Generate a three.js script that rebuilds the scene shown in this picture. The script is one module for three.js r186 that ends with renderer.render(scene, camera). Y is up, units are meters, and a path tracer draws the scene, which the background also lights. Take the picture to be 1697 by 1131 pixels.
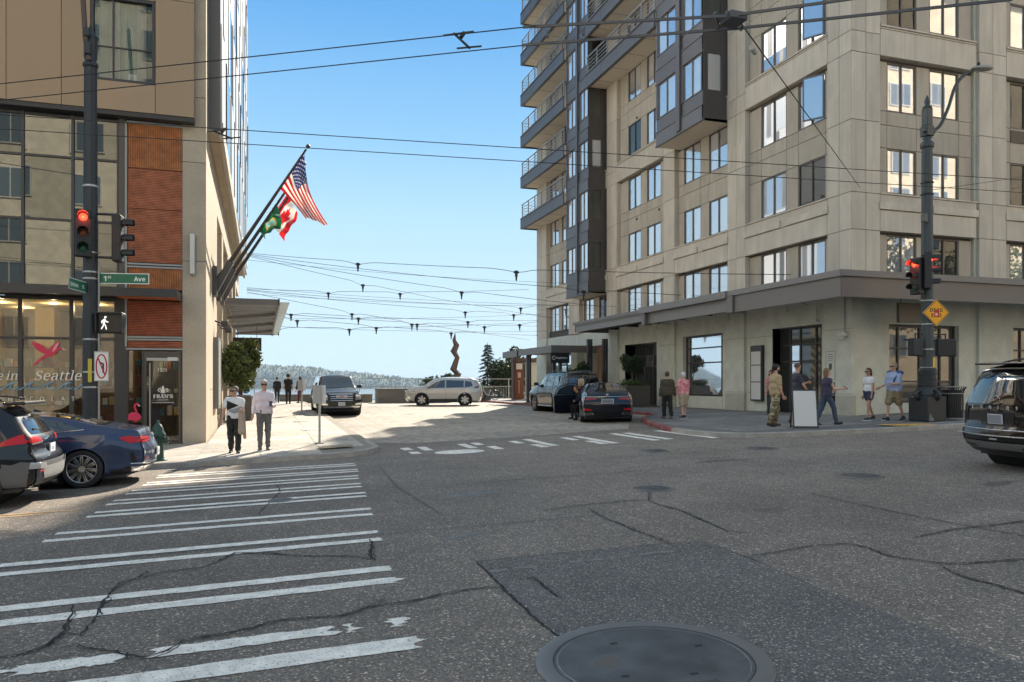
import * as THREE from 'three';
import { mergeGeometries, mergeVertices, toCreasedNormals } from 'three/addons/utils/BufferGeometryUtils.js';
import { RoundedBoxGeometry } from 'three/addons/geometries/RoundedBoxGeometry.js';
import { MeshBVH, acceleratedRaycast } from 'three-mesh-bvh';
import { TessellateModifier } from 'three/addons/modifiers/TessellateModifier.js';

// ---------------------------------------------------------------- camera, sky, sun, exposure
// x runs along the avenue to the right, w = -z runs down the side street away from the camera, y is up.
const E = 1.75;                                   // eye height
const scene = new THREE.Scene();
const camera = new THREE.PerspectiveCamera(2 * Math.atan(635 / 1268) * 180 / Math.PI, 1697 / 1270, 0.1, 30000);
camera.setViewOffset(1697, 1270, 0, 0, 1697, 1131);   // a rising lens: level camera, horizon low in the frame
camera.position.set(0, E, 0);
camera.lookAt(0.3113, E, -0.9503);
const EXPOSURE = 2.15;
const renderer = new THREE.WebGLRenderer({ antialias: true });
renderer.toneMapping = THREE.LinearToneMapping;
renderer.toneMappingExposure = EXPOSURE;
renderer.shadowMap.enabled = true;
const SKY_GAIN = 1.27;
{
  const W = 512, H = 256, d = new Float32Array(W * H * 4);
  const stops = [[0, .60, .76, .86], [6, .54, .73, .86], [12, .42, .66, .85], [18, .26, .52, .80], [26, .125, .365, .72], [40, .225, .42, .68], [60, .32, .45, .60], [90, .36, .46, .56]];
  for (let j = 0; j < H; j++) {
    const el = ((j + .5) / H - .5) * 180;
    let c = [.5, .58, .62];
    if (el >= 0) for (let k = 0; k + 1 < stops.length; k++) if (el <= stops[k + 1][0]) {
      const t = (el - stops[k][0]) / (stops[k + 1][0] - stops[k][0]);
      c = [1, 2, 3].map(i => stops[k][i] + (stops[k + 1][i] - stops[k][i]) * t); break;
    }
    for (let i = 0; i < W; i++) { const o = (j * W + i) * 4; d[o] = c[0] * SKY_GAIN / EXPOSURE; d[o + 1] = c[1] * SKY_GAIN / EXPOSURE; d[o + 2] = c[2] * SKY_GAIN / EXPOSURE; d[o + 3] = 1; }
  }
  const t = new THREE.DataTexture(d, W, H, THREE.RGBAFormat, THREE.FloatType);
  t.mapping = THREE.EquirectangularReflectionMapping; t.magFilter = THREE.LinearFilter; t.minFilter = THREE.LinearFilter; t.needsUpdate = true;
  scene.background = t; scene.environment = t;
}
const SUN_EL = 28 * Math.PI / 180;
const sunDir = new THREE.Vector3(.425 * Math.cos(SUN_EL), Math.sin(SUN_EL), -.905 * Math.cos(SUN_EL)).normalize();
const sun = new THREE.DirectionalLight(new THREE.Color().setRGB(1, .90, .75), 5);
sun.position.copy(sunDir).multiplyScalar(150); sun.target.position.set(6, 0, -25);
sun.castShadow = true; sun.shadow.mapSize.set(4096, 4096);
Object.assign(sun.shadow.camera, { left: -70, right: 70, top: 70, bottom: -70, near: 1, far: 400 });
scene.add(sun, sun.target);

// ---------------------------------------------------------------- helpers
function rng(seed) { let a = seed >>> 0; return () => { a = (a + 0x6D2B79F5) | 0; let t = Math.imul(a ^ (a >>> 15), 1 | a); t = (t + Math.imul(t ^ (t >>> 7), 61 | t)) ^ t; return ((t ^ (t >>> 14)) >>> 0) / 4294967296; }; }
const R = rng(7), rr = (a, b, r = R) => a + (b - a) * r();
const V3 = (x, y, z) => new THREE.Vector3(x, y, z);
const clamp = (x, a = 0, b = 1) => Math.min(b, Math.max(a, x));
const smooth = (a, b, x) => { const t = clamp((x - a) / (b - a)); return t * t * (3 - 2 * t); };
const lerp = (a, b, t) => a + (b - a) * t;
// street surface: the avenue falls to the left, the square at the end of the side street is level
function G(x, w) { const t = clamp((w - 20) / 28); return E - 1.42 + (clamp(x, -60, 70) - 14) * .03 * (1 - t); }
const used = {};
function numbered(n) { const k = used[n] = (used[n] ?? -1) + 1; return k ? `${n}_${String(k).padStart(3, '0')}` : n; }
function shade(o) { o.traverse(m => { if (m.isMesh) { m.castShadow = true; m.receiveShadow = true; } }); return o; }
function tag(o, label, category, group, kind) { if (label) o.userData.label = label; if (category) o.userData.category = category; if (group) o.userData.group = group; if (kind) o.userData.kind = kind; return o; }
function M(name, geo, mat, parent = scene) {
  if (Array.isArray(geo)) geo = join(geo);
  const m = new THREE.Mesh(geo, mat); m.castShadow = m.receiveShadow = true;
  m.name = parent === scene ? numbered(name) : name; parent.add(m); return m;
}
function join(list) {
  list = list.filter(Boolean).map(g => g.index ? g.toNonIndexed() : g);
  const keep = ['position', 'normal', 'uv'].concat(list.every(g => g.attributes.color) ? ['color'] : []);
  for (const g of list) { for (const k of Object.keys(g.attributes)) if (!keep.includes(k)) g.deleteAttribute(k); if (!g.attributes.uv) g.setAttribute('uv', new THREE.BufferAttribute(new Float32Array(g.attributes.position.count * 2), 2)); if (!g.attributes.normal) g.computeVertexNormals(); }
  return list.length === 1 ? list[0] : mergeGeometries(list);
}
function thing(name, label, category, pos = [0, 0, 0], turn = 0, group) {
  const g = new THREE.Group(); g.name = numbered(name); g.position.set(...pos); g.rotation.y = turn; scene.add(g); return tag(g, label, category, group);
}
function metric(g, s = 1) {                         // uv in metres from the dominant axis of the normal
  if (g.index) g = g.toNonIndexed();
  const p = g.attributes.position, n = g.attributes.normal, uv = new Float32Array(p.count * 2);
  for (let i = 0; i < p.count; i++) {
    const ax = Math.abs(n.getX(i)), ay = Math.abs(n.getY(i)), az = Math.abs(n.getZ(i));
    let u, v; if (ay > ax && ay > az) { u = p.getX(i); v = -p.getZ(i); } else if (ax > az) { u = p.getZ(i); v = p.getY(i); } else { u = p.getX(i); v = p.getY(i); }
    uv[2 * i] = u * s; uv[2 * i + 1] = v * s;
  }
  g.setAttribute('uv', new THREE.BufferAttribute(uv, 2)); return g;
}
function bx(x0, x1, y0, y1, z0, z1) { return metric(new THREE.BoxGeometry(Math.abs(x1 - x0), Math.abs(y1 - y0), Math.abs(z1 - z0)).translate((x0 + x1) / 2, (y0 + y1) / 2, (z0 + z1) / 2)); }
function rbx(x0, x1, y0, y1, z0, z1, r = .02, seg = 2) { return new RoundedBoxGeometry(Math.abs(x1 - x0), Math.abs(y1 - y0), Math.abs(z1 - z0), seg, Math.min(r, Math.abs(x1 - x0) * .49, Math.abs(y1 - y0) * .49, Math.abs(z1 - z0) * .49)).translate((x0 + x1) / 2, (y0 + y1) / 2, (z0 + z1) / 2); }
function bar(a, b, r, r2 = r, n = 10) {              // tapered round bar from a to b
  const A = V3(...a), B = V3(...b), d = B.clone().sub(A), L = d.length();
  return new THREE.CylinderGeometry(r2, r, L, n).translate(0, L / 2, 0).applyQuaternion(new THREE.Quaternion().setFromUnitVectors(V3(0, 1, 0), d.normalize())).translate(A.x, A.y, A.z);
}
function beam(a, b, w, h) {                          // rectangular bar from a to b
  const A = V3(...a), B = V3(...b), L = A.distanceTo(B), m = new THREE.Matrix4().lookAt(A, B, Math.abs(B.y - A.y) > .99 * L ? V3(1, 0, 0) : V3(0, 1, 0));
  return new THREE.BoxGeometry(w, h, L).translate(0, 0, -L / 2).applyMatrix4(m).translate(A.x, A.y, A.z);
}
function tube(pts, r, n = 6, seg = 0, closed = false) { return new THREE.TubeGeometry(new THREE.CatmullRomCurve3(pts.map(p => V3(...p)), closed), seg || pts.length * 6, r, n, closed); }
function lathe(pts, n = 24) { return new THREE.LatheGeometry(pts.map(p => new THREE.Vector2(...p)), n); }
function extr(pts, depth, bevel = 0) {
  const s = pts.isShape ? pts : new THREE.Shape(pts.map(p => new THREE.Vector2(...p)));
  return new THREE.ExtrudeGeometry(s, bevel ? { depth, bevelEnabled: true, bevelSize: bevel, bevelThickness: bevel, bevelSegments: 2 } : { depth, bevelEnabled: false });
}
const flatGeo = (pos, idx) => { const g = new THREE.BufferGeometry(); g.setAttribute('position', new THREE.Float32BufferAttribute(pos, 3)); if (idx) g.setIndex(idx); g.computeVertexNormals(); return g; };

// ---- noise and textures
function tileNoise(seed, n) { const r = rng(seed), g = new Float32Array(n * n).map(() => r()); return (u, v) => { u = (u - Math.floor(u)) * n; v = (v - Math.floor(v)) * n; const i = Math.floor(u), j = Math.floor(v), a = u - i, b = v - j, s = a * a * (3 - 2 * a), t = b * b * (3 - 2 * b), I = (i + 1) % n, J = (j + 1) % n; return lerp(lerp(g[j % n * n + i % n], g[j % n * n + I], s), lerp(g[J * n + i % n], g[J * n + I], s), t); }; }
function fbm(seed, n, oct) { const L = []; for (let k = 0; k < oct; k++) L.push(tileNoise(seed + k * 13, n << k)); return (u, v) => { let s = 0, a = .5, t = 0; for (const f of L) { s += f(u, v) * a; t += a; a *= .5; } return s / t; }; }
function tex(size, fn, srgb = true, hgt = size) {
  const d = new Uint8Array(size * hgt * 4);
  for (let j = 0; j < hgt; j++) for (let i = 0; i < size; i++) { const c = fn((i + .5) / size, (j + .5) / hgt, i, j), o = (j * size + i) * 4; d[o] = clamp(c[0]) * 255; d[o + 1] = clamp(c[1]) * 255; d[o + 2] = clamp(c[2]) * 255; d[o + 3] = c[3] === undefined ? 255 : clamp(c[3]) * 255; }
  const t = new THREE.DataTexture(d, size, hgt, THREE.RGBAFormat); t.wrapS = t.wrapT = THREE.RepeatWrapping; t.magFilter = THREE.LinearFilter; t.minFilter = THREE.LinearMipmapLinearFilter; t.generateMipmaps = true; if (srgb) t.colorSpace = THREE.SRGBColorSpace; t.needsUpdate = true; return t;
}
const rep = (t, x, y = x) => { t = t.clone(); t.repeat.set(x, y); t.needsUpdate = true; return t; };
function canvasTex(w, h, draw) { const c = document.createElement('canvas'); c.width = w; c.height = h; const x = c.getContext('2d'); draw(x, w, h); const t = new THREE.CanvasTexture(c); t.colorSpace = THREE.SRGBColorSpace; t.magFilter = THREE.LinearFilter; return t; }
function lin(r, g, b) { return new THREE.Color().setRGB(r, g, b); }
function mat(color, rough = .7, metal = 0, extra = {}) { return new THREE.MeshStandardMaterial({ color: Array.isArray(color) ? lin(...color) : new THREE.Color(color), roughness: rough, metalness: metal, ...extra }); }
function phys(color, rough, metal, extra = {}) { return new THREE.MeshPhysicalMaterial({ color: Array.isArray(color) ? lin(...color) : new THREE.Color(color), roughness: rough, metalness: metal, ...extra }); }

// flat print on a thin sheet; faces +z of its parent
function printed(name, w, h, px, draw, parent, pos, opt = {}) {
  const t = canvasTex(px, Math.round(px * h / w), draw);
  const m = mat(0xffffff, opt.rough ?? .5, 0, { map: t, transparent: !!opt.clear, alphaTest: opt.clear ? .35 : 0, side: THREE.DoubleSide });
  const o = M(name, new THREE.PlaneGeometry(w, h), m, parent); o.position.set(...pos); if (opt.turn) o.rotation.y = opt.turn; if (opt.roll) o.rotation.z = opt.roll; return o;
}

// ---- materials
const nA = fbm(3, 8, 5), nB = fbm(31, 16, 4), nC = fbm(77, 4, 6);
function speckle(seed, size, tone, tint, sharp) {     // asphalt: dark binder with pale stones of several sizes
  const r = rng(seed), a = new Float32Array(size * size).fill(0);
  const drop = (n, r0, r1, v0, v1) => { for (let k = 0; k < n; k++) { const x = r() * size, y = r() * size, q = r0 + (r1 - r0) * r(), e = .6 + r() * .7, v = v0 + (v1 - v0) * r(); for (let j = -Math.ceil(q); j <= q; j++) for (let i = -Math.ceil(q); i <= q; i++) if (i * i * e + j * j / e < q * q) { const I = (Math.floor(x) + i + size) % size, J = (Math.floor(y) + j + size) % size; a[J * size + I] = v; } } };
  drop(size * size / 40, 1.6, 3.4, -.3, .3); drop(size * size / 110, 1.6, 3.0, .15, .7); drop(size * size / 420, 2.0, 3.8, .55, 1.3);
  const f = fbm(seed + 5, 128, 2), g = fbm(seed + 9, 6, 4);
  return [tex(size, (u, v, i, j) => { const s = a[j * size + i] * sharp, n = tone + s * .26 + (f(u, v) - .5) * .12 + (g(u, v) - .5) * .07; const w = s > .3 ? 1 : .2; return [n * lerp(1, tint[0], w), n * lerp(1, tint[1], w), n * lerp(1, tint[2], w)]; }),
    tex(size, (u, v, i, j) => { const n = clamp(.35 + a[j * size + i] * .55 + (f(u, v) - .5) * .3); return [n, n, n]; }, false)];
}
const [aspC, aspB] = speckle(11, 1024, .40, [1.02, 1, .96], 1.15);
const [ptC, ptB] = speckle(23, 1024, .36, [1.06, .98, .89], 1.2);
const MAT = {};
MAT.asphalt = mat(0xffffff, .86, 0, { map: rep(aspC, 1 / 2.6), bumpMap: rep(aspB, 1 / 2.6), bumpScale: .006, vertexColors: true });
MAT.patch = mat(0xffffff, .9, 0, { map: rep(ptC, 1 / 2.2), bumpMap: rep(ptB, 1 / 2.2), bumpScale: .007 });
MAT.tar = mat([.016, .016, .017], .85);
const conc = (tone, tint, seed, k = 1) => { const a = fbm(seed, 6, 6), b = fbm(seed + 40, 96, 2); return tex(512, (u, v) => { const n = tone * (1 + (a(u, v) - .5) * .22 * k + (b(u, v) - .5) * .14 * k); return [n * tint[0], n * tint[1], n * tint[2]]; }); };
const fineB = tex(512, (u, v) => { const n = .5 + (nB(u * 4, v * 4) - .5) * .7 + (nA(u, v) - .5) * .3; return [n, n, n]; }, false);
MAT.paint = mat(0xffffff, .75, 0, { map: rep((() => { const a = fbm(91, 24, 4), b = fbm(95, 200, 1); return tex(1024, (u, v) => { const q = a(u, v), s = b(u, v); const n = .93 + (q - .5) * .22 - (s > .82 ? .28 : 0); return [n, n * .97, n * .92]; }); })(), .5), bumpMap: rep(aspB, 1 / 2.6), bumpScale: .003 });
const slabs = [.66, .70, .63].map((t, i) => mat(0xffffff, .85, 0, { map: rep(conc(t, [1, .955, .89], 120 + i * 7, 1.2), .6), bumpMap: rep(fineB, 1.5), bumpScale: .003 }));
const slabsGrey = [.50, .53, .47].map((t, i) => mat(0xffffff, .88, 0, { map: rep(conc(t, [1, .985, .96], 150 + i * 7, 1.3), .6), bumpMap: rep(fineB, 1.5), bumpScale: .003 }));
const streaky = (tone, tint, seed) => { const a = fbm(seed, 5, 5), b = tileNoise(seed + 3, 96), c = tileNoise(seed + 7, 24); return tex(512, (u, v) => { const n = tone * (1 + (a(u, v) - .5) * .10 + (b(u, v * .04) - .5) * .05 + (c(u, v * .15) - .5) * .06); return [n * tint[0], n * tint[1], n * tint[2]]; }); };
MAT.joint = mat([.11, .10, .09], .95);
MAT.curb = mat(0xffffff, .85, 0, { map: rep(conc(.62, [1, .97, .92], 180, 1.6), .5), bumpMap: rep(fineB, 2), bumpScale: .004 });
MAT.redcurb = mat(0xffffff, .7, 0, { map: rep((() => { const a = fbm(201, 8, 5); return tex(512, (u, v) => { const q = a(u, v); return q > .6 ? [.62, .5, .47] : [.44 + q * .15, .17 + q * .16, .17 + q * .15]; }); })(), 1) });
MAT.pavers = mat(0xffffff, .85, 0, (() => {
  const P = 512, r = rng(5), tone = new Float32Array(64 * 64).map(() => .57 + r() * .2), hue = new Float32Array(64 * 64).map(() => r());
  const f = (u, v) => { const row = Math.floor(v * 20), off = row % 2 ? .5 : 0, cx = u * 10 + off, i = Math.floor(cx) % 10, fx = cx - Math.floor(cx), fy = v * 20 - row; const gap = fx < .04 || fy < .09; return [gap, tone[row * 64 + i], hue[row * 64 + i]]; };
  return { map: rep(tex(P * 2, (u, v) => { const [g, t, h] = f(u, v), n = g ? .38 : t + (nB(u, v) - .5) * .12; return [n, n * lerp(.93, .97, h), n * lerp(.84, .92, h)]; }), .5), bumpMap: rep(tex(P, (u, v) => { const q = f(u, v)[0] ? 0 : .8; return [q, q, q]; }, false), .5), bumpScale: .006, vertexColors: true };
})());
const conT = conc(.70, [1, .96, .885], 210, .7);
MAT.stone = mat(0xffffff, .8, 0, { map: rep(conT, .35), bumpMap: rep(fineB, 1), bumpScale: .002 });
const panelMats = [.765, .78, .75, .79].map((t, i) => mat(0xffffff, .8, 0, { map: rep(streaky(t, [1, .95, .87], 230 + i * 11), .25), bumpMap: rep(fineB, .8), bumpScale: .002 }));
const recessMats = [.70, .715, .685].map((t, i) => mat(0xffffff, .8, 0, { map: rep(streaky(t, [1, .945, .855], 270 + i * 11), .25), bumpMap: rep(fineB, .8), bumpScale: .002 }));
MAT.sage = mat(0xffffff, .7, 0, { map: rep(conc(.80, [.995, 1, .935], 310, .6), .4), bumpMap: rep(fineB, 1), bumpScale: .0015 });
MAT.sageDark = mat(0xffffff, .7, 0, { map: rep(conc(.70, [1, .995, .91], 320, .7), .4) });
MAT.metalDark = mat([.060, .056, .056], .45, .35);
MAT.metalGrey = mat([.13, .125, .13], .5, .3);
MAT.bronze = mat([.10, .085, .072], .45, .4);
MAT.brownPanel = mat([.29, .205, .125], .48, .25);
MAT.black = mat([.015, .015, .016], .5);
MAT.rubber = mat([.02, .02, .021], .8);
MAT.chrome = mat([.8, .8, .8], .12, 1);
MAT.steel = mat([.45, .45, .44], .38, .8);
MAT.galv = mat([.36, .36, .34], .55, .5);
MAT.white = mat([.78, .78, .76], .55);
MAT.offwhite = mat([.66, .64, .60], .6);
MAT.pole = mat([.028, .032, .036], .42, .2);
MAT.mirror = phys([.74, .77, .80], .03, .92);
MAT.glassTint = phys([.05, .055, .055], .03, .0, { ior: 2.1 });
MAT.clear = phys([.86, .9, .88], .0, 0, { transmission: 1, thickness: 0, ior: 1.6 });
MAT.shopGlass = phys([.8, .82, .8], .0, 0, { transmission: 1, thickness: 0, ior: 1.5 });
MAT.dark = mat([.03, .028, .026], .8);
MAT.wood = mat([.30, .13, .045], .45);
MAT.soffit = mat([.60, .53, .43], .8);
// ---------------------------------------------------------------- ground
function struct(o) { o.userData.kind = 'structure'; return o; }
function sheet(pts, off, maxEdge = 2) {               // flat polygon [[x,w]...] laid on the street surface
  let g = new THREE.ShapeGeometry(new THREE.Shape(pts.map(p => new THREE.Vector2(p[0], p[1]))));
  g = new TessellateModifier(maxEdge, 8).modify(g.toNonIndexed());
  const p = g.attributes.position, n = p.count, uv = new Float32Array(n * 2), q = new Float32Array(n * 3);
  for (let i = 0; i < n; i++) { const x = p.getX(i), w = p.getY(i); q.set([x, G(x, w) + off, -w], 3 * i); uv.set([x, w], 2 * i); }
  const o = new THREE.BufferGeometry(); o.setAttribute('position', new THREE.BufferAttribute(q, 3)); o.setAttribute('uv', new THREE.BufferAttribute(uv, 2)); o.computeVertexNormals();
  if (o.attributes.normal.getY(0) < 0) { for (let i = 0; i < n; i += 3) for (const [A, s] of [[q, 3], [uv, 2]]) for (let k = 0; k < s; k++) { const t = A[(i + 1) * s + k]; A[(i + 1) * s + k] = A[(i + 2) * s + k]; A[(i + 2) * s + k] = t; } o.computeVertexNormals(); }
  return o;
}
function strip(pts, half, off, jag = 0, seed = 1) {    // narrow ribbon along [[x,w]...]
  const r = rng(seed), P = []; 
  for (let i = 0; i + 1 < pts.length; i++) { const [a, b] = pts[i], [c, d] = pts[i + 1], n = jag ? Math.max(2, Math.ceil(Math.hypot(c - a, d - b) / .06)) : Math.max(1, Math.ceil(Math.hypot(c - a, d - b) / .8)); for (let k = 0; k < n; k++) P.push([lerp(a, c, k / n) + (r() - .5) * jag, lerp(b, d, k / n) + (r() - .5) * jag]); }
  P.push(pts[pts.length - 1]);
  const pos = [], idx = [], uv = [];
  P.forEach((p, i) => { const a = P[Math.max(0, i - 1)], b = P[Math.min(P.length - 1, i + 1)], L = Math.hypot(b[0] - a[0], b[1] - a[1]) || 1, nx = -(b[1] - a[1]) / L, nw = (b[0] - a[0]) / L, h = half * (jag ? .35 + 1.3 * r() * (1 - .75 * Math.abs(2 * i / P.length - 1)) : 1); for (const s of [1, -1]) { const x = p[0] + nx * h * s, w = p[1] + nw * h * s; pos.push(x, G(x, w) + off, -w); uv.push(x, w); } if (i) { const o = i * 2; idx.push(o - 2, o, o - 1, o - 1, o, o + 1); } });
  const g = flatGeo(pos, idx); g.setAttribute('uv', new THREE.Float32BufferAttribute(uv, 2)); if (g.attributes.normal.getY(0) < 0) { g.setIndex(idx.reverse()); g.computeVertexNormals(); } return g;
}
function prism(pts, lo, hi) {                        // raised kerbed block following the street surface: top only at hi plus skirt down to lo
  const top = sheet(pts, hi, 3), pos = [], idx = []; let a = 0; for (let i = 0; i < pts.length; i++) { const p = pts[i], q = pts[(i + 1) % pts.length]; a += p[0] * q[1] - q[0] * p[1]; }
  const ring = a > 0 ? pts : [...pts].reverse();
  ring.forEach((p, i) => { const q = ring[(i + 1) % ring.length], o = pos.length / 3; pos.push(p[0], G(...p) + lo, -p[1], q[0], G(...q) + lo, -q[1], q[0], G(...q) + hi, -q[1], p[0], G(...p) + hi, -p[1]); idx.push(o, o + 1, o + 2, o, o + 2, o + 3); });
  const s = flatGeo(pos, idx); s.setAttribute('uv', new THREE.Float32BufferAttribute(new Float32Array(pos.length / 3 * 2), 2));
  return join([top, metric(s)]);
}
const big = fbm(401, 8, 4);
{
  // the avenue and side street as one sheet
  const xs = [], ws = []; for (let x = -90; x <= 90; x += Math.abs(x - 5) < 16 ? .8 : 4) xs.push(x); for (let w = -45; w <= 63; w += w > 1 && w < 24 ? .5 : 2) ws.push(w);
  const pos = [], uv = [], col = [], idx = [];
  ws.forEach((w, j) => xs.forEach((x, i) => {
    pos.push(x, G(x, w), -w); uv.push(x, w);
    const n = big(x / 37 + .3, w / 29 + .1), m = big(x / 9, w / 7), lane = Math.exp(-2.2 * (((w - 8.6) % 3.4 + 3.4) % 3.4 - 1.7) ** 2) * .10;   // wheel-polished tracks
    const c = .96 + (n - .5) * .55 + (m - .5) * .30 + lane + (w > 9.1 && x < 4 && x > -30 ? -.07 : 0) + (w < 5.2 && x > 6.8 ? .1 : 0); col.push(c * 1.22, c * 1.05, c * .90);
    if (i && j) { const o = j * xs.length + i; idx.push(o, o - 1, o - 1 - xs.length, o, o - 1 - xs.length, o - xs.length); }
  }));
  const g = flatGeo(pos, idx); g.setAttribute('uv', new THREE.Float32BufferAttribute(uv, 2)); g.setAttribute('color', new THREE.Float32BufferAttribute(col, 3)); if (g.attributes.normal.getY(0) < 0) { g.setIndex(idx.reverse()); g.computeVertexNormals(); }
  const road = struct(M('asphalt_road', g, MAT.asphalt));
  M('repair_patch', sheet([[2.05, 7.34], [2.71, 7.33], [4.05, 7.24], [4.49, 7.16], [4.51, 6.37], [4.4, 5.08], [4.39, 3.9], [4.36, 2.2], [2.2, 2.2], [2.0, 4.4], [1.96, 5.3], [1.98, 6.08], [2.0, 6.7]], .004, .6), MAT.patch, road);
  M('repair_patch', sheet([[6.9, 2.0], [6.9, 5.0], [12, 5.1], [12, 2]], .004, 1), MAT.patch, road);
  M('patch_seam', [strip([[2.05, 7.34], [2.71, 7.33], [4.05, 7.24], [4.49, 7.16]], .006, .007, .02, 3), strip([[2.03, 7.34], [1.98, 6.08], [1.96, 5.3], [2.0, 4.7]], .011, .007, .02, 4), strip([[4.5, 7.16], [4.51, 6.37], [4.42, 5.4]], .005, .007, .02, 5)], MAT.tar, road);
  const cracks = [
    [[-2.6, 5.9], [-1.7, 6.07], [-1.56, 6.11], [-1.46, 6.24], [-1.42, 6.45], [-1.46, 7.01], [-1.52, 7.3]], [[-1.46, 6.24], [-1.4, 6.5], [-1.29, 6.4], [-1.26, 6.73], [-1.28, 7.19], [-1.28, 7.72], [-1.26, 7.96], [-1.12, 8.08], [-1.08, 8.34]],
    [[-1.08, 8.06], [-.94, 8.23], [-.58, 8.26], [-.4, 8.55], [-.28, 8.83], [.03, 8.66], [.45, 8.32], [.92, 8.1], [1.06, 7.87], [1.19, 8.76]], [[-1.35, 6.16], [-1.25, 6.17], [-1.18, 6.07], [-.97, 5.91], [-.86, 5.77], [-.76, 5.68], [-.63, 5.76], [-.53, 5.97], [-.28, 6], [-.06, 6.04], [.06, 6.17], [.28, 6.16], [.53, 6.08], [.7, 6.14], [.84, 6.27], [.99, 6.41]],
    [[.57, 6.07], [.82, 6.22], [.95, 6.25], [1.24, 6.27], [1.62, 6.4], [1.95, 6.39], [2.02, 6.32]], [[2.22, 6.52], [2.34, 6.54], [2.33, 6.26], [2.33, 6.05], [2.31, 5.87]], [[4.23, 9.55], [4.13, 8.94], [4.13, 8.36], [4.11, 7.91], [4.15, 7.59], [4.13, 7.25]],
    [[3.6, 9.7], [4.18, 9.85], [4.57, 9.89], [5.04, 9.87], [5.26, 9.8], [5.61, 10.41]], [[5.26, 9.8], [5.19, 9.38], [5.23, 9.12], [5.23, 8.83], [5.1, 8.04], [5.04, 7.51], [5.14, 7.33]], [[4.54, 6.4], [4.97, 6.45], [5.38, 6.51], [5.77, 6.44], [5.8, 6.21], [5.72, 5.85], [5.84, 5.61], [5.95, 5.43], [6.08, 5.37], [6.71, 5.26], [8, 5.2]],
    [[5.84, 5.35], [5.72, 5.05], [5.73, 4.76], [5.7, 4.2]], [[6.57, 6.37], [7.22, 6.51], [7.61, 6.51], [8.18, 6.5], [9.5, 6.6]], [[1.19, 8.89], [1.16, 8.45], [1.07, 8.08], [1.1, 7.82]], [[-.05, 11.2], [.1, 12.2], [.3, 13.4], [.25, 14.4]], [[7.2, 13.9], [8.1, 14.2], [8.9, 13.8], [10.4, 14.1]], [[2.8, 12.6], [4.4, 12.8], [6.2, 12.7], [7.4, 12.9]]];
  cracks.forEach((c, i) => M('crack', strip(c, .011, .010, .028, 60 + i), MAT.tar, road));
  cracks.slice(0, 12).forEach((c, i) => M('crack', strip(c.map(p => [p[0] + .02, p[1] - .04]), .005, .0102, .06, 160 + i), MAT.tar, road));
  [[[-30, 9.15], [-4, 9.12], [1.2, 9.1], [4.2, 9.05]], [[4.6, 12.15], [9, 12.1], [16, 12.0], [30, 12]], [[5.2, 14.9], [8, 15.0], [12, 14.8]], [[2.3, 10.1], [2.2, 13], [2.4, 16.8]], [[9.6, 7.6], [12.4, 7.7], [20, 7.8]], [[7.6, 2.6], [7.7, 4.6], [7.5, 7.4], [7.6, 9.3]]].forEach((c, i) => M('sealed_joint', strip(c, .012, .009, .015, 260 + i), mat([.035, .034, .034], .6), road));
  { const r = rng(515); [[3.1, 11.6, .4], [6.3, 8.4, .25], [8.9, 13.4, .4], [2.2, 8.6, .2], [10.6, 8.7, .3], [-3.2, 11.4, .3]].forEach(([x, w, s]) => { const p = [], ph = r() * 6; for (let k = 0; k < 26; k++) { const a = k / 26 * 6.283, q = s * (.5 + .25 * Math.sin(a * 2 + ph) + .2 * Math.sin(a * 5 + ph * 2) + .35 * r()); p.push([x + q * 1.5 * Math.cos(a), w + q * .8 * Math.sin(a)]); } M('oil_stain', sheet(p, .003, .5), mat(0xffffff, .55, 0, { map: MAT.patch.map, color: lin(.85, .83, .8), bumpMap: MAT.patch.bumpMap, bumpScale: .006 }), road); }); }
  // crosswalk: pairs of bars with worn ends
  const bars = [[5.27, .25], [5.76, .2], [6.98, .2], [7.44, .19], [8.83, .18], [9.28, .18], [10.53, .17], [10.99, .17], [12.22, .17], [12.58, .17], [13.35, .17], [13.75, .17], [14.5, .17], [14.9, .17], [15.62, .17], [15.95, .17], [16.75, .17], [17.1, .17]];
  bars.forEach(([w, th], i) => {
    const r = rng(900 + i), R1 = .62 + .078 * w + (r() - .5) * .05, L = R1 - (i < 4 ? 5 : 3.95), pts = [], n = 46;
    for (let k = 0; k <= n; k++) pts.push([lerp(L, R1, k / n), w - th / 2 + (r() - .5) * .022]);
    for (let k = 1; k < 5; k++) pts.push([R1 + (r() - .5) * (i < 3 ? .18 : .05), w - th / 2 + th * k / 5]);
    for (let k = n; k >= 0; k--) pts.push([lerp(L, R1, k / n), w + th / 2 + (r() - .5) * .022]);
    const at = i === 1 ? [.2, .34] : null;                                   // a gap worn away in the nearest far bar
    if (!at) M('crosswalk_bar', sheet(pts, .006, .9), MAT.paint, road);
    else { const ragged = (x0, x1) => { const a = []; for (let k = 0; k <= 20; k++) a.push([lerp(x0, x1, k / 20), w - th / 2 + (r() - .5) * .03]); for (let k = 1; k < 6; k++) a.push([x1 + (r() - .5) * .14, w - th / 2 + th * k / 6]); for (let k = 20; k >= 0; k--) a.push([lerp(x0, x1, k / 20), w + th / 2 + (r() - .5) * .03]); for (let k = 5; k > 0; k--) a.push([x0 + (r() - .5) * .1, w - th / 2 + th * k / 6]); return sheet(a, .006, .9); }; M('crosswalk_bar', ragged(L, -1.62), MAT.paint, road); M('crosswalk_bar', ragged(-1.55, -.92), MAT.paint, road); M('crosswalk_bar', ragged(-.72, .5), MAT.paint, road); M('crosswalk_bar', ragged(.9, 1.03), MAT.paint, road); M('crosswalk_bar', ragged(.58, .66), MAT.paint, road); }
  });
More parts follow.
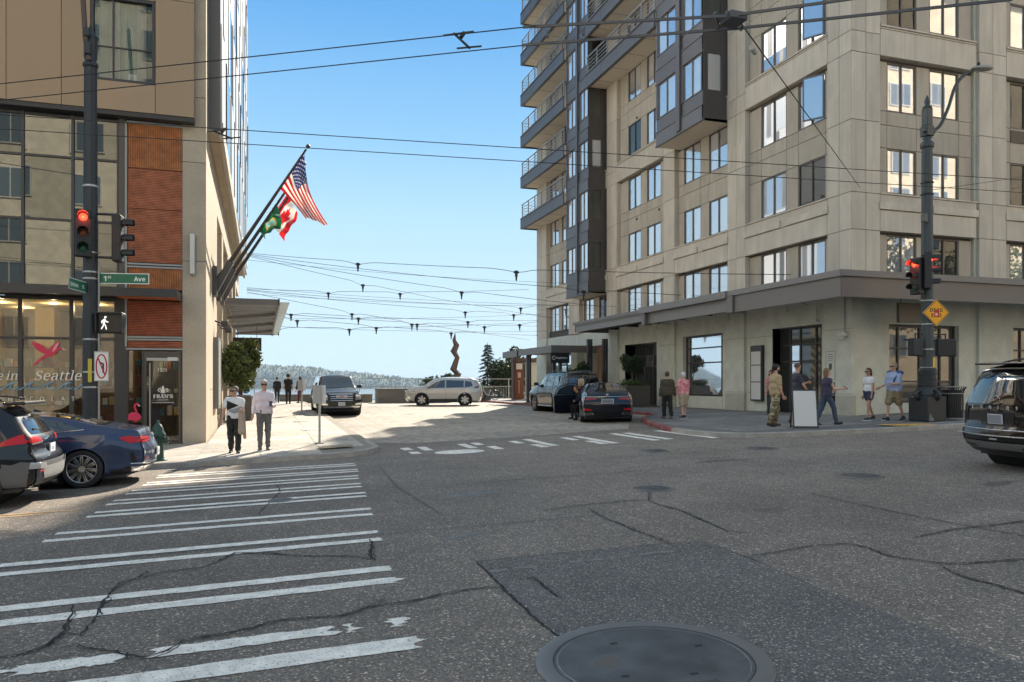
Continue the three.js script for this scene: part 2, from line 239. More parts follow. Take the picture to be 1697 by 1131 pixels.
  // crosswalk over the side street: pairs of lengthways bars, some half worn off
  [[3.6, 19.0, 18.4], [3.6, 20.2, 19.5], [4.05, 20.2, 19.1], [5.2, 20.4, 19.05], [5.6, 20.5, 19.8], [5.72, 19.3, 18.4], [6.68, 20.4, 19.6], [6.86, 19.1, 18.2], [7.2, 20.7, 18.4], [8.3, 20.6, 19.6], [8.48, 19.2, 18.1], [8.78, 20.8, 18.1], [10.06, 21, 18.2], [10.5, 21, 18.3], [11.66, 21.2, 17.9], [-10, 18.2, 15]].slice(0, 15).forEach(([x, w1, w0], i) => { const r = rng(300 + i), p = []; for (let k = 0; k <= 12; k++) p.push([x - .12 + (r() - .5) * .03, lerp(w0, w1, k / 12)]); for (let k = 12; k >= 0; k--) p.push([x + .12 + (r() - .5) * .03, lerp(w0, w1, k / 12)]); M('crosswalk_bar', sheet(p, .006, .9), MAT.paint, road); });
  [[19.6, 15.9, 14.2], [20.1, 15.9, 14.2], [21.2, 15.9, 14.2], [21.7, 15.9, 14.2], [18.5, 15.9, 14.4], [18.0, 15.9, 14.4]].forEach(([x, w1, w0]) => M('crosswalk_bar', sheet([[x - .17, w0], [x + .17, w0], [x + .17, w1], [x - .17, w1]], .006, 1), MAT.paint, road));
  // ghosts of an old lane line
  [[2.04, 2.22], [2.3, 2.5], [2.85, 3.2], [3.4, 4.0]].forEach(([a, b], i) => { const r = rng(700 + i), p = []; for (let k = 0; k <= 10; k++) p.push([lerp(a, b, k / 10), 6.86 + (r() - .5) * .05]); for (let k = 10; k >= 0; k--) p.push([lerp(a, b, k / 10), 6.93 + (r() - .5) * .06]); M('worn_line', sheet(p, .008, .6), mat([.20, .19, .18], .85), road); });
  [[-8, 12.0, -4.6], [-14, 12.1, -9]].forEach(([a, w, b]) => M('lane_line', sheet([[a, w], [b, w], [b, w + .1], [a, w + .1]], .006, 1), MAT.paint, road));
  [[-4.5, 13.05, -2.6], [-4.4, 12.85, -3.0]].forEach(([a, w, b]) => M('lane_line', strip([[a, w], [lerp(a, b, .5), w - .02], [b, w - .06]], .035, .006, .03, 9), mat([.50, .30, .12], .85), road));
  // painted turning dot
  const dot = [], bev = []; for (let k = 0; k < 40; k++) dot.push([4.63 + .62 * Math.cos(k * Math.PI / 20), 18.28 + .52 * Math.sin(k * Math.PI / 20)]);
  M('painted_disc', sheet(dot, .009, .4), MAT.paint, road);
  const plug = mat([.30, .31, .32], .5, .35);
  const iron = mat(0xffffff, .5, .35, (() => { const f = (u, v) => { const a = (u * 44 + v * 44) % 1, b = (u * 44 - v * 44 + 44) % 1; return (a < .5) !== (b < .5); }; const n = fbm(66, 6, 5); return { map: tex(1024, (u, v) => { const q = n(u, v), t = .39 + (q - .5) * .25; const k = f(u, v) ? 1.16 : .84; return q > .62 ? [t * k, t * k * .92, t * k * .84] : [t * k, t * k * 1.01, t * k * 1.03]; }), bumpMap: tex(1024, (u, v) => f(u, v) ? [1, 1, 1] : [.2, .2, .2], false), bumpScale: .008 }; })());
  const ringM = mat([.20, .19, .18], .5, .45);
  // utility covers: ring, lid, lift holes
  const cover = (x, w, r, label, near) => {
    const t = thing('manhole_cover', label, 'manhole', [x, G(x, w), -w], 0, 'iron covers in the roadway'); t.rotation.z = .03;
    M('ring', lathe([[r * .845, .0], [r * .85, .016], [r * .985, .018], [r, .004]], 72), ringM, t);
    const lid = new THREE.CircleGeometry(r * .84, 72).rotateX(-Math.PI / 2).translate(0, .0125, 0); const lp = lid.attributes.position; for (let i = 0; i < lp.count; i++) lid.attributes.uv.setXY(i, lp.getX(i) / 1.5, lp.getZ(i) / 1.5);
    M('lid', lid, iron, t); M('gap', lathe([[r * .838, .013], [r * .85, .0135]], 72), MAT.black, t); M('bead', lathe([[r * .80, .0128], [r * .806, .017], [r * .815, .0128]], 72), ringM, t);
    if (near) { for (const [a, b] of [[.12, .30], [-.28, .18], [.40, -.1], [-.1, -.35]]) M('lift_hole', rbx(a - .025, a + .025, .011, .0165, b - .014, b + .014, .003), MAT.black, t); M('hinge_plate', rbx(.02, .2, .011, .0155, .42, .52, .004), mat([.10, .085, .075], .7, .2), t); }
  };
  cover(2.36, 4.34, .745, 'large round iron utility cover in the foreground asphalt', true);
  cover(8.66, 15.82, .36, 'round iron cover in shaded road nearest the far crosswalk'); cover(5.83, 10.71, .34, 'round iron cover where cracks meet in mid road'); cover(9.48, 10.29, .36, 'round iron cover on the right side of the road'); cover(.28, 12.4, .2, 'small iron cover between crosswalk bars');
  cover(10.9, 14.9, .38, 'round iron cover just off the right kerb');
  // paver-surfaced square
  { const pts = [[2.9, 22.1], [4.2, 21.3], [7, 21.6], [11.3, 22.4], [12.4, 24.5], [13.1, 26.5], [15.55, 28.4], [15.55, 60], [2.75, 60], [2.75, 24]]; const g2 = sheet(pts, .004, .9), p = g2.attributes.position, c = new Float32Array(p.count * 3); for (let i = 0; i < p.count; i++) { const n = big(p.getX(i) / 14, p.getZ(i) / 11), m = .86 + (n - .5) * .5; c.set([m, m * .99, m * .97], 3 * i); } g2.setAttribute('color', new THREE.BufferAttribute(c, 3)); struct(M('paver_square', g2, MAT.pavers)); }
}
// sidewalks: joint bed, then each slab
function sidewalk(name, outline, cells, mats, hi, parentLabel) {
  const base = struct(M(name, prism(outline, -.15, hi - .008), mats === slabs ? mat([.27, .24, .20], .95) : mat([.15, .145, .14], .95)));
  cells.forEach(([x0, x1, w0, w1], i) => {
    const q = .009, e = hi, c = [[x0 + q, w0 + q], [x1 - q, w0 + q], [x1 - q, w1 - q], [x0 + q, w1 - q]];
    const pos = []; for (const o of [hi - .03, e]) for (const [x, w] of c) pos.push(x, G(x, w) + o, -w);
    const idx = [4, 5, 6, 4, 6, 7, 0, 1, 5, 0, 5, 4, 1, 2, 6, 1, 6, 5, 2, 3, 7, 2, 7, 6, 3, 0, 4, 3, 4, 7];
    const g = flatGeo(pos, idx).toNonIndexed(); g.computeVertexNormals(); M('slab', metric(g), mats[(i * 7 + (i * i) % 5) % mats.length], base);
  });
  return base;
}
function kerb(parent, path, m, hi = .132, wd = .15, name = 'kerb') {   // path keeps the road on its right-hand side
  const out = []; for (let i = 0; i < path.length; i++) { const a = path[Math.max(0, i - 1)], b = path[Math.min(path.length - 1, i + 1)], L = Math.hypot(b[0] - a[0], b[1] - a[1]); out.push([path[i][0] - (b[1] - a[1]) / L * wd, path[i][1] + (b[0] - a[0]) / L * wd]); }
  const pos = [], idx = []; path.forEach((p0, i) => { const o = out[i], p = [lerp(p0[0], o[0], -.05), lerp(p0[1], o[1], -.05)], y = G(...p); pos.push(p[0], y - .1, -p[1], p[0], y + hi - .012, -p[1], lerp(p[0], o[0], .12), y + hi, -lerp(p[1], o[1], .12), o[0], G(...o) + hi, -o[1]); if (i) { const k = i * 4; for (let s = 0; s < 3; s++) idx.push(k - 4 + s, k + s, k + s + 1, k - 4 + s, k + s + 1, k - 3 + s); } });
  const g = flatGeo(pos, idx).toNonIndexed(); g.computeVertexNormals(); return M(name, metric(g), m, parent);
}
const arc = (cx, cw, r, a0, a1, n) => Array.from({ length: n + 1 }, (_, k) => { const a = lerp(a0, a1, k / n) * Math.PI / 180; return [cx + r * Math.cos(a), cw + r * Math.sin(a)]; });
{
  // left: along the avenue and round the corner into the square
  const cells = [], inC = (x, w) => w > 18.6 && (x < 1.3 ? true : Math.hypot(x - 1.3, Math.max(0, 20.2 - w)) < 1.55 || w > 20.2);
  for (let i = -12; i < 3; i++) for (let j = 0; j < 30; j++) { const x0 = -1.45 + i * 1.42, x1 = x0 + 1.42, w0 = 18.72 + j * 1.45, w1 = w0 + 1.45; if (i < 0 && j > 3) continue; if ([[x0, w0], [x1, w0]].every(p => inC(...p))) cells.push([x0, Math.min(x1, 2.55), w0, Math.min(w1, i < 0 ? 23.38 : 60)]); }
  const path = [[-60, 18.5], [-20, 18.5], [-1, 18.5], [.6, 18.5], ...arc(1.3, 20.1, 1.6, -82, -5, 10), [2.85, 22], [2.85, 24], [2.85, 60]];
  const s = sidewalk('sidewalk', [...path, [-1.4, 60], [-1.4, 23.5], [-60, 23.5]].map(p => [p[0], p[1]]), cells, slabs, .13);
  kerb(s, path.slice(0, 4), MAT.curb); kerb(s, path.slice(3, 16), MAT.curb); kerb(s, path.slice(15), MAT.curb, .03, .3, 'flush_kerb');
  { const r = rng(617), L = []; for (let k = 0; k < 420; k++) { const x = lerp(-1.2, 2.4, r()), w = lerp(19, 50, r() * r()), q = .012 + r() * .03; L.push(new THREE.CircleGeometry(q, 7).rotateX(-Math.PI / 2).scale(1, 1, .7 + r() * .6).translate(x, G(x, w) + .1315, -w)); } const g = M('gum_spots', L, mat([.14, .12, .10], .9), s); g.userData.kind = 'stuff'; }
  const tac = (x0, x1, w0, w1, m) => { const o = M('tactile_pad', bx(x0, x1, -.01, .0, -w1, -w0).translate(0, 0, 0), m, s); o.position.y = G((x0 + x1) / 2, w0) + .137; const b = []; for (let a = x0 + .05; a < x1; a += .085) b.push(bx(a - .022, a + .022, 0, .012, -w1 + .03, -w0 - .03)); const q = M('tactile_ribs', b, m, s); q.position.y = o.position.y; q.rotation.z = o.rotation.z = .03; };
  tac(-1.35, -.1, 18.72, 19.35, mat([.36, .33, .24], .8)); tac(1.35, 2.2, 19.6, 20.1, mat([.36, .33, .24], .8));
  M('utility_lid', bx(1.3, 2.1, 0, .012, -27.1, -26.4).translate(0, G(1.7, 26.7) + .13, 0), mat([.62, .60, .56], .7), s); M('utility_lid', bx(1.2, 1.75, 0, .012, -31.5, -30.9).translate(0, G(1.5, 31) + .13, 0), mat([.35, .33, .30], .7), s);
}
{
  // right: corner bulb, avenue side and the lay-by
  const path = [[60, 16.4], [30, 16.4], [20, 16.4], [15.2, 16.75], [13.7, 16.95], ...[[12.9, 17.1], [12.27, 17.45], [11.85, 18.1], [11.65, 19.2], [11.75, 20.4], [12.05, 21.7], [12.45, 23], [13.0, 24.6], [13.7, 26], [14.7, 27.3], [15.55, 28.6]], [15.7, 31], [15.7, 40], [15.75, 52], [15.6, 54.2], [14.6, 55.2], [12.9, 55.6], [12.6, 56.2], [12.6, 60]].reverse();
  const cells = [], poly = [...path.slice(0, -1)]; const inside = (x, w) => { const e = path.map(p => p); let c = false; const P = [...e, [60, 62], [12.6, 62]]; for (let i = 0, j = P.length - 1; i < P.length; j = i++) { if ((P[i][1] > w) !== (P[j][1] > w) && x < (P[j][0] - P[i][0]) * (w - P[i][1]) / (P[j][1] - P[i][1]) + P[i][0]) c = !c; } return c; };
  for (let i = 0; i < 20; i++) for (let j = 0; j < 32; j++) { const x0 = 11 + i * 1.5, w0 = 16.62 + j * 1.5; if (x0 > 19.3 && w0 > 20.4) continue; if ([[0, 0], [1.5, 0], [1.5, 1.5], [0, 1.5]].every(([a, b]) => inside(x0 + a - .16, w0 + b - .0) && inside(x0 + a, w0 + b))) cells.push([x0, Math.min(x0 + 1.5, w0 > 20.4 ? 19.45 : 99), w0, Math.min(w0 + 1.5, x0 > 19.3 ? 21.55 : 99)]); }
  const s = sidewalk('corner_sidewalk', [...path, [60, 21.8], [19.6, 21.8], [19.6, 60]], cells, slabsGrey, .13);
  { const r = rng(619), L = []; for (let k = 0; k < 420; k++) { const x = lerp(12.6, 19.3, r()), w = lerp(17.4, 26, r()), q = .012 + r() * .03; if (inside(x - .4, w)) L.push(new THREE.CircleGeometry(q, 7).rotateX(-Math.PI / 2).scale(1, 1, .7 + r() * .6).translate(x, G(x, w) + .1315, -w)); } const g = M('gum_spots', L, mat([.07, .065, .06], .9), s); g.userData.kind = 'stuff'; }
  const n = path.length; kerb(s, path.slice(0, 9), MAT.redcurb); kerb(s, path.slice(8, 15), MAT.redcurb); kerb(s, path.slice(14), MAT.curb);
  const o = M('tactile_pad', bx(16.6, 18.3, 0, .01, -17.4, -16.75), mat([.56, .36, .11], .75), s); o.position.y = G(17.4, 17) + .134; o.rotation.z = 0; const b = []; for (let a = 16.7; a < 18.3; a += .12) for (let c = -17.35; c < -16.78; c += .12) b.push(bx(a, a + .05, .0, .016, c, c + .05)); const q = M('tactile_studs', b, mat([.56, .36, .11], .75), s); q.position.y = o.position.y;
}
{ // lower ground beyond the square, and the bay
  struct(M('terrain', flatGeo([-900, -18, -110, 900, -18, -110, 900, -27.6, -330, -900, -27.6, -330], [0, 1, 2, 0, 2, 3]), mat([.06, .07, .05], .95)));
  const wall = struct(M('terrace_edge', bx(-40, 60, -20, G(8, 58) - .1, -63, -62), mat([.3, .29, .27], .9)));
  struct(M('bay_water', flatGeo([-14000, -28, -300, 14000, -28, -300, 14000, -28, -16000, -14000, -28, -16000], [0, 1, 2, 0, 2, 3]), phys([.05, .11, .15], .28, 0, { bumpMap: null })));
  struct(M('far_ground', flatGeo([-2500, -8, 2500, 2500, -8, 2500, 2500, -8, -100, -2500, -8, -100], [0, 1, 2, 0, 2, 3]), mat([.12, .11, .1], .95)));
}
// ---------------------------------------------------------------- corner building on the right
const rb = thing('apartment_building', 'tall beige panelled corner building with grey metal bay windows and balconies', 'building', [19.5, 0, -21.6]);
const pick = (a, i) => a[((i * 2654435761) >>> 8) % a.length];
let pc = 0;
// side 'L' faces the side street, side 'R' faces the avenue; d runs along the face from the corner, o is how far it stands out
function fb(side, d0, d1, h0, h1, o0, o1) { return side === 'L' ? bx(-o1, -o0, h0 + E, h1 + E, -d1, -d0) : bx(d0, d1, h0 + E, h1 + E, o0, o1); }
function panel(side, d0, d1, h0, h1, o, mats = panelMats, depth = .2, parent = rb, name = 'wall_panel') { pc++; const q = .011; return M(name, fb(side, d0 + q, d1 - q, h0 + q, h1 - q, o - depth, o), Array.isArray(mats) ? pick(mats, pc * 17 + 3) : mats, parent); }
const frameMat = mat([.115, .10, .09], .45, .35), frameGrey = mat([.17, .16, .155], .45, .35), curtainMats = [mat([.62, .56, .42], .9), mat([.55, .55, .50], .9), mat([.45, .47, .42], .9)];
const mirrorMats = [[.70, .72, .76], [.62, .65, .69], [.76, .77, .79]].map((c, i) => phys(c, .02, [.6, .7, .52][i], { clearcoat: 1, clearcoatRoughness: .01 }));
function win(side, d0, d1, h0, h1, o, opt = {}) {
  const f = .055, m = (d0 + d1) / 2, mid = opt.single ? [] : [fb(side, m - .03, m + .03, h0, h1, o - .06, o + .012)];
  const w = M('window', [fb(side, d0, d0 + f, h0, h1, o - .07, o + .01), fb(side, d1 - f, d1, h0, h1, o - .07, o + .01), fb(side, d0 + f, d1 - f, h0, h0 + f, o - .07, o + .012), fb(side, d0 + f, d1 - f, h1 - f, h1, o - .07, o + .012), ...mid, ...(opt.bars || []).map(h => fb(side, d0 + f, d1 - f, h - .025, h + .025, o - .065, o + .011))], opt.frame || frameMat, opt.parent || rb);
  const spans = opt.single ? [[d0 + f, d1 - f]] : [[d0 + f, m - .03], [m + .03, d1 - f]];
  spans.forEach(([a, b], i) => {
    pc++; const p = M('pane', fb(side, (a - b) / 2, (b - a) / 2, -(h1 - h0) / 2 + f - E, (h1 - h0) / 2 - f - E, -.008, .008), opt.glass || pick(mirrorMats, pc * 7), w), c = (a + b) / 2, hy = (h0 + h1) / 2 + E;
    side === 'L' ? p.position.set(-(o - .04), hy, -c) : p.position.set(c, hy, o - .04);
    const t = .0035; p.rotation.set(side === 'L' ? 0 : rr(-t, t), rr(-t, t), side === 'L' ? rr(-t, t) : 0);
  });
  if (opt.blind) M('blind', fb(side, d0 + f + .01, d1 - f - .01, h0 + f + (opt.blindTo ?? 0) * (h1 - h0), h1 - f, o - .16, o - .13), opt.blindMat || curtainMats[0], w);
  return w;
}
M('core_wall', [bx(.9, 32, -2 + E, 38 + E, -31.6, -.9), fb('L', 0, 32, 31, 38, -.9, 0), fb('R', .001, 32, 21, 38, -.9, 0)], recessMats[0], rb);
M('rear_wall', bx(.002, 32, -2 + E, 37.5 + E, -32, -31.6), panelMats[1], rb);
const bands = [[5.37, 6.67], [11.57, 12.6], [17.7, 18.7], [23.8, 24.8], [29.9, 31]];
const rows = [[3.62, 5.3], [6.78, 8.4], [9.72, 11.48], [12.8, 14.5], [15.85, 17.62], [18.95, 20.65], [21.95, 23.72], [25.0, 26.7], [28.05, 29.8]];
const pierJ = [3.2, 5.37, 6.67, 9.2, 11.57, 12.3, 15.25, 17.7, 18.4, 21.35, 23.8, 24.5, 27.5, 29.9, 31];
function pier(side, d0, d1, top, split = true) {
  M('pier_core', fb(side, d0 + .02, d1 - .02, 3.2, top, -.9, -.03), MAT.joint, rb);
  const m = (d0 + d1) / 2; for (let i = 0; i + 1 < pierJ.length && pierJ[i] < top; i++) for (const [a, b] of split ? [[d0, m], [m, d1]] : [[d0, d1]]) panel(side, a, b, pierJ[i], Math.min(top, pierJ[i + 1]), 0, panelMats, .27);
}
function bay(side, d0, d1, wins, top, skip = []) {        // recessed two-storey bay with flush bands
  M('bay_core', fb(side, d0, d1, 3.2, top, -.9, -.30), MAT.joint, rb);
  for (const [a, b] of bands) if (a < top) {
    if (a < 6) { panel(side, d0, d1, a, 6.12, 0, panelMats, .3); panel(side, d0, d1, 6.12, b, 0, panelMats, .3); const q = (d0 + d1) / 2; for (const [s, t] of [[d0 - .05, q - .25], [q + .15, d1 + .05]]) M('raised_band', fb(side, s, t, 6.14, 6.40, 0, .055), panelMats[1], rb); M('sill_cap', fb(side, d0, d1, b, b + .045, -.25, .045), panelMats[3], rb); }
    else { panel(side, d0, d1, a, b, 0, panelMats, .3); M('sill_cap', fb(side, d0, d1, b, b + .05, -.25, .05), panelMats[3], rb); M('sill_groove', fb(side, d0, d1, b - .09, b - .07, -.02, .004), MAT.joint, rb); }
  }
  rows.forEach(([lo, hi], k) => {
    if (lo > top || skip.includes(k)) return;
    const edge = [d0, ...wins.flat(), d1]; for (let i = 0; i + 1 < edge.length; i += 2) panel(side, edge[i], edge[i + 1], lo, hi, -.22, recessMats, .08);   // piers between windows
    wins.forEach(([a, b], j) => { const r = rng(k * 31 + j * 7 + Math.round(d0 * 10) + (side === 'L' ? 0 : 500))(); win(side, a, b, lo, hi, -.25, r > (side === 'L' ? .9 : .85) ? { glass: MAT.clear, blind: true, blindTo: r > .9 ? .45 : r > .83 ? .7 : .1, blindMat: curtainMats[Math.floor(r * 97) % 3] } : {}); if (r > (side === 'L' ? .9 : .85)) M('room', fb(side, a, b, lo, hi, -.9, -.29), MAT.dark, rb); });
    if (hi < top && k % 2 === 1) { const j0 = hi, j2 = rows[k + 1][0], j1 = lerp(j0, j2, .62); const e2 = [d0, ...wins.flat(), d1]; for (let i = 0; i + 1 < e2.length; i++) panel(side, e2[i], e2[i + 1], j0, j1, -.22, recessMats, .08); for (let i = 0; i + 1 < e2.length; i++) panel(side, e2[i], e2[i + 1], j1, j2, -.22, recessMats, .08); }
    const nb = bands.find(b => Math.abs(b[1] - lo) < .35); if (nb) for (const [a, b] of wins) M('sill', fb(side, a, b, nb[1] + .045, lo, -.3, -.2), frameMat, rb);
  });
}
pier('L', 0, 1.2, 21, true); pier('L', 6.15, 7.45, 24); pier('L', 12, 13.1, 31, false); pier('L', 18.5, 19.85, 31); pier('L', 24, 25.8, 31); pier('L', 30, 32, 31);
bay('L', 1.2, 6.15, [[1.55, 3.05], [3.75, 5.35]], 24); bay('L', 7.45, 12, [[7.75, 9.25], [9.95, 11.45]], 31, [3, 4, 5, 6, 7, 8]);
bay('L', 13.1, 18.5, [[13.75, 15.25], [15.95, 17.45]], 31); bay('L', 19.85, 24, [[20, 21.4], [22.2, 23.7]], 31, [1, 2, 3, 4, 5, 6, 7, 8]); bay('L', 25.8, 30, [[26.1, 27.5], [28.1, 29.75]], 31);
pier('R', .002, 1.25, 18.6, true); pier('R', 5.85, 7.2, 18.6); pier('R', 12, 13.4, 18.6);
bay('R', 1.25, 5.72, [[1.76, 3.1], [3.7, 5.1]], 18.6); bay('R', 7.2, 12, [[7.65, 9.2], [9.9, 11.4]], 18.6); bay('R', 13.4, 18, [[14, 15.4], [16, 17.4]], 18.6);
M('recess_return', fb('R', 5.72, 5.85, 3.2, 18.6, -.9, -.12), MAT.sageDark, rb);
for (const [lo] of rows.slice(1, 5)) M('louvre', [fb('R', 7.65, 8.9, lo - .55, lo - .06, -.21, -.20), ...[0, 1, 2, 3, 4].map(i => fb('R', 7.67, 8.88, lo - .52 + i * .09, lo - .48 + i * .09, -.2, -.185))], MAT.bronze, rb);
M('far_wall', [fb('L', 31.99, 32, 3.2, 31, -.9, 0), fb('R', 18, 32, -2, 21, -.9, 0)], panelMats[0], rb);
// hinged sashes standing open near the corner
[[3.05, 2.32, 12.85, 14.45], [3.05, 2.32, 9.78, 11.42]].forEach(([hinge, , lo, hi]) => { const s = M('open_sash', [bx(-.02, .02, 0, hi - lo, -.05, .0), bx(-.02, .02, 0, hi - lo, -.78, -.73), bx(-.02, .02, 0, .06, -.73, -.05), bx(-.02, .02, hi - lo - .06, hi - lo, -.73, -.05)], frameGrey, rb); s.position.set(.20, lo + E, -1.6); s.rotation.y = .55; M('pane', bx(-.006, .006, .06, hi - lo - .06, -.73, -.05), pick(mirrorMats, 4), s); });
for (const d of [13.9, 16.4]) for (const h of [17.05 - 2.4, 9.05]) M('vent_cap', new THREE.SphereGeometry(.07, 10, 8).translate(.22, h + E, -d), MAT.bronze, rb);
// metal bay windows
const claddings = [mat([.125, .118, .122], .5, .3), mat([.145, .138, .142], .5, .3)], cladDark = mat([.10, .085, .075], .5, .3);
function oriel(d0, d1, base, top, out, fl) {
  M('bay_soffit', fb('L', d0, d1, base, base + .08, -.3, out - .03), MAT.soffit, rb);
  M('bay_core', fb('L', d0 + .06, d1 - .06, base + .08, top, -.3, out - .14), MAT.joint, rb);
  const cols = [[d0 + .18, lerp(d0, d1, .40)], [lerp(d0, d1, .56), d1 - .18]];
  rows.forEach(([lo, hi], k) => {
    if (lo < base || lo > top) return; const b0 = k && rows[k - 1][0] >= base ? rows[k - 1][1] : base;
    panel('L', d0, d1, b0, lerp(b0, lo, .52), out, claddings, .1, rb, 'cladding_panel'); panel('L', d0, d1, lerp(b0, lo, .52), lo, out - .03, claddings, .1, rb, 'cladding_panel');
    M('trim', fb('L', d0 - .03, d1 + .03, lerp(b0, lo, .52) - .03, lerp(b0, lo, .52) + .03, out - .08, out + .03), claddings[0], rb);
    M('trim', fb('L', d0 - .03, d1 + .03, b0 - .02, b0 + .05, out - .08, out + .03), claddings[0], rb);
    const e = [d0, cols[0][0], cols[0][1], cols[1][0], cols[1][1], d1]; for (let i = 0; i < 6; i += 2) panel('L', e[i], e[i + 1], lo, hi, out, claddings, .1, rb, 'cladding_panel');
    cols.forEach(([a, b]) => win('L', a, b, lo + .02, hi, out - .04, { frame: frameGrey }));
    // the cheek that faces the avenue
    const ch = M('bay_cheek', [bx(-out, .3, b0 + E, lo + E, -d0 - .1, -d0), bx(-out, -out + .2, lo + E, hi + E, -d0 - .1, -d0), bx(-.25, .3, lo + E, hi + E, -d0 - .1, -d0)], cladDark, rb);
    const blind = (k * 5 + Math.round(d0)) % 3 < 2;
    M('pane', bx(-out + .24, -.29, lo + E + .04, hi + E - .04, -d0 - .06, -d0 - .05), blind ? MAT.clear : pick(mirrorMats, k), ch);
    if (blind) M('blind', bx(-out + .24, -.29, lo + E + .04, hi + E - .04, -d0 - .13, -d0 - .12), curtainMats[(k + 1) % 3], ch); M('frame', [bx(-out + .2, -.25, hi + E - .04, hi + E, -d0 - .09, -d0 + .01), bx(-out + .2, -.25, lo + E, lo + E + .04, -d0 - .09, -d0 + .01), bx(-out + .2, -out + .24, lo + E + .04, hi + E - .04, -d0 - .09, -d0 + .01), bx(-.29, -.25, lo + E + .04, hi + E - .04, -d0 - .09, -d0 + .01)], frameMat, ch);
  });
  M('mullion_cover', fb('L', lerp(d0, d1, .44), lerp(d0, d1, .52), base + .1, top, out, out + .09), claddings[0], rb);
}
oriel(7.5, 11.7, 11.5, 31, 1.2, 3); oriel(20.0, 23.5, 5.35, 31, 1.1, 1);
// balconies
const railMat = mat([.36, .35, .34], .45, .5);
function balcony(d0, d1, bot, out) {
  const b = M('balcony', fb('L', d0, d1, bot + .1, bot + .72, -.2, out - .06), MAT.soffit, rb);
  M('fascia', [fb('L', d0, d1, bot, bot + .72, out - .06, out), fb('L', d0, d1, bot + .72, bot + .78, out - .1, out + .05), fb('L', d1, d1 + .06, bot, bot + .75, 0, out + .001), fb('L', d0, d1, bot - .01, bot + .04, out - .2, out - .05)], claddings[0], b);
  for (let d = d0 + 2; d < d1; d += 2.1) M('fascia_joint', fb('L', d, d + .015, bot + .05, bot + .70, out, out + .003), MAT.black, b);
  for (let d = d0 + 1.5; d < d1; d += 1.9) M('soffit_joint', fb('L', d, d + .02, bot + .092, bot + .1, 0, out - .07), MAT.joint, b);
  const L = [], y0 = bot + .78; for (let d = d0 + .1; d <= d1; d += (d1 - d0 - .2) / Math.max(2, Math.round((d1 - d0) / 1.4)) - 1e-6) L.push(fb('L', d - .03, d + .03, y0, y0 + 1.02, out - .12, out - .06)); for (const k of [.16, .36, .56, .76]) L.push(fb('L', d0, d1, y0 + k, y0 + k + .025, out - .11, out - .08)); L.push(fb('L', d0, d1, y0 + .99, y0 + 1.04, out - .13, out - .05)); for (const k of [.16, .36, .56, .76, .99]) L.push(fb('L', d1 - .05, d1 - .02, y0 + k, y0 + k + .025, 0, out - .12)); M('railing', L, railMat, b);
}
for (let k = 0; k < 7; k++) balcony(23.5, 31.9, 11.35 + 3.03 * k, 1.3); for (let k = 2; k < 7; k++) balcony(11.7, 20.0, 11.35 + 3.03 * k, 1.3);
// sheet-metal street canopy
const canM = [mat([.17, .155, .145], .5, .3), mat([.20, .19, .185], .5, .3)];
{
  const c = M('street_canopy', [bx(-2.15, .0, 3.28 + E, 3.42 + E, -19.6, 1.9), bx(0, 30, 3.28 + E, 3.421 + E, .0, 1.9)], canM[0], rb);
  M('canopy_fascia', [fb('L', -2, 3.9, 2.72, 3.36, 2.15, 2.22), fb('R', -2.21, 30, 2.72, 3.36, 1.95, 2.02)], canM[0], c); M('canopy_edge', [fb('L', -2.06, 4.1, 3.36, 3.56, 2.1, 2.3), fb('R', -2.285, 30, 3.361, 3.561, 1.9, 2.1)], canM[1], c);
  M('canopy_fascia', fb('L', 3.9, 11, 2.80, 3.30, 1.95, 2.12), canM[1], c); M('canopy_edge', fb('L', 4.1, 11.3, 3.30, 3.58, 1.9, 2.35), canM[1], c); M('canopy_fascia', fb('L', 11, 19.7, 2.95, 3.36, 1.95, 2.1), canM[1], c); M('canopy_edge', fb('L', 11.3, 19.8, 3.36, 3.52, 1.9, 2.2), canM[0], c);
  M('canopy_step', [fb('L', 3.7, 4.1, 2.72, 3.38, 1.9, 2.3), fb('L', 10.8, 11.1, 2.75, 3.36, 1.9, 2.3)], canM[0], c); M('canopy_end', [fb('L', 19.6, 19.7, 2.95, 3.5, 0, 2.1)], canM[0], c);
  const dk = mat([.05, .047, .045], .7, .2); for (let d = -1; d < 19; d += 2.4) M('canopy_beam', fb('L', d, d + .1, 3.05, 3.28, 0, 1.95), dk, c); for (let d = 0; d < 20; d += 2.6) M('canopy_beam', fb('R', d, d + .1, 3.05, 3.28, .0, 1.9), dk, c); M('canopy_soffit', [fb('L', 0, 19.6, 3.2, 3.27, .002, 1.9), fb('R', 0, 28, 3.2, 3.27, 0, 1.9)], dk, c); M('canopy_beam', [fb('L', -1.9, 19.5, 2.95, 3.18, 1.55, 1.7), fb('R', -1.9, 26, 2.95, 3.18, 1.4, 1.55)], dk, c);
  M('corner_strut', beam([-.1, 3.1 + E, 0], [-1.9, 2.85 + E, 1.7], .09, .09), dk, c);
  for (const [d, l] of [[2.1, 1.2], [6, 1.2], [10.4, 1.2], [12.4, 1.2]]) M('conduit', tube([[-.06, 2.9 + E, -d], [-.3, 3.05 + E, -d - .3], [-.1, 3.0 + E, -d - l], [-.06, 2.75 + E, -d - l]], .018, 5), MAT.galv, rb);
}
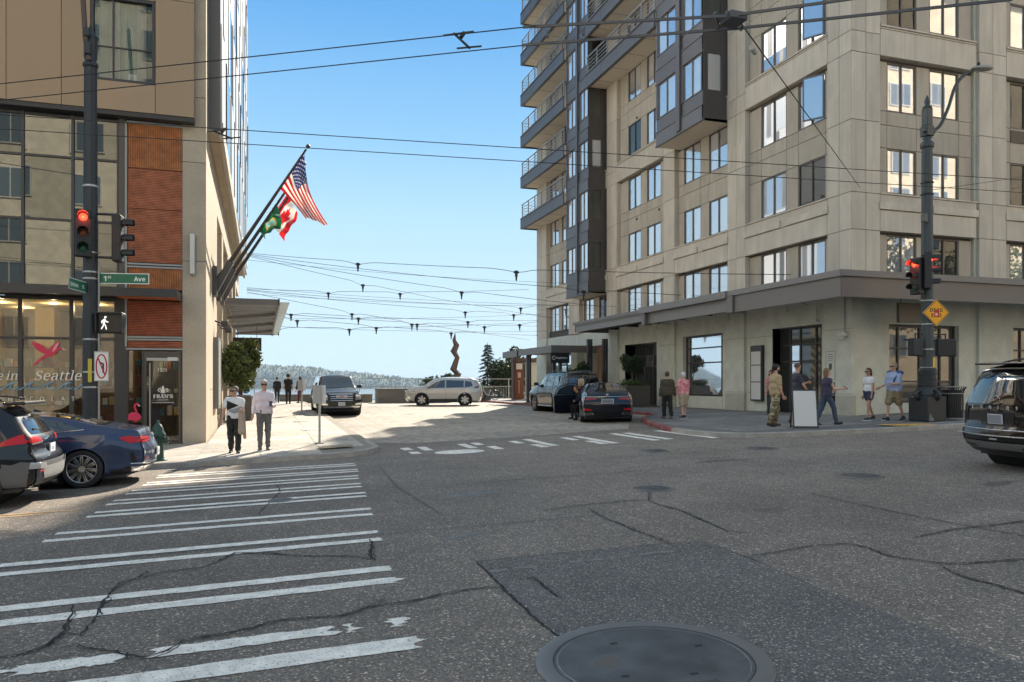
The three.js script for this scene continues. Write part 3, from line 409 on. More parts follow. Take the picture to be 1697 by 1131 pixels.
// ground floor: painted piers, deep openings
M('ground_core', [fb('L', 3.2, 31.5, -1.9, 3.2, -3.2, -3), fb('R', 3, 30, -1.9, 3.2, -3.2, -3)], mat([.07, .055, .045], .8), rb);
const sg = (side, a, b, lo, hi, o, m = MAT.sage, n = 'pier') => M(n, fb(side, a, b, lo, hi, o - 1, o), m, rb);
sg('L', .004, 1.35, -1.9, 3.2, .0); sg('L', 1.35, 1.62, -1.9, 3.2, -.12); sg('L', 1.62, 4.5, 2.18, 3.2, -.12, MAT.sage, 'lintel'); sg('L', 4.5, 6.25, -1.9, 3.2, -.12); sg('L', 6.25, 7.6, -1.9, 3.2, .0); sg('L', 7.6, 8, -1.9, 3.2, -.12); sg('L', 8, 11.4, 2.25, 3.2, -.12, MAT.sage, 'lintel'); sg('L', 8, 11.4, -1.9, -.62, -.1, MAT.sage, 'sill_wall'); sg('L', 11.4, 12, -1.9, 3.2, -.12); sg('L', 12, 13.5, -1.9, 3.2, 0); sg('L', 13.5, 14, -1.9, 3.2, -.12); sg('L', 14, 17.7, 2.15, 3.2, -.12, MAT.sage, 'lintel'); sg('L', 17.7, 18.4, -1.9, 3.2, -.12); sg('L', 18.4, 19.9, -1.9, 3.2, 0);
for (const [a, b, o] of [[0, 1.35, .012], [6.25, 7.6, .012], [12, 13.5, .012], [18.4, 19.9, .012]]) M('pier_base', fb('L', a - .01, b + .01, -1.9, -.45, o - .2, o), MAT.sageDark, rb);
for (const h of [-.4, 1.9]) for (const [a, b] of [[4.5, 6.25], [0, 1.35], [6.25, 7.6], [12, 13.5]]) M('joint_line', fb('L', a, b, h, h + .012, -.3, a === 4.5 ? -.119 : .0015), MAT.joint, rb);
sg('R', .002, 1.35, -1.9, 3.2, 0); sg('R', 1.35, 1.76, -1.9, 3.2, -.12); sg('R', 1.76, 5, 2.1, 3.2, -.12, MAT.sage, 'lintel'); sg('R', 1.76, 5, -1.9, -.72, -.1, MAT.sage, 'sill_wall'); sg('R', 5, 5.85, -1.9, 3.2, -.12); sg('R', 5.85, 7.2, -1.9, 3.2, 0); sg('R', 7.2, 7.7, -1.9, 3.2, -.12); sg('R', 7.7, 11.5, 2.1, 3.2, -.12, MAT.sage, 'lintel'); sg('R', 7.7, 11.5, -1.9, -.72, -.1, MAT.sage, 'sill_wall'); sg('R', 11.5, 18, -1.9, 3.2, 0);
// openings: frames and glass
function shopfront(side, d0, d1, h0, h1, o, vs, hs, glass, fm = MAT.metalDark, parent = rb, nm = 'shop_window') {
  const L = [fb(side, d0, d0 + .07, h0, h1, o - .1, o), fb(side, d1 - .07, d1, h0, h1, o - .1, o), fb(side, d0 + .07, d1 - .07, h0, h0 + .07, o - .1, o - .002), fb(side, d0 + .07, d1 - .07, h1 - .07, h1, o - .1, o - .002), ...vs.map(v => fb(side, v - .035, v + .035, h0 + .07, h1 - .07, o - .1, o - .001)), ...hs.map(h => fb(side, d0 + .07, d1 - .07, h - .03, h + .03, o - .1, o - .003))];
  const w = M(nm, L, fm, parent), X = [d0 + .07, ...vs, d1 - .07], Y = [h0 + .07, ...hs, h1 - .07];
  for (let i = 0; i + 1 < X.length; i++) for (let j = 0; j + 1 < Y.length; j++) M('pane', fb(side, X[i] + .003, X[i + 1] - .003, Y[j] + .003, Y[j + 1] - .003, o - .055, o - .045), typeof glass === 'function' ? glass(i, j) : glass, w); return w;
}
shopfront('L', 8.02, 11.38, -.6, 2.23, -.3, [8.35, 11.05], [.95, 1.65], MAT.mirror);
M('entry_floor', [fb('L', 1.62, 4.5, -1.6, -1.27, -1.2, -.1), fb('L', 14, 17.7, -1.6, -1.27, -1.6, -.1)], slabsGrey[0], rb);
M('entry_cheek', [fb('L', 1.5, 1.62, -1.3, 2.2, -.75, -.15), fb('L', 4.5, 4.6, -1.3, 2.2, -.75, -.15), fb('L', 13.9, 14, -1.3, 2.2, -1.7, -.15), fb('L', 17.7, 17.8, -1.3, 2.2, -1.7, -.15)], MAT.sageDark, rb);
const tinted = phys([.07, .075, .07], .02, .3, { ior: 1.9 });
shopfront('L', 1.62, 4.5, -1.27, 2.17, -.5, [2.4, 3.3, 3.9], [.85, 1.5], (i, j) => (i === 2 && j < 2) ? MAT.mirror : tinted, MAT.metalDark, rb, 'entrance_door'); shopfront('L', 14, 17.7, -1.27, 2.14, -.75, [14.7, 15.5, 16.4], [.9, 1.5], (i, j) => (i + j) % 3 ? tinted : MAT.mirror, MAT.metalDark, rb, 'entrance_door');
const mix = phys([.09, .09, .085], .02, .25, { ior: 1.8 });
shopfront('R', 1.76, 5, -.72, 2.08, -.3, [2.35, 3.35, 4.3], [.05, 1.25], mix); shopfront('R', 7.7, 11.5, -.72, 2.08, -.3, [8.3, 9.4, 10.6], [.05, 1.25], mix);
M('window_blade', [fb('R', 1.85, 4.9, -.64, -.55, -.29, -.26)], MAT.metalGrey, rb);
M('hanging_sign_box', [fb('R', -.02, .95, 2.05, 2.72, 1.0, 1.12).translate(1.0, 0, 0), bar([2, 2.7 + E, 1.06], [2, 3.2 + E, 1.06], .02), bar([1.1, 2.7 + E, 1.06], [1.1, 3.2 + E, 1.06], .02)], MAT.bronze, rb);
// small fittings on the wall
M('light_box_sign', [fb('L', 5.0, 5.75, -.75, 1.55, -.12, .03)], MAT.metalDark, rb); for (const [a, b] of [[-.68, .02], [.06, .72], [.76, 1.3]]) M('sign_face', fb('L', 5.06, 5.69, a, b, .03, .035), MAT.offwhite, rb);
printed('notice', .48, 1.05, 128, (c, w, h) => { c.fillStyle = '#c9c9bb'; c.fillRect(0, 0, w, h); c.strokeStyle = '#4c4c44'; c.lineWidth = 3; c.strokeRect(4, 4, w - 8, h - 8); c.fillStyle = '#3c4a3c'; c.beginPath(); c.moveTo(44, 120); c.lineTo(84, 120); c.lineTo(84, 165); c.lineTo(64, 190); c.lineTo(44, 165); c.fill(); c.fillStyle = '#55554c'; for (let i = 0; i < 4; i++) c.fillRect(30, 30 + i * 18, 68, 5); }, rb, [-.012, .62 + E, -1.02], { turn: -Math.PI / 2 });
printed('notice', .48, .7, 128, (c, w, h) => { c.fillStyle = '#3d3b3a'; c.fillRect(0, 0, w, h); c.fillStyle = '#d8d4cc'; c.fillRect(12, 12, w - 24, 34); c.fillRect(12, 62, w - 24, 40); c.fillRect(12, 118, w - 24, 50); }, rb, [-.012, -.33 + E, -1.02], { turn: -Math.PI / 2 });
M('camera', [rbx(-.3, -.02, 1.62 + E, 1.78 + E, -.42, -.14, .03), new THREE.SphereGeometry(.1, 14, 10).translate(-.18, 1.6 + E, -.3)], MAT.offwhite, rb); M('conduit', tube([[-.05, 3.1 + E, -.6], [-.05, 3.0 + E, -.3], [-.05, 2.6 + E, -.28], [-.05, 1.75 + E, -.28]], .022, 6), MAT.galv, rb);
M('wall_lamp', [bar([-.02, 2.3 + E, -1.75], [-.02, 2.8 + E, -1.75], .03), rbx(-.18, .0, 2.24 + E, 2.34 + E, -1.82, -1.62, .03)], MAT.offwhite, rb);
{ const s = thing('wall_sconce', 'lit amber wall sconce beside the far entrance', 'lamp', [19.5 + .95, .55 + E, -(21.6 + 17.62)]); M('backplate', rbx(-.12, .12, -.4, .4, .02, .06, .02), MAT.bronze, s); M('lamp_glass', new THREE.CapsuleGeometry(.085, .42, 6, 14).translate(0, 0, .14), mat([.9, .62, .2], .4, 0, { emissive: lin(1, .62, .16), emissiveIntensity: .75 }), s); const pl = new THREE.PointLight(lin(1, .68, .3), 1.0, 0, 2); pl.position.set(0, 0, .32); pl.castShadow = true; s.add(pl); }
// entrance wing beyond, with its own flat canopy
{
  sg('L', 19.9, 21.6, 2.3, 3.2, -.12); sg('L', 21.6, 32, 2.3, 3.2, -.12); sg('L', 22.2, 23.2, -1.9, 2.3, -.1); sg('L', 24.6, 25.6, -1.9, 2.3, -.1); sg('L', 30, 32, -1.9, 3.2, 0);
  M('wood_panel', [fb('L', 20.8, 22.0, -1.3, 2.3, -.6, -.4)], MAT.wood, rb); shopfront('L', 19.9, 20.8, -1.3, 2.28, -.35, [], [1.2], MAT.mirror); shopfront('L', 25.6, 30, -1.3, 2.28, -.35, [27, 28.5], [1.2], (i, j) => (i + j) % 2 ? MAT.mirror : tinted); M('entry_backing', fb('L', 22, 25.6, -1.3, 2.3, -1, -.6), MAT.sageDark, rb);
  M('entry_column', [fb('L', 26.2, 26.45, -1.6, 2.3, .3, .5), fb('L', 27.4, 27.65, -1.6, 2.3, .3, .5)], MAT.metalGrey, rb);
  const c = thing('entrance_canopy', 'flat grey steel canopy on posts over the far entrance', 'canopy', [17.2, 0, -42.8]);
  M('roof', [bx(-.6, 2.2, 2.02 + E, 2.2 + E, -9.5, 0)], canM[1], c); M('fascia', [bx(-.75, -.6, 1.82 + E, 2.24 + E, -6, 0), bx(-.75, -.6, 1.76 + E, 2.2 + E, -9.6, -6.4), bx(-.75, 2.25, 1.83 + E, 2.26 + E, 0, .12)], canM[0], c); M('joint_plate', bx(-.68, -.55, 1.78 + E, 2.18 + E, -6.4, -6), MAT.metalDark, c);
  for (const [x, z, y] of [[1.0, 1.8, 2.55], [1.7, 2.4, 2.55], [-.3, -5.2, 2.0]]) M('post', [bx(x - .14, x - .04, -1.45 + E, y + E, z - .15, z + .1), bx(x + .04, x + .14, -1.45 + E, y + E, z - .15, z + .1)], MAT.metalDark, c);
  const s = thing('hanging_sign', 'black hanging sign with white ring and lettering under the far canopy', 'sign', [16.97, 1.5 + E, -42.6]); M('board', rbx(-.6, .6, -.31, .31, -.05, .05, .01), MAT.black, s); printed('lettering', 1.18, .6, 512, (x, w, h) => { x.fillStyle = '#1a1a1d'; x.fillRect(0, 0, w, h); x.strokeStyle = '#e6e6e6'; x.lineWidth = 14; x.beginPath(); x.arc(80, h / 2, 42, .4, 6.0); x.stroke(); x.fillStyle = '#e6e6e6'; x.font = 'bold 58px sans-serif'; x.textBaseline = 'middle'; x.fillText('SingleStore', 142, h / 2, 350); }, s, [0, 0, .054]);
}
// ---------------------------------------------------------------- hotel on the left
const hb = thing('hotel_building', 'brown metal and pale stone hotel with shop at street level on the left', 'building', [-1.5, 0, -23.4]);
const hbx = (x0, x1, h0, h1, z0, z1) => bx(x0, x1, h0 + E, h1 + E, z0, z1);
{
  const st = [.71, .725, .695].map((t, i) => mat(0xffffff, .75, 0, { map: rep(conc(t, [1, .925, .81], 510 + i * 9, .6), .35), bumpMap: rep(fineB, 1), bumpScale: .0015 }));
  const bp = [[.37, .255, .15], [.385, .265, .157], [.355, .245, .143]].map(c => mat(c, .5, .1));
  let n = 0; const P = (name, g, ms) => M(name, g, Array.isArray(ms) ? ms[n++ % ms.length] : ms, hb);
  // stone corner pillar, in courses
  P('pillar_core', hbx(-.60, -.03, -2.4, 16, -.6, -.03), MAT.joint); [-2.4, 3.45, 6.25, 8.1, 11, 14, 17].forEach((h, i, a) => { if (i) { P('pillar_stone', hbx(-.62, -.004, a[i - 1] + .008, h - .008, -.03, 0), st); P('pillar_stone', hbx(-.03, 0, a[i - 1] + .008, h - .008, -1.6, -.004), st); } });
  // flank wall along the side street
  P('flank_core', [hbx(-.6, -.03, -2, 7.6, -3.8, -.6), hbx(-6, -1.2, -2, 7.6, -33, -3.8)], MAT.joint);
  for (const [a, b] of [[1.6, 3.7], [3.7, 5.6]]) for (const [lo, hi] of [[-2, -.2], [-.2, 3.45], [3.45, 6.0]]) P('flank_stone', hbx(-.4, 0, lo + .006, hi - .006, -b + .006, -a - .006), st);
  P('flank_stone', hbx(-.4, -.01, 6, 7.5, -33, -1.6), st);
  for (let d = 9.5; d < 30; d += 5.5) { P('flank_pier', hbx(-.5, -.02, -2, 6, -d - 1.1, -d), st); P('flank_window', hbx(-.62, -.6, -1.6, 5.9, -d - 5.4, -d - 1.1), MAT.mirror); for (const h of [1.6, 4.0]) P('transom', hbx(-.62, -.5, h, h + .09, -d - 5.4, -d - 1.12), MAT.bronze); }
  P('flank_window', hbx(-.62, -.6, -1.6, 5.9, -9.5, -5.6), MAT.mirror); for (const d of [5.65, 7.5]) P('mullion', hbx(-.6, -.48, -1.6, 5.9, -d - .08, -d), MAT.bronze); P('flank_base', hbx(-.5, -.05, -2, -1.2, -33, -5.6), st);
  // tower above: pale panels, glass and dark upright fins in a staggered pattern
  const tp = [mat([.74, .74, .73], .35, .1), mat([.66, .68, .70], .3, .2), phys([.66, .72, .78], .04, .9)], fin = mat([.055, .052, .052], .4, .4);
  P('tower_soffit', hbx(-1.4, .36, 7.42, 7.5, -33, -.9), st[1]); P('tower_edge', [hbx(.3, .42, 7.28, 7.75, -33, -.92)], mat([.42, .38, .33], .6)); P('tower_end', hbx(-.02, .345, 7.5, 42, -.98, -.9), mat([.16, .14, .125], .5, .3));
  { const tc = M('tower', hbx(-12.3, 0, 7.5, 42, -32, 0), tp[1], hb); tc.position.set(.26, 0, -.98); tc.rotation.y = -.0095;
    for (let f = 0; f < 9; f++) for (let k = 0; k < 10; k++) { const h = 7.76 + f * 3.25, d = .02 + k * 3.06; M('tower_panel', hbx(0, .06, h, h + 3.22, -d - 3.05, -d), tp[(k * 2 + f) % 3], tc); const o = (f * 1.27) % 3.05; M('tower_fin', hbx(.06, .085, h + .1, h + 3.15, -d - o - .9, -d - o - .4), fin, tc); } }
  // brown metal-panel storeys over the avenue
  P('soffit', hbx(-14, -.3, 7.28, 7.4, -1.2, .33), mat([.05, .045, .04], .6)); P('panel_core', [hbx(-14, -2.9, 7.41, 20, -1, .31), hbx(-1.26, -.31, 7.41, 20, -1, .31), hbx(-2.9, -1.26, 7.41, 8.17, -1, .309), hbx(-2.9, -1.26, 10.51, 20, -1, .309), hbx(-2.9, -1.26, 8.17, 10.51, -1, -.6)], MAT.joint);
  const cols = [-14, -10.2, -7.2, -4.83, -3.56, -2.87, -1.28, -.29];
  for (let i = 0; i + 1 < cols.length; i++) { const a = cols[i] + .008, b = cols[i + 1] - .008; if (i === 5) { P('brown_panel', hbx(a, b, 7.41, 8.18, .3, .35), bp); P('brown_panel', hbx(a, b, 10.5, 13.5, .3, .35), bp); } else { const j = i === 6 ? 10.6 : 12.4; P('brown_panel', hbx(a, b, 7.41, j - .008, .3, .35), bp); P('brown_panel', hbx(a, b, j + .008, 16, .3, .35), bp); } }
  P('panel_return', hbx(-.296, -.288, 7.41, 16, -.02, .345), bp);
  // hotel room window with drawn-back curtains
  { const w = P('room_window', [hbx(-2.87, -2.80, 8.18, 10.5, .05, .33), hbx(-1.36, -1.29, 8.18, 10.5, .05, .33), hbx(-2.8, -1.36, 10.42, 10.5, .05, .33), hbx(-2.8, -1.36, 8.18, 8.26, .05, .33), hbx(-2.35, -2.31, 8.26, 10.42, .2, .27), hbx(-2.8, -1.36, 9.12, 9.15, .2, .26)], MAT.metalDark);
    M('pane', hbx(-2.8, -1.36, 8.26, 10.42, .225, .235), MAT.shopGlass, w); P('room_back', hbx(-2.9, -1.26, 8.1, 10.6, -.55, -.5), mat([.22, .27, .24], .8));
    const fold = (x0, x1, m, z, amp = .035) => { const pos = [], idx = [], N = 48; for (let i = 0; i <= N; i++) { const x = lerp(x0, x1, i / N), q = z + Math.sin(i * 1.3) * amp; pos.push(x, 8.26 + E, q, x, 10.44 + E, q); if (i) { const o = 2 * i; idx.push(o - 2, o, o - 1, o - 1, o, o + 1); } } return M('curtain', flatGeo(pos, idx), m, w); };
    const sheer = mat([.46, .55, .50], .85, 0, { side: THREE.DoubleSide }), wh = mat([.75, .75, .72], .85, 0, { side: THREE.DoubleSide }); fold(-2.8, -2.4, sheer, .13, .02); fold(-2.2, -1.75, sheer, .11, .02); fold(-2.42, -2.18, wh, .17, .025); fold(-1.76, -1.52, wh, .17, .025); fold(-1.5, -1.37, sheer, .13, .02); M('chair_back', rbx(-2.0, -1.75, 8.26 + E, 8.5 + E, .0, .15, .04), MAT.white, w); }
  // curtain wall over the shop
  const cwv = [-9.6, -8.2, -6.9, -5.72, -4.54, -3.36, -2.25], cwh = [2.62, 4.4, 6.1, 7.2], cw = P('curtain_wall_frame', [...cwv.map(x => hbx(x - .035, x + .035, 2.62, 7.25, -.1, .03)), ...cwh.map(h => hbx(-9.6, -2.25, h - .03, h + .03, -.1, .02))], MAT.metalDark);
  const cg = [phys([.16, .165, .15], .012, .7), phys([.11, .115, .105], .012, .7)];
  for (let i = 0; i + 1 < cwv.length; i++) for (let j = 0; j < 3; j++) { const p = M('pane', bx(-(cwv[i + 1] - cwv[i]) / 2 + .035, (cwv[i + 1] - cwv[i]) / 2 - .035, -(cwh[j + 1] - cwh[j]) / 2 + .03, (cwh[j + 1] - cwh[j]) / 2 - .03, -.006, .006), cg[(i + j) % 2], cw); p.position.set((cwv[i] + cwv[i + 1]) / 2, (cwh[j] + cwh[j + 1]) / 2 + E, -.03); p.rotation.set(rr(-.004, .004), rr(-.004, .004), 0); }
  P('wall_strip', hbx(-2.22, -2.08, 2.3, 7.28, -.3, .06), MAT.bronze); P('rail', hbx(-2.08, -2.03, 1, 7.2, -.1, .05), MAT.galv);
  // woven terracotta screens, one bay of stacked panels
  const weave = (c0, c1, seed, upright) => { const nz = tileNoise(seed, 128), f = (u, v) => { const a = upright ? u : v, b = upright ? v : u, row = Math.floor(a * 22), q = a * 22 - row, t = (q < .22 ? .12 : .62 + .38 * Math.sin(q * 3.14)) * (((b * 30 + (row % 2) * .5) % 1) < .1 ? .55 : 1); return clamp(t + (nz(u, v) - .5) * .35); };
    return mat(0xffffff, .75, .0, { map: tex(512, (u, v) => { const t = f(u, v), q = nA(u, v); return c0.map((c, i) => lerp(c, c1[i], t) * (.82 + q * .36)); }), bumpMap: tex(512, (u, v) => { const t = f(u, v); return [t, t, t]; }, false), bumpScale: .012 }); };
  const amber = weave([.36, .20, .10], [.76, .48, .28], 61, true), brick = weave([.36, .18, .10], [.76, .46, .31], 67, false), brickD = weave([.32, .15, .09], [.68, .39, .27], 71, false);
  for (const [lo, hi, m] of [[5.97, 7.18, amber], [4.85, 5.95, brick], [3.36, 4.83, brick], [2.62, 3.2, amber], [1.32, 2.28, brickD], [.98, 1.16, brickD]]) P('screen_panel', hbx(-2.02, -.63, lo, hi, -.06, .0), m);
  for (const h of [3.2, 3.28, 1.18, 1.25, .92]) P('rail', hbx(-2.06, -.62, h, h + .05, -.05, .03), MAT.galv); P('rail', hbx(-2.05, -.62, 7.18, 7.26, -.1, .02), MAT.galv); P('screen_backing', hbx(-2.06, -.6, .9, 7.28, -.3, -.07), MAT.dark);
  // awning
  P('awning', [hbx(-12, -.66, 2.34, 2.42, -.1, 1.15), hbx(-12, -.66, 2.28, 2.5, 1.15, 1.2)], MAT.metalDark); P('awning_soffit', hbx(-2.2, -.68, 2.318, 2.336, 0, 1.14), mat([.46, .13, .045], .6)); P('awning_end', hbx(-.68, -.64, 2.28, 2.5, -.05, 1.19), MAT.bronze);
  // shop: room, front, door
  const cream = mat([.42, .31, .15], .8); P('shop_room', [hbx(-9.6, -.7, -2, 2.4, -4.1, -4), hbx(-9.7, -9.6, -2, 2.4, -4, -.1), hbx(-.72, -.64, -2, .95, -4, -.1)], cream); P('shop_ceiling', hbx(-9.6, -.7, 2.25, 2.33, -4, -.1), mat([.45, .36, .2], .8)); P('shop_floor', hbx(-9.6, -.7, -2.1, -1.86, -4, -.05), mat([.16, .10, .06], .5));
  P('shop_pillar', hbx(-4.9, -4.4, -1.9, 2.3, -3.2, -2.6), mat([.30, .24, .14], .8)); P('shop_partition', hbx(-4.4, -2.2, -1.9, 1.1, -3.4, -3.3), mat([.10, .06, .035], .6));
  const fv = [-9.6, -8.0, -6.6, -5.6, -4.60, -3.39, -2.3], sf = P('shop_front', [...fv.map(x => hbx(x - .05, x + .05, -1.95, 2.3, -.12, .02)), hbx(-9.6, -2.3, -1.95, -1.75, -.12, .018), hbx(-9.6, -2.3, 1.17, 1.24, -.12, .017), hbx(-9.6, -2.3, 2.24, 2.32, -.12, .016), hbx(-2.3, -2.02, -1.95, 2.3, -.12, .022)], MAT.metalDark);
  for (let i = 0; i + 1 < fv.length; i++) for (const [a, b] of [[-1.75, 1.17], [1.24, 2.24]]) M('pane', hbx(fv[i] + .05, fv[i + 1] - .05, a, b, -.046, -.036), MAT.shopGlass, sf);
  M('pane', hbx(-2.0, -1.66, -1.75, .9, -.046, -.036), MAT.shopGlass, sf); M('side_frame', [hbx(-2.02, -2.0, -1.9, .92, -.1, .01), hbx(-1.66, -1.6, -1.9, .92, -.1, .01)], MAT.metalDark, sf);
  const dr = P('shop_door', [hbx(-1.6, -1.54, -1.8, .88, -.1, .015), hbx(-.72, -.66, -1.8, .88, -.1, .015), hbx(-1.54, -.72, .70, .88, -.1, .014), hbx(-1.54, -.72, -1.8, -1.66, -.1, .014)], MAT.bronze); M('pane', hbx(-1.54, -.72, -1.66, .70, -.046, -.036), MAT.shopGlass, dr); M('pull_handle', [bar([-1.45, -1.3 + E, .06], [-1.45, .55 + E, .06], .018)], MAT.steel, dr); M('top_rail', hbx(-1.54, -.72, .62, .7, -.09, .01), MAT.steel, dr); M('closer', hbx(-1.0, -.75, .62, .72, .012, .05), MAT.offwhite, dr);
  P('door_mat', hbx(-1.6, -.66, -1.84, -1.80, -1.2, .1), MAT.galv);
  // glass lettering
  const scr = '"Brush Script MT", cursive';
  printed('window_lettering', 2.3, .42, 768, (c, w, h) => { c.clearRect(0, 0, w, h); c.fillStyle = '#e9e6dd'; c.font = 'italic 100px serif'; c.textBaseline = 'middle'; c.fillText('e', 40, h * .52); c.fillText('in', 110, h * .52); c.font = 'italic 118px serif'; c.fillText('Seattle', 330, h * .5, 390); }, hb, [-4.12, .2 + E, .03], { clear: true });
  printed('window_waves', 2.2, .26, 768, (c, w, h) => { c.strokeStyle = '#6fa8c9'; c.lineWidth = 9; for (let i = 0; i < 5; i++) { const x = 10 + i * 150; c.beginPath(); c.moveTo(x, 75); c.bezierCurveTo(x + 50, 75, x + 70, 12, x + 118, 14); c.bezierCurveTo(x + 86, 22, x + 78, 60, x + 104, 68); c.bezierCurveTo(x + 120, 70, x + 140, 66, x + 150, 52); c.stroke(); } }, hb, [-4.0, -.09 + E, .031], { clear: true });
  printed('window_lettering', 3.6, .16, 1024, (c, w, h) => { c.fillStyle = '#e9e6dd'; c.font = '46px sans-serif'; c.textBaseline = 'middle'; c.textAlign = 'center'; 'CHOCOLATES'.split('').forEach((s, i) => c.fillText(s, 60 + i * 70 * 1.0, h / 2)); }, hb, [-3.48, -.43 + E, .032], { clear: true });
  const bird = (c, s) => { c.scale(s, s); c.fillStyle = '#d8345a'; c.beginPath(); c.moveTo(60, 62); c.bezierCurveTo(30, 55, 12, 30, 2, 4); c.bezierCurveTo(30, 12, 60, 18, 68, 46); c.bezierCurveTo(78, 40, 84, 16, 118, 2); c.bezierCurveTo(116, 26, 104, 44, 88, 52); c.bezierCurveTo(100, 50, 104, 32, 120, 30); c.bezierCurveTo(128, 29, 136, 34, 136, 40); c.bezierCurveTo(120, 36, 112, 44, 104, 56); c.bezierCurveTo(92, 72, 74, 78, 58, 78); c.lineTo(14, 118); c.lineTo(12, 108); c.lineTo(46, 76); c.closePath(); c.fill(); c.fillStyle = '#f0a5b4'; c.beginPath(); c.moveTo(88, 50); c.bezierCurveTo(92, 34, 100, 14, 116, 5); c.bezierCurveTo(112, 26, 104, 42, 90, 52); c.fill(); c.fillStyle = '#e8dcd2'; c.beginPath(); c.moveTo(126, 30); c.lineTo(148, 42); c.lineTo(134, 42); c.fill(); };
  printed('window_flamingo', .86, .68, 300, (c, w, h) => bird(c, 2), hb, [-3.92, .79 + E, .033], { clear: true });
  printed('window_flamingo', .40, .60, 200, (c, w, h) => { c.strokeStyle = '#d8345a'; c.lineWidth = 22; c.lineCap = 'round'; c.beginPath(); c.moveTo(105, 190); c.bezierCurveTo(150, 150, 70, 90, 105, 50); c.bezierCurveTo(120, 30, 148, 44, 146, 62); c.stroke(); c.fillStyle = '#d8345a'; c.beginPath(); c.ellipse(95, 215, 82, 58, .15, 0, 7); c.fill(); c.beginPath(); c.moveTo(20, 220); c.lineTo(8, 265); c.lineTo(70, 262); c.fill(); c.fillRect(86, 255, 8, 45); c.fillRect(106, 255, 8, 45); c.fillStyle = '#efe0d4'; c.beginPath(); c.moveTo(140, 50); c.lineTo(172, 72); c.lineTo(140, 72); c.fill(); }, hb, [-1.83, -.80 + E, .03], { clear: true });
  printed('door_lettering', .8, 1.15, 360, (c, w, h) => { c.fillStyle = '#e9e6dd'; c.textAlign = 'center'; c.font = '52px sans-serif'; c.fillText('1325', 170, 60); c.font = 'bold 62px serif'; c.fillText("FRAN'S", w / 2, 395, 300); c.font = '20px sans-serif'; c.fillText('CHOCOLATES', w / 2, 425); c.fillRect(50, 450, 260, 5); c.font = '90px serif'; c.beginPath(); c.ellipse(180, 285, 13, 46, 0, 0, 7); c.fill(); c.lineWidth = 10; c.strokeStyle = '#e9e6dd'; for (const s of [-1, 1]) { c.beginPath(); c.moveTo(180 + s * 10, 330); c.bezierCurveTo(180 + s * 20, 280, 180 + s * 45, 262, 180 + s * 56, 290); c.bezierCurveTo(180 + s * 60, 310, 180 + s * 42, 316, 180 + s * 40, 302); c.stroke(); } c.fillRect(150, 318, 60, 9); c.fillRect(160, 344, 40, 6); }, hb, [-1.12, -.12 + E, .02], { clear: true });
  // shelves and goods
  const goods = [[.55, .22, .05], [.5, .36, .1], [.3, .1, .05], [.55, .5, .42], [.07, .16, .2], [.25, .3, .16], [.6, .55, .48], [.2, .05, .04]].map(c => mat(c, .5)), R2 = rng(99);
  for (const [x0, x1, z, hs] of [[-5.4, -3.5, -.9, [-1.15, -.62, -.08, .45]], [-3.2, -2.35, -.8, [-1.15, -.62, -.08, .45]], [-2.0, -1.62, -1.1, [-1.15, -.62, -.05, .5]], [-7.4, -5.7, -1.2, [-1.15, -.5, .1]], [-1.5, -.8, -2.2, [-1.0, -.3, .4]]]) {
    const s = thing('display_shelf', `dark wooden shop shelf of boxed sweets ${x0 < -7 ? 'deep at the left of' : x0 < -5 ? 'behind the flying bird on' : x0 < -3 ? 'nearest the door in' : x0 < -1.9 ? 'behind the standing bird on' : 'seen through the door beside'} the shop window`, 'shelf', [-1.5 + x0, E - 1.9, -23.4 + z], 0, 'shelves inside the shop');
    for (const h of hs) { M('shelf', bx(0, x1 - x0, h + 1.9 - .03, h + 1.9, -.35, 0), mat([.09, .05, .03], .5), s); let x = .03; while (x < x1 - x0 - .12) { const w = .08 + R2() * .14, hh = .1 + R2() * .22; M('box', rbx(x, x + w, h + 1.9, h + 1.9 + hh, -.24, -.04, .01, 1), goods[Math.floor(R2() * 8)], s); x += w + .02 + R2() * .08; } }
    for (const x of [0, x1 - x0]) M('upright', bx(x - .02, x + .02, 0, 2.4, -.37, -.33), mat([.09, .05, .03], .5), s);
  }
  for (const [x, z] of [[-5.4, -1.3], [-4.1, -1.2], [-3.0, -1.2], [-5.2, -2.8], [-1.3, -1.0]]) { const l = thing('downlight', 'small lit ceiling downlight inside the shop', 'light', [-1.5 + x, E + 2.245, -23.4 + z], 0, 'downlights in the shop ceiling'); M('trim', lathe([[.05, 0], [.075, -.012], [.08, 0]], 16), MAT.white, l); M('lamp_lens', new THREE.CircleGeometry(.05, 16).rotateX(Math.PI / 2).translate(0, -.004, 0), mat([1, .85, .55], .5, 0, { emissive: lin(1, .8, .45), emissiveIntensity: 3 }), l); const p = new THREE.PointLight(lin(1, .72, .38), 1.5, 0, 2); p.position.set(0, -.12, 0); p.castShadow = true; l.add(p); }
  // framed display boards on the flank, louvred canopy
  P('display_board', [hbx(0, .16, -.85, 1.5, -4.9, -3.4)], mat([.20, .19, .17], .5, .3)); P('board_face', hbx(.03, .165, -.75, 1.4, -4.8, -3.5), mat([.42, .42, .38], .3)); P('wall_light', [rbx(-.42, -.28, 3.05 + E, 4.2 + E, .02, .2, .02)], MAT.steel); 
  for (let i = 0; i < 3; i++) P('floodlight', [bar([0, 2.1 + E, -4.3 - i * 1.6], [.25, 2.0 + E, -4.3 - i * 1.6], .03), rbx(.2, .42, 1.9 + E, 2.1 + E, -4.4 - i * 1.6, -4.2 - i * 1.6, .03)], MAT.metalDark);
}
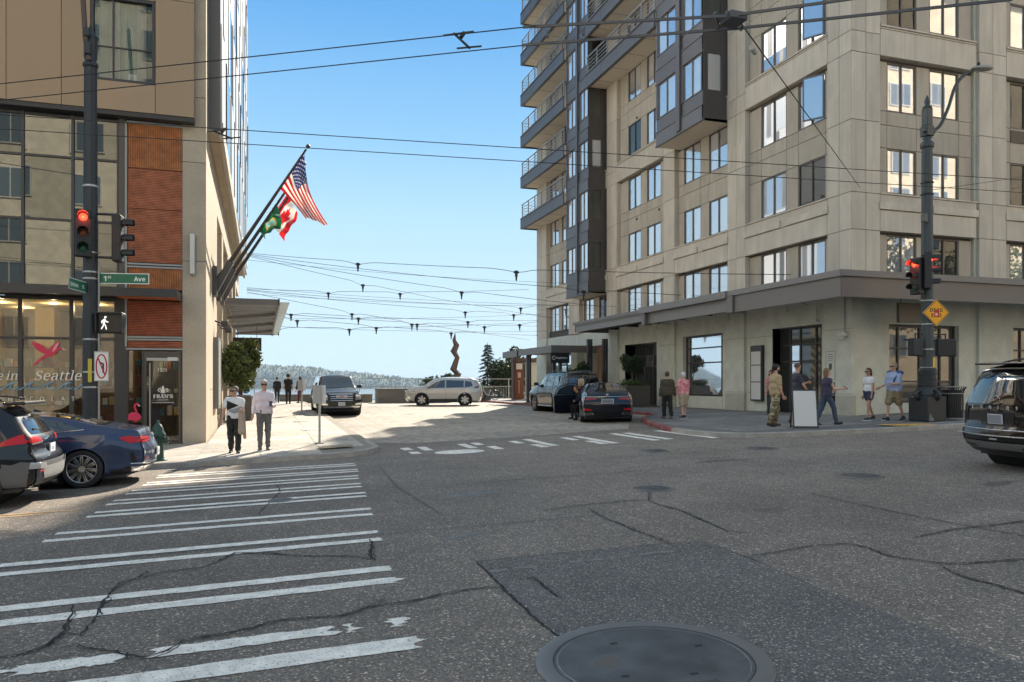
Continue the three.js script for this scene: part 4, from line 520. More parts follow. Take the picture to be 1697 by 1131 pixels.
{
  const c = thing('louvre_canopy', 'grey louvred steel canopy jutting from the hotel flank', 'canopy', [-1.5, 0, -33.5]);
  M('frame', [hbx(0, 2.35, 3.3, 3.45, -22, -21.8), hbx(0, 2.2, 3.25, 3.5, -.2, 0), hbx(0, .15, 3.3, 3.45, -21.8, -.2)], canM[0], c);
  const sl = [mat([.17, .165, .16], .5, .3), mat([.20, .195, .185], .5, .3)]; for (let d = .4; d < 21.6; d += .85) M('slat', beam([0.15, 3.33 + E, -d], [2.2, 3.33 + E, -d], .42, .04).rotateX(0), sl[Math.round(d * 3) % 2], c);
  M('edge_panel', [beam([2.2, 3.38 + E, 0], [2.2, 3.38 + E, -22], .06, .3)], canM[1], c); for (let d = 0; d < 21; d += 1.9) M('glass_edge', hbx(2.24, 2.62, 3.36, 3.39, -d - 1.85, -d), mat([.62, .65, .62], .25), c); for (const d of [4, 10, 16]) M('bracket', beam([0, 3.0 + E, -d], [2.1, 3.22 + E, -d], .1, .16), canM[0], c);
  const s = thing('restaurant_sign', 'dark hanging sign with gold lettering under the louvred canopy', 'sign', [-.75, 2.15 + E, -45]); M('board', rbx(-.75, .75, -.37, .37, -.05, .05, .01), mat([.05, .045, .04], .5), s); M('hanger', [bar([-.5, .37, 0], [-.5, 1.1, 0], .015), bar([.5, .37, 0], [.5, 1.1, 0], .015)], MAT.metalDark, s);
  printed('lettering', 1.48, .72, 384, (x, w, h) => { x.fillStyle = '#2b2722'; x.fillRect(0, 0, w, h); x.fillStyle = '#c79a3a'; x.textAlign = 'center'; x.font = 'bold 76px serif'; x.fillText('goldfinch', w / 2, h * .74, 350); x.beginPath(); x.ellipse(w * .78, 38, 20, 9, -.6, 0, 7); x.ellipse(w * .7, 52, 16, 7, .4, 0, 7); x.fill(); }, s, [0, 0, .055]);
}
// flags
function flag(name, label, A, B, C, D, w, draw, amp, opt) {     // hoist A (top) to B, fly C (top) to D
  const t = canvasTex(512, 320, draw), NU = 26, NV = 40, pos = [], uv = [], idx = [];
  for (let i = 0; i <= NU; i++) for (let j = 0; j <= NV; j++) { const u = i / NU, v = j / NV, hx = lerp(A[0], B[0], u), hy = lerp(A[1], B[1], u), fx = lerp(C[0], D[0], u), fy = lerp(C[1], D[1], u), s = v, sag = Math.sin(v * Math.PI) * .14 * (u - .4), rip = Math.sin(v * 9 + u * 4) * amp * v + Math.sin(v * 4 - u * 7) * amp * .8 * v + Math.sin(u * 14 + v * 5) * amp * .6 * Math.sqrt(v); pos.push(lerp(hx, fx, s) + rip * .30 - sag * .4 - (1 - u) * Math.sin(v * Math.PI) * (opt || 0), lerp(hy, fy, s) + sag - E * 0 + E, -w - rip * 1.5 - v * .12); uv.push(v, 1 - u); if (i && j) { const o = i * (NV + 1) + j; idx.push(o, o - 1, o - NV - 2, o, o - NV - 2, o - NV - 1); } }
  const g = flatGeo(pos, idx); g.setAttribute('uv', new THREE.Float32BufferAttribute(uv, 2));
  const o = thing(name, label, 'flag', [A[0], A[1] + E, -w]); M('cloth', g.translate(-A[0], -A[1] - E, w), phys(0xffffff, .95, 0, { map: t, transmission: .38, thickness: 0, side: THREE.DoubleSide }), o);
}
[[26.5, 3.3, 'nearest the avenue, carrying the striped flag'], [29, 3.4, 'in the middle of the three, carrying the green flag'], [31.5, 3.5, 'farthest from the avenue, carrying the red and white flag']].forEach(([w, h, s]) => {
  const t = thing('flagpole', `slanted dark flagpole ${s}`, 'flagpole', [-1.5, h + E, -w], 0, 'flagpoles on the hotel flank'); M('bracket', [rbx(0, .14, -.5, .45, -.3, .3, .02), beam([.05, -.35, 0], [.55, .65, 0], .22, .2)], MAT.bronze, t); M('pole', bar([.1, -.05, 0], [2.92, 4.53, 0], .075, .035, 14), mat([.055, .045, .04], .4, .4), t); M('ball_finial', new THREE.SphereGeometry(.075, 14, 10).translate(2.98, 4.63, 0), MAT.metalDark, t);
});
flag('striped_flag', 'stars and stripes flag hanging from the nearest slanted pole', [1.36, 7.75], [.57, 6.45], [2.16, 5.34], [1.42, 5.52], 26.5, (c, w, h) => { for (let i = 0; i < 13; i++) { c.fillStyle = i % 2 ? '#eae4da' : '#c01624'; c.fillRect(0, i * h / 13, w, h / 13 + 1); } c.fillStyle = '#2b3466'; c.fillRect(0, 0, w * .4, h * 7 / 13); c.fillStyle = '#eee'; for (let r = 0; r < 9; r++) for (let k = 0; k < (r % 2 ? 5 : 6); k++) { c.beginPath(); c.arc(w * .4 * ((k + (r % 2 ? 1 : .5)) / 6), h * 7 / 13 * (r + .7) / 9.4, 5.2, 0, 7); c.fill(); } }, .17, .26);
flag('maple_flag', 'red and white flag drooping from the farthest pole', [.98, 7.5], [.25, 6.33], [1.40, 6.70], [.86, 5.62], 31.5, (c, w, h) => { c.fillStyle = '#ece8e0'; c.fillRect(0, 0, w, h); c.fillStyle = '#d3202b'; c.fillRect(0, 0, w * .25, h); c.fillRect(w * .75, 0, w * .25, h); const q = [[0, -1], [.18, -.62], [.42, -.74], [.34, -.25], [.62, -.45], [.7, -.28], [.98, -.3], [.82, 0], [.95, .1], [.45, .45], [.5, .62], [.06, .56], [.06, 1], [-.06, 1], [-.06, .56], [-.5, .62], [-.45, .45], [-.95, .1], [-.82, 0], [-.98, -.3], [-.7, -.28], [-.62, -.45], [-.34, -.25], [-.42, -.74], [-.18, -.62]]; c.beginPath(); q.forEach(([x, y], i) => c[i ? 'lineTo' : 'moveTo'](w / 2 + x * 105, h / 2 + y * 120)); c.fill(); }, .14);
flag('green_flag', 'dark green flag with a round emblem on the middle pole', [.52, 6.5], [-.12, 5.47], [.74, 5.78], [.12, 5.22], 29, (c, w, h) => { c.fillStyle = '#0f6b48'; c.fillRect(0, 0, w, h); c.fillStyle = '#c9a23a'; c.beginPath(); c.arc(w / 2, h / 2, 88, 0, 7); c.fill(); c.fillStyle = '#8fc9c2'; c.beginPath(); c.arc(w / 2, h / 2, 68, 0, 7); c.fill(); }, .2);

// ---------------------------------------------------------------- across the avenue, behind the camera: mirrored by the glass
function behind(name, label, x0, x1, w, top, wallM, cols, rowsN) {
  const b = thing(name, label, 'building', [x0, 0, -w]); M('wall', [bx(0, x1 - x0, -2, top, 0, 14)], wallM, b); M('cornice', bx(-.2, x1 - x0 + .2, top, top + .6, -.5, 14), MAT.stone, b);
  const fr = new THREE.BoxGeometry(1, 1, 1), gm = phys([.25, .30, .34], .05, .6); for (let i = 0; i < cols; i++) for (let j = 0; j < rowsN; j++) { const x = (i + .5) * (x1 - x0) / cols, y = 5.4 + j * 3.5, f = M('window', bx(x - .95, x + .95, y - 1.1, y + 1.1, -.12, -.02), MAT.offwhite, b); M('pane', bx(x - .85, x - .04, y - 1.0, y + 1.0, -.14, -.125), gm, f); M('pane', bx(x + .04, x + .85, y - 1.0, y + 1.0, -.14, -.125), gm, f); }
}
behind('brick_building', 'buff brick office block across the avenue, mirrored in the corner windows', 26, 96, -15, 40, mat(0xffffff, .85, 0, { map: rep(conc(.84, [1, .92, .80], 611, 1.0), .4) }), 16, 9);
behind('stone_building', 'pale stone office block across the avenue, mirrored in the hotel glass', -60, -5, -15, 34, mat(0xffffff, .85, 0, { map: rep(conc(.84, [1, .95, .86], 631, 1.0), .4) }), 12, 8);
function streetTree(x, w, label, seed) { const t = thing('street_tree', label, 'tree', [x, G(x, w), -w], 0, 'street trees across the avenue'), r = rng(seed), P = [], L = []; M('trunk', [bar([0, 0, 0], [.1, 3.2, 0], .2, .13), ...Array.from({ length: 7 }, (_, k) => bar([.08, 2.6 + k * .2, 0], [2.2 * Math.cos(k * .9), 5.5 + r() * 2, 2.2 * Math.sin(k * .9)], .09, .03, 6))], mat([.10, .075, .055], .9), t); const lp = Array.from({ length: 16 }, () => [(r() - .5) * 5, 5.2 + r() * 4, (r() - .5) * 5, 1 + r() * .9]); for (let i = 0; i < 6000; i++) { const l = lp[i % 16], a = r() * 6.28, b = Math.acos(2 * r() - 1), k = l[3] * Math.cbrt(r()), c = V3(l[0] + k * Math.sin(b) * Math.cos(a), l[1] + k * Math.cos(b), l[2] + k * Math.sin(b) * Math.sin(a)), d = V3(r() - .5, r() - .5, r() - .5).normalize().multiplyScalar(.26), u = V3(r() - .5, r() - .5, r() - .5).normalize().multiplyScalar(.11); P.push(...c.clone().sub(u).toArray(), ...c.clone().add(u).toArray(), ...c.clone().add(d).toArray()); } M('crown', flatGeo(P), phys([.07, .12, .025], .6, 0, { side: THREE.DoubleSide, transmission: .3, thickness: 0 }), t); }
streetTree(38, 3.6, 'leafy street tree across the avenue, mirrored in the corner windows', 5); streetTree(46, 3.2, 'second leafy street tree farther along the avenue, mirrored in the windows', 6); streetTree(55, 3.4, 'third leafy street tree far along the avenue, mirrored in the windows', 8);
// ---------------------------------------------------------------- poles, signals, signs
function flutedPole(r0, r1, L, n = 48) { const g = new THREE.CylinderGeometry(r1, r0, L, n, 1).translate(0, L / 2, 0), p = g.attributes.position; for (let i = 0; i < p.count; i++) { const x = p.getX(i), z = p.getZ(i), a = Math.atan2(z, x), r = Math.hypot(x, z); if (r > .01) { const k = 1 - .035 * (.5 + .5 * Math.cos(a * 16)); p.setX(i, x * k); p.setZ(i, z * k); } } g.computeVertexNormals(); return g; }
const hoodGeo = () => { const L = []; const n = 18; const pos = [], idx = []; for (let i = 0; i <= n; i++) { const a = lerp(-.25, Math.PI + .25, i / n); for (const [z, r] of [[0, .118], [.24, .112]]) pos.push(Math.cos(a) * r, Math.sin(a) * r, z); if (i) { const o = i * 2; idx.push(o - 2, o, o - 1, o - 1, o, o + 1); } } return flatGeo(pos, idx); };
const sigM = mat([.018, .018, .019], .5), lensOff = [mat([.16, .012, .01], .25), mat([.22, .055, .012], .25), mat([.012, .10, .045], .25)], redOn = mat([.9, .05, .03], .3, 0, { emissive: lin(1, .07, .03), emissiveIntensity: 1.3 });
function signal(parentPos, turn, label, lit, group) {      // three-section head, faces +z of itself
  const t = thing('traffic_signal', label, 'traffic light', parentPos, turn, group);
  M('housing', [rbx(-.17, .17, -.54, .54, -.2, 0, .03), ...[-.3, .0, .3].map(y => bx(-.175, .175, y - .005 + .18, y + .005 + .18, -.19, .004))], sigM, t);
  [.35, 0, -.35].forEach((y, i) => { const on = lit && i === 0; const l = M('lens', new THREE.SphereGeometry(.105, 20, 10, 0, Math.PI * 2, 0, 1.0).rotateX(Math.PI / 2).scale(1, 1, .6).translate(0, y, -.02), on ? redOn : lensOff[i], t); M('visor', hoodGeo().translate(0, y, 0), new THREE.MeshStandardMaterial({ color: lin(.018, .018, .019), roughness: .5, side: THREE.DoubleSide }), t); if (on) { const p = new THREE.PointLight(lin(1, .08, .04), .25, 0, 2); p.position.set(0, y, .12); p.castShadow = true; t.add(p); } });
  return t;
}
function signPlate(name, label, w, h, draw, pos, turn, px = 384, shape) {
  const s = thing(name, label, 'sign', pos, turn); M('plate', shape || rbx(-w / 2, w / 2, -h / 2, h / 2, -.006, 0, .003, 1), MAT.steel, s); printed('print', w * .99, h * .99, px, draw, s, [0, 0, .004], { rough: .45, clear: !!shape }); return s;
}
{
  // left corner pole
  const x = -3.75, w = 19.8, y = G(x, w) + .13, p = thing('signal_pole', 'dark steel signal and trolley pole at the left corner', 'pole', [x, y, -w]);
  const top = 7.3 + E - y; M('base', lathe([[.26, 0], [.26, .5], [.2, .62], [.175, .7]], 24), MAT.pole, p); M('shaft', flutedPole(.175, .135, top), MAT.pole, p); M('cap', lathe([[.135, top - .04], [.165, top], [.165, top + .05], [.11, top + .12], [.14, top + .2], [.14, top + .62], [.17, top + .66], [.06, top + .78], [.03, top + .9], [0, top + .98]], 24), MAT.pole, p);
  M('lamp_arm', tube([[.0, top + .1, .12], [-.06, top + .45, .16], [-.09, top + 1.0, .2], [-.16, top + 2.4, .3], [-.3, top + 4, .5]], .055, 8), mat([.10, .075, .06], .5, .3), p); M('arm_clamp', [rbx(-.09, .05, top + .2, top + .5, .08, .24, .03), rbx(-.11, .02, top + .6, top + .8, .1, .25, .03)], MAT.pole, p);
  for (const h of [3.0, 2.55, 2.4, 1.0, .25, -.1]) M('band', lathe([[.165, h + E - y - .02], [.172, h + E - y], [.165, h + E - y + .02]], 24), MAT.steel, p); M('span_band', lathe([[.16, 6.35 - .03], [.18, 6.35], [.16, 6.38]], 20), MAT.steel, p);
  M('signal_arm', [bar([.1, 3.9 + E - y, .05], [.62, 3.9 + E - y, .1], .03), bar([.1, 2.9 + E - y, .05], [.62, 2.9 + E - y, .1], .03), bar([-.15, 3.85 + E - y, .1], [-.1, 3.85 + E - y, .3], .03)], MAT.pole, p); M('side_conduit', bar([.185, .5, .08], [.185, 4.6 + 0, .08], .022), MAT.galv, p); M('warning_tag', bx(-.02, .06, .02 + E - y, .55 + E - y, .175, .18), mat([.6, .5, .05], .5), p);
  signal([x - .08, 3.4 + E, -w + .36], .17, 'lit red traffic signal facing the camera on the left corner pole', true); signal([x + .68, 3.35 + E, -w + .08], Math.PI / 2 - .08, 'traffic signal turned sideways on the left corner pole', false);
  signPlate('street_sign', 'green street name sign reading 1st Ave on the left pole', 1.12, .25, (c, W, H) => { c.fillStyle = '#e8ebe6'; c.fillRect(0, 0, W, H); c.fillStyle = '#1d6a4c'; c.fillRect(6, 6, W - 12, H - 12); c.fillStyle = '#eef0ea'; c.textBaseline = 'middle'; c.font = 'bold 58px sans-serif'; c.fillText('1', 34, H / 2 + 2); c.font = 'bold 32px sans-serif'; c.fillText('st', 66, H / 2 - 12); c.font = 'bold 50px sans-serif'; c.fillText('Ave', 268, H / 2 + 3); }, [x + .72, 2.42 + E, -w + .14], -.2);
  signPlate('street_sign', 'green street name sign seen edge-on reading Union St on the left pole', .95, .25, (c, W, H) => { c.fillStyle = '#e8ebe6'; c.fillRect(0, 0, W, H); c.fillStyle = '#1d6a4c'; c.fillRect(6, 6, W - 12, H - 12); c.fillStyle = '#eef0ea'; c.textBaseline = 'middle'; c.font = 'bold 54px sans-serif'; c.fillText('Union', 30, H / 2 + 2); c.font = 'bold 46px sans-serif'; c.fillText('St', 260, H / 2 + 2); }, [x - .14, 2.18 + E, -w + .52], 1.36);
  { const t = thing('walk_signal', 'black pedestrian signal showing a white walking figure', 'walk signal', [x + .44, 1.38 + E, -w + .22], -.15); M('housing', rbx(-.29, .29, -.24, .24, -.2, 0, .04), MAT.black, t); M('visor', [rbx(-.29, .29, .2, .24, 0, .14, .01), rbx(-.29, -.26, -.22, .2, 0, .12, .01), rbx(.26, .29, -.22, .2, 0, .12, .01)], MAT.black, t); const tt = canvasTex(256, 208, (c, W, H) => { c.fillStyle = '#060606'; c.fillRect(0, 0, W, H); c.strokeStyle = '#fff'; c.lineCap = 'round'; c.setLineDash([4, 5]); c.lineWidth = 20; const L = (...q) => { c.beginPath(); q.forEach(([a, b], i) => c[i ? 'lineTo' : 'moveTo'](a, b)); c.stroke(); }; L([70, 62], [62, 110]); c.lineWidth = 13; L([62, 110], [80, 140], [88, 178]); L([60, 112], [52, 145], [34, 176]); L([68, 66], [92, 92], [108, 94]); L([62, 66], [40, 84], [40, 108]); c.setLineDash([]); c.fillStyle = '#fff'; c.beginPath(); c.arc(78, 36, 13, 0, 7); c.fill(); }); M('display', new THREE.PlaneGeometry(.5, .4).translate(0, 0, .003), mat(0x050505, .3, 0, { emissive: lin(.9, .9, .9), emissiveMap: tt, emissiveIntensity: .75 }), t); }
  signPlate('no_turn_sign', 'white no turn sign with red ring strapped to the left pole', .30, .68, (c, W, H) => { c.fillStyle = '#e6e4de'; c.fillRect(0, 0, W, H); c.strokeStyle = '#333'; c.lineWidth = 4; c.strokeRect(7, 7, W - 14, H - 14); c.strokeStyle = '#1c1c1c'; c.lineWidth = 24; c.beginPath(); c.moveTo(W * .62, H * .72); c.lineTo(W * .62, H * .42); c.lineTo(W * .34, H * .36); c.stroke(); c.strokeStyle = '#b3202c'; c.lineWidth = 20; c.beginPath(); c.ellipse(W / 2, H * .5, W * .36, H * .40, 0, 0, 7); c.stroke(); c.beginPath(); c.moveTo(W * .28, H * .24); c.lineTo(W * .72, H * .77); c.stroke(); }, [x + .26, .38 + E, -w + .2], .35, 200);
}
{
  // right corner lamp
  const x = 18.9, w = 17.85, y = G(x, w) + .13, e = h => h + E - y, p = thing('street_lamp', 'tall grey-green lamp pole with curved arm at the right corner', 'street lamp', [x, y, -w]), PM = mat([.055, .065, .066], .45, .25);
  M('base', [rbx(-.36, .36, 0, .75, -.36, .36, .04), ...[0, 1, 2, 3].map(k => new THREE.TorusGeometry(.13, .06, 8, 16).rotateY(k * Math.PI / 2).translate(.3 * Math.cos(k * Math.PI / 2), .78, .3 * Math.sin(k * Math.PI / 2)))], MAT.pole, p); M('collar', lathe([[.30, .75], [.32, .85], [.24, .95], [.25, 1.0], [.25, 1.5], [.28, 1.53], [.2, 1.6]], 24), MAT.pole, p); for (let k = 0; k < 3; k++) M('collar_ring', new THREE.TorusGeometry(.25, .022, 6, 28).rotateX(Math.PI / 2).translate(0, 1.08 + k * .17, 0), MAT.pole, p);
  M('shaft', flutedPole(.19, .15, e(7.05)), PM, p); const t0 = e(7.05); M('cap', lathe([[.15, t0 - .05], [.19, t0 - .02], [.19, t0 + .1], [.1, t0 + .2], [.14, t0 + .26], [.08, t0 + .32]], 20), PM, p); M('arm_mount', [rbx(-.14, .14, t0 + .3, t0 + .62, -.14, .14, .03), bar([-.25, t0 + .46, .05], [.2, t0 + .46, .05], .08), rbx(-.11, .11, t0 + .62, t0 + 1.15, -.11, .11, .02)], PM, p); M('finial', lathe([[.13, t0 + 1.15], [.13, t0 + 1.2], [.06, t0 + 1.24], [.09, t0 + 1.34], [.03, t0 + 1.5], [0, t0 + 1.56]], 14), PM, p);
  M('lamp_arm', tube([[.12, t0 + .46, .05], [.36, t0 + .62, .1], [.62, t0 + 1.15, .16], [.86, t0 + 1.85, .22], [1.14, t0 + 2.2, .28], [1.4, t0 + 2.33, .33]], .05, 10), PM, p); const hd = new THREE.SphereGeometry(1, 22, 12).scale(.42, .085, .17); M('lamp_head', hd.rotateZ(.12).translate(1.72, t0 + 2.42, .38), mat([.30, .30, .28], .45, .4), p); M('photocell', new THREE.CylinderGeometry(.045, .045, .12, 10).translate(1.6, t0 + 2.53, .36), MAT.black, p);
  for (const h of [1.75, 2.45, 1.0, .45, .25, .12, -.2]) M('band', lathe([[.19, e(h) - .018], [.197, e(h)], [.19, e(h) + .018]], 24), MAT.steel, p); M('sticker_yellow', bx(.02, .09, e(.35), e(.75), .185, .19), mat([.62, .52, .06], .5), p); M('hand_hole', rbx(.16, .24, e(-.4), e(0), -.06, .06, .03), MAT.galv, p); M('scuffed_paint', extr([[-.3, .02], [-.12, .02], [-.15, .12], [-.2, .15], [-.24, .24], [-.28, .2]], .003).translate(0, 0, .361), mat([.20, .20, .19], .9), p); M('side_box', [bar([-.12, e(4.6), .12], [-.28, e(4.75), .16], .015), rbx(-.36, -.2, e(4.75), e(5.0), .1, .22, .02)], mat([.1, .11, .09], .5), p); M('span_clamp', [lathe([[.165, e(5.95)], [.19, e(5.97)], [.165, e(6.0)]], 20), lathe([[.165, e(5.6)], [.19, e(5.62)], [.165, e(5.65)]], 20), bar([-.35, e(5.9), .1], [.1, e(6.0), .1], .02)], MAT.black, p); M('bracket', [bar([-.1, e(2.85), .1], [-.55, e(2.85), .25], .03), bar([-.1, e(3.75), .1], [-.4, e(3.75), .2], .025)], MAT.pole, p);
  const lit = signal([x - .22, 3.3 + E, -w + .35], .9, 'red lit signal nearest the right lamp pole, facing across the avenue', true, 'signals on the right pole'); signal([x - .60, 3.15 + E, -w + .12], -.95 - .5, 'red lit signal half hidden behind its twin on the right pole', true, 'signals on the right pole');
  const D = Math.SQRT2 * .275 * 2 / 2, s = thing('dead_end_sign', 'yellow diamond dead end sign on the right lamp pole', 'sign', [x + .09, 2.08 + E, -w + .24], -.28); M('plate', rbx(-.29, .29, -.29, .29, -.008, 0, .02, 2).rotateZ(Math.PI / 4), MAT.steel, s); printed('print', .82, .82, 384, (c, W, H) => { c.clearRect(0, 0, W, H); c.fillStyle = '#f0a91c'; c.beginPath(); c.moveTo(W / 2, 4); c.lineTo(W - 4, H / 2); c.lineTo(W / 2, H - 4); c.lineTo(4, H / 2); c.fill(); c.strokeStyle = '#201a10'; c.lineWidth = 6; c.beginPath(); c.moveTo(W / 2, 20); c.lineTo(W - 20, H / 2); c.lineTo(W / 2, H - 20); c.lineTo(20, H / 2); c.closePath(); c.stroke(); c.fillStyle = '#1d1710'; c.textAlign = 'center'; c.font = 'bold 74px sans-serif'; c.fillText('DEAD', W / 2, H * .47, 190); c.fillText('END', W / 2, H * .66, 150); c.fillStyle = '#c4222a'; c.beginPath(); c.arc(W / 2 + 8, H * .47, 32, 0, 7); c.fill(); c.beginPath(); c.arc(W / 2 + 4, H * .57, 38, 0, 7); c.fill(); c.fillStyle = '#e9b0a0'; c.beginPath(); c.arc(W / 2 + 2, H * .56, 22, 0, 7); c.fill(); }, s, [0, 0, .006], { clear: true });
  for (const [dx, dz, l] of [[-.62, .3, 'back of a black pedestrian signal left of the right lamp pole'], [.56, .3, 'back of a black pedestrian signal right of the right lamp pole']]) { const t = thing('walk_signal', l, 'walk signal', [x + dx, 1.05 + E, -w + dz - .2], Math.PI + (dx < 0 ? .35 : -.3)); M('housing', rbx(-.29, .29, -.26, .26, -.15, .05, .04), MAT.black, t); M('hanger', [bar([0, .26, -.05], [0, .4, -.05], .02), bar([0, .4, -.05], [dx > 0 ? .35 : -.35, .4, -.1], .02)], MAT.black, t); M('visor', [rbx(-.29, .29, .2, .24, .05, .17, .01)], MAT.black, t); }
}
{ // litter bin of upright slats with flared rim
  const x = 19.75, w = 17.75, t = thing('litter_bin', 'black slatted litter bin with flared rim beside the lamp pole', 'bin', [x, G(x, w) + .13, -w]); M('liner', new THREE.CylinderGeometry(.26, .24, .85, 20).translate(0, .48, 0), MAT.black, t); for (let k = 0; k < 30; k++) { const a = k / 30 * Math.PI * 2, c = Math.cos(a), s = Math.sin(a); M('slat', tube([[.27 * c, .05, .27 * s], [.3 * c, .5, .3 * s], [.3 * c, .85, .3 * s], [.39 * c, 1.0, .39 * s]], .014, 4, 8), MAT.metalDark, t); } M('hoop', [new THREE.TorusGeometry(.39, .018, 6, 32).rotateX(Math.PI / 2).translate(0, 1.0, 0), new THREE.TorusGeometry(.3, .016, 6, 32).rotateX(Math.PI / 2).translate(0, .8, 0), new THREE.TorusGeometry(.27, .016, 6, 32).rotateX(Math.PI / 2).translate(0, .06, 0)], MAT.galv, t);
}
{ // hydrant
  const x = -2.25, w = 19.1, t = thing('fire_hydrant', 'dark green fire hydrant behind the blue coupe', 'hydrant', [x, G(x, w) + .13, -w]), hm = mat([.025, .065, .045], .4, .2); M('barrel', lathe([[.2, 0], [.2, .05], [.13, .07], [.12, .52], [.17, .56], [.17, .62], [.13, .66], [.12, .74], [.08, .82], [.03, .86], [.03, .93], [0, .93]], 24), hm, t); for (const [a, r] of [[0, .075], [Math.PI / 2, .06], [Math.PI, .06], [Math.PI * 1.5, .075]]) M('outlet', [bar([.1 * Math.cos(a), .46, .1 * Math.sin(a)], [.22 * Math.cos(a), .46, .22 * Math.sin(a)], r, r, 12), bar([.22 * Math.cos(a), .46, .22 * Math.sin(a)], [.26 * Math.cos(a), .46, .26 * Math.sin(a)], .03, .03, 6)], hm, t);
}
function parkPost(x, w, label) { const t = thing('sign_post', label, 'sign post', [x, G(x, w) + .13, -w], -.15, 'posts along the hotel walk'); M('post', [bx(-.03, .03, 0, 1.35, -.025, .025), rbx(-.12, .12, 0, .03, -.12, .12, .01)], MAT.galv, t); M('plate', rbx(-.17, .05, 1.08, 1.58, .03, .05, .008), MAT.galv, t); M('plate', rbx(-.04, .16, 1.08, 1.58, -.06, -.03, .008), MAT.offwhite, t); M('side_plate', rbx(-.18, -.14, 1.09, 1.57, -.08, .028, .008), MAT.offwhite, t); }
parkPost(1.5, 21.4, 'small two-plate metal sign post near the left kerb'); parkPost(1.75, 36.3, 'small two-plate metal sign post beside the dark parked SUV');
{ // folding board
  const x = 14.6, w = 18.0, t = thing('sandwich_board', 'plain white folding A-board sign on the right corner walk', 'sign board', [x, G(x, w) + .13, -w], -.3 - .2), fr = (s) => { const o = M('panel', [rbx(-.31, .31, .03, 1.08, -.012, .012, .008)], MAT.offwhite, t); o.position.set(0, 0, s * .26); o.rotation.x = -s * .24; M('frame', [rbx(-.34, -.30, -.03, 1.12, -.018, .018, .006), rbx(.30, .34, -.03, 1.12, -.018, .018, .006), rbx(-.30, .30, 1.08, 1.12, -.018, .018, .006), rbx(-.30, .30, .02, .06, -.018, .018, .006)], MAT.metalDark, o); }; fr(1); fr(-1); M('sand_bag', new THREE.SphereGeometry(.1, 12, 8).scale(1, 1.3, .7).translate(.1, .45, 0), MAT.black, t);
}
// ---------------------------------------------------------------- wires
const wireM = mat([.03, .03, .032], .6, .3);
function wire(label, a, b, sag, r, group, name = 'trolley_wire') { const A = V3(a[0], a[2] + E, -a[1]), B = V3(b[0], b[2] + E, -b[1]), L = [], n = 14; for (let i = 0; i <= n; i++) { const t = i / n; L.push([lerp(A.x, B.x, t), lerp(A.y, B.y, t) - sag * 4 * t * (1 - t), lerp(A.z, B.z, t)]); } const o = M(name, tube(L, r, 5, 28), wireM); tag(o, label, 'wire', group); return L; }
const ext = (a, b, s, t) => [a.map((v, i) => v + (b[i] - v) * s), a.map((v, i) => v + (b[i] - v) * t)];
const tw = [[[-3.55, 12.69, 4.3], [3.01, 8.74, 4.3], 'upper of the two wires crossing the brown hotel front'], [[-3.77, 13.44, 4.3], [3.17, 9.21, 4.3], 'lower of the two wires crossing the brown hotel front'], [[-.61, 13.76, 4.3], [15.28, 11.97, 4.3], 'upper wire crossing the open sky at mid height'], [[-.64, 14.55, 4.3], [16.29, 12.76, 4.3], 'lower wire crossing the open sky at mid height']];
tw.forEach(([a, b, s], i) => { const [p, q] = ext(a, b, i < 2 ? -4 : -1.6, i < 2 ? 1.02 : 2.5); wire(`thin dark trolley wire, ${s}`, p, q, .02, .0075, 'trolley wires'); });
wire('thin span wire from the upper right frog down to the corner facade', [5.3, 7.7, 4.28], [19.5, 21.2, 6.7], .0, .009, 'span wires', 'span_wire'); wire('thin span wire tied round the right lamp pole', [18.9, 17.85, 5.75], [36, 20.5, 9.6], .1, .008, 'span wires', 'span_wire');
wire('span wire leaving the left pole towards the camera side', [-3.75, 19.8, 4.75], [-14, 17, 5.6], .15, .008, 'span wires', 'span_wire');
{ // switch rails of the trolley line
  const t = thing('trolley_switch', 'steel trolley wire switch rails at the upper right', 'trolley switch', [5.3, 4.3 + E, -7.7]), sm = mat([.10, .10, .105], .5, .5); const pt = (x, w, h = 0) => [x - 5.3, h, -(w - 7.7)];
  M('runner', [beam(pt(3.0, 8.74), pt(5.2, 7.72), .018, .032), beam(pt(5.2, 7.72), pt(7.6, 6.0), .018, .032)], sm, t); M('runner', [beam(pt(3.16, 9.21), pt(5.5, 7.95), .018, .032), beam(pt(5.5, 7.95), pt(8, 6.4), .018, .032)], sm, t); M('spreader', [bar(pt(5.05, 7.78, .04), pt(5.3, 8.06, .04), .022), bar(pt(5.17, 7.72, .04), pt(5.42, 8.0, .04), .022)], sm, t); M('frog', [rbx(-.12, .12, -.05, .05, -.2, .05, .02)], sm, t); M('insulator', [bar(pt(6.1, 8.55, .1), pt(6.3, 8.75, .14), .035), bar(pt(5.4, 7.85, 0), pt(5.6, 8.05, .05), .03)], mat([.5, .48, .44], .5), t); for (const k of [3.4, 3.8, 4.3]) M('clip', [bar(pt(k, 9.15 - (k - 3.0) * .5, .02), pt(k, 9.15 - (k - 3.0) * .5, .1), .018)], sm, t);
  for (const [x, w, l] of [[2.4, 9.3, 'dark wire crossover clamp alone against the sky'], [-.62, 14.1, 'dark wire crossover clamp in front of the hotel tower']]) { const c = thing('wire_crossover', l, 'wire fitting', [x, 4.3 + E, -w], 0, 'crossover clamps'); M('cross_arm', [beam([-.16, -.02, .18], [.13, -.02, -.16], .018, .025), beam([-.26, 0, .04], [.08, .02, .22], .014, .02), beam([-.02, -.01, -.24], [.27, .0, -.1], .014, .02)], MAT.black, c); M('spacer', bar([-.03, .02, .02], [.02, .1, -.02], .025), MAT.black, c); }
}
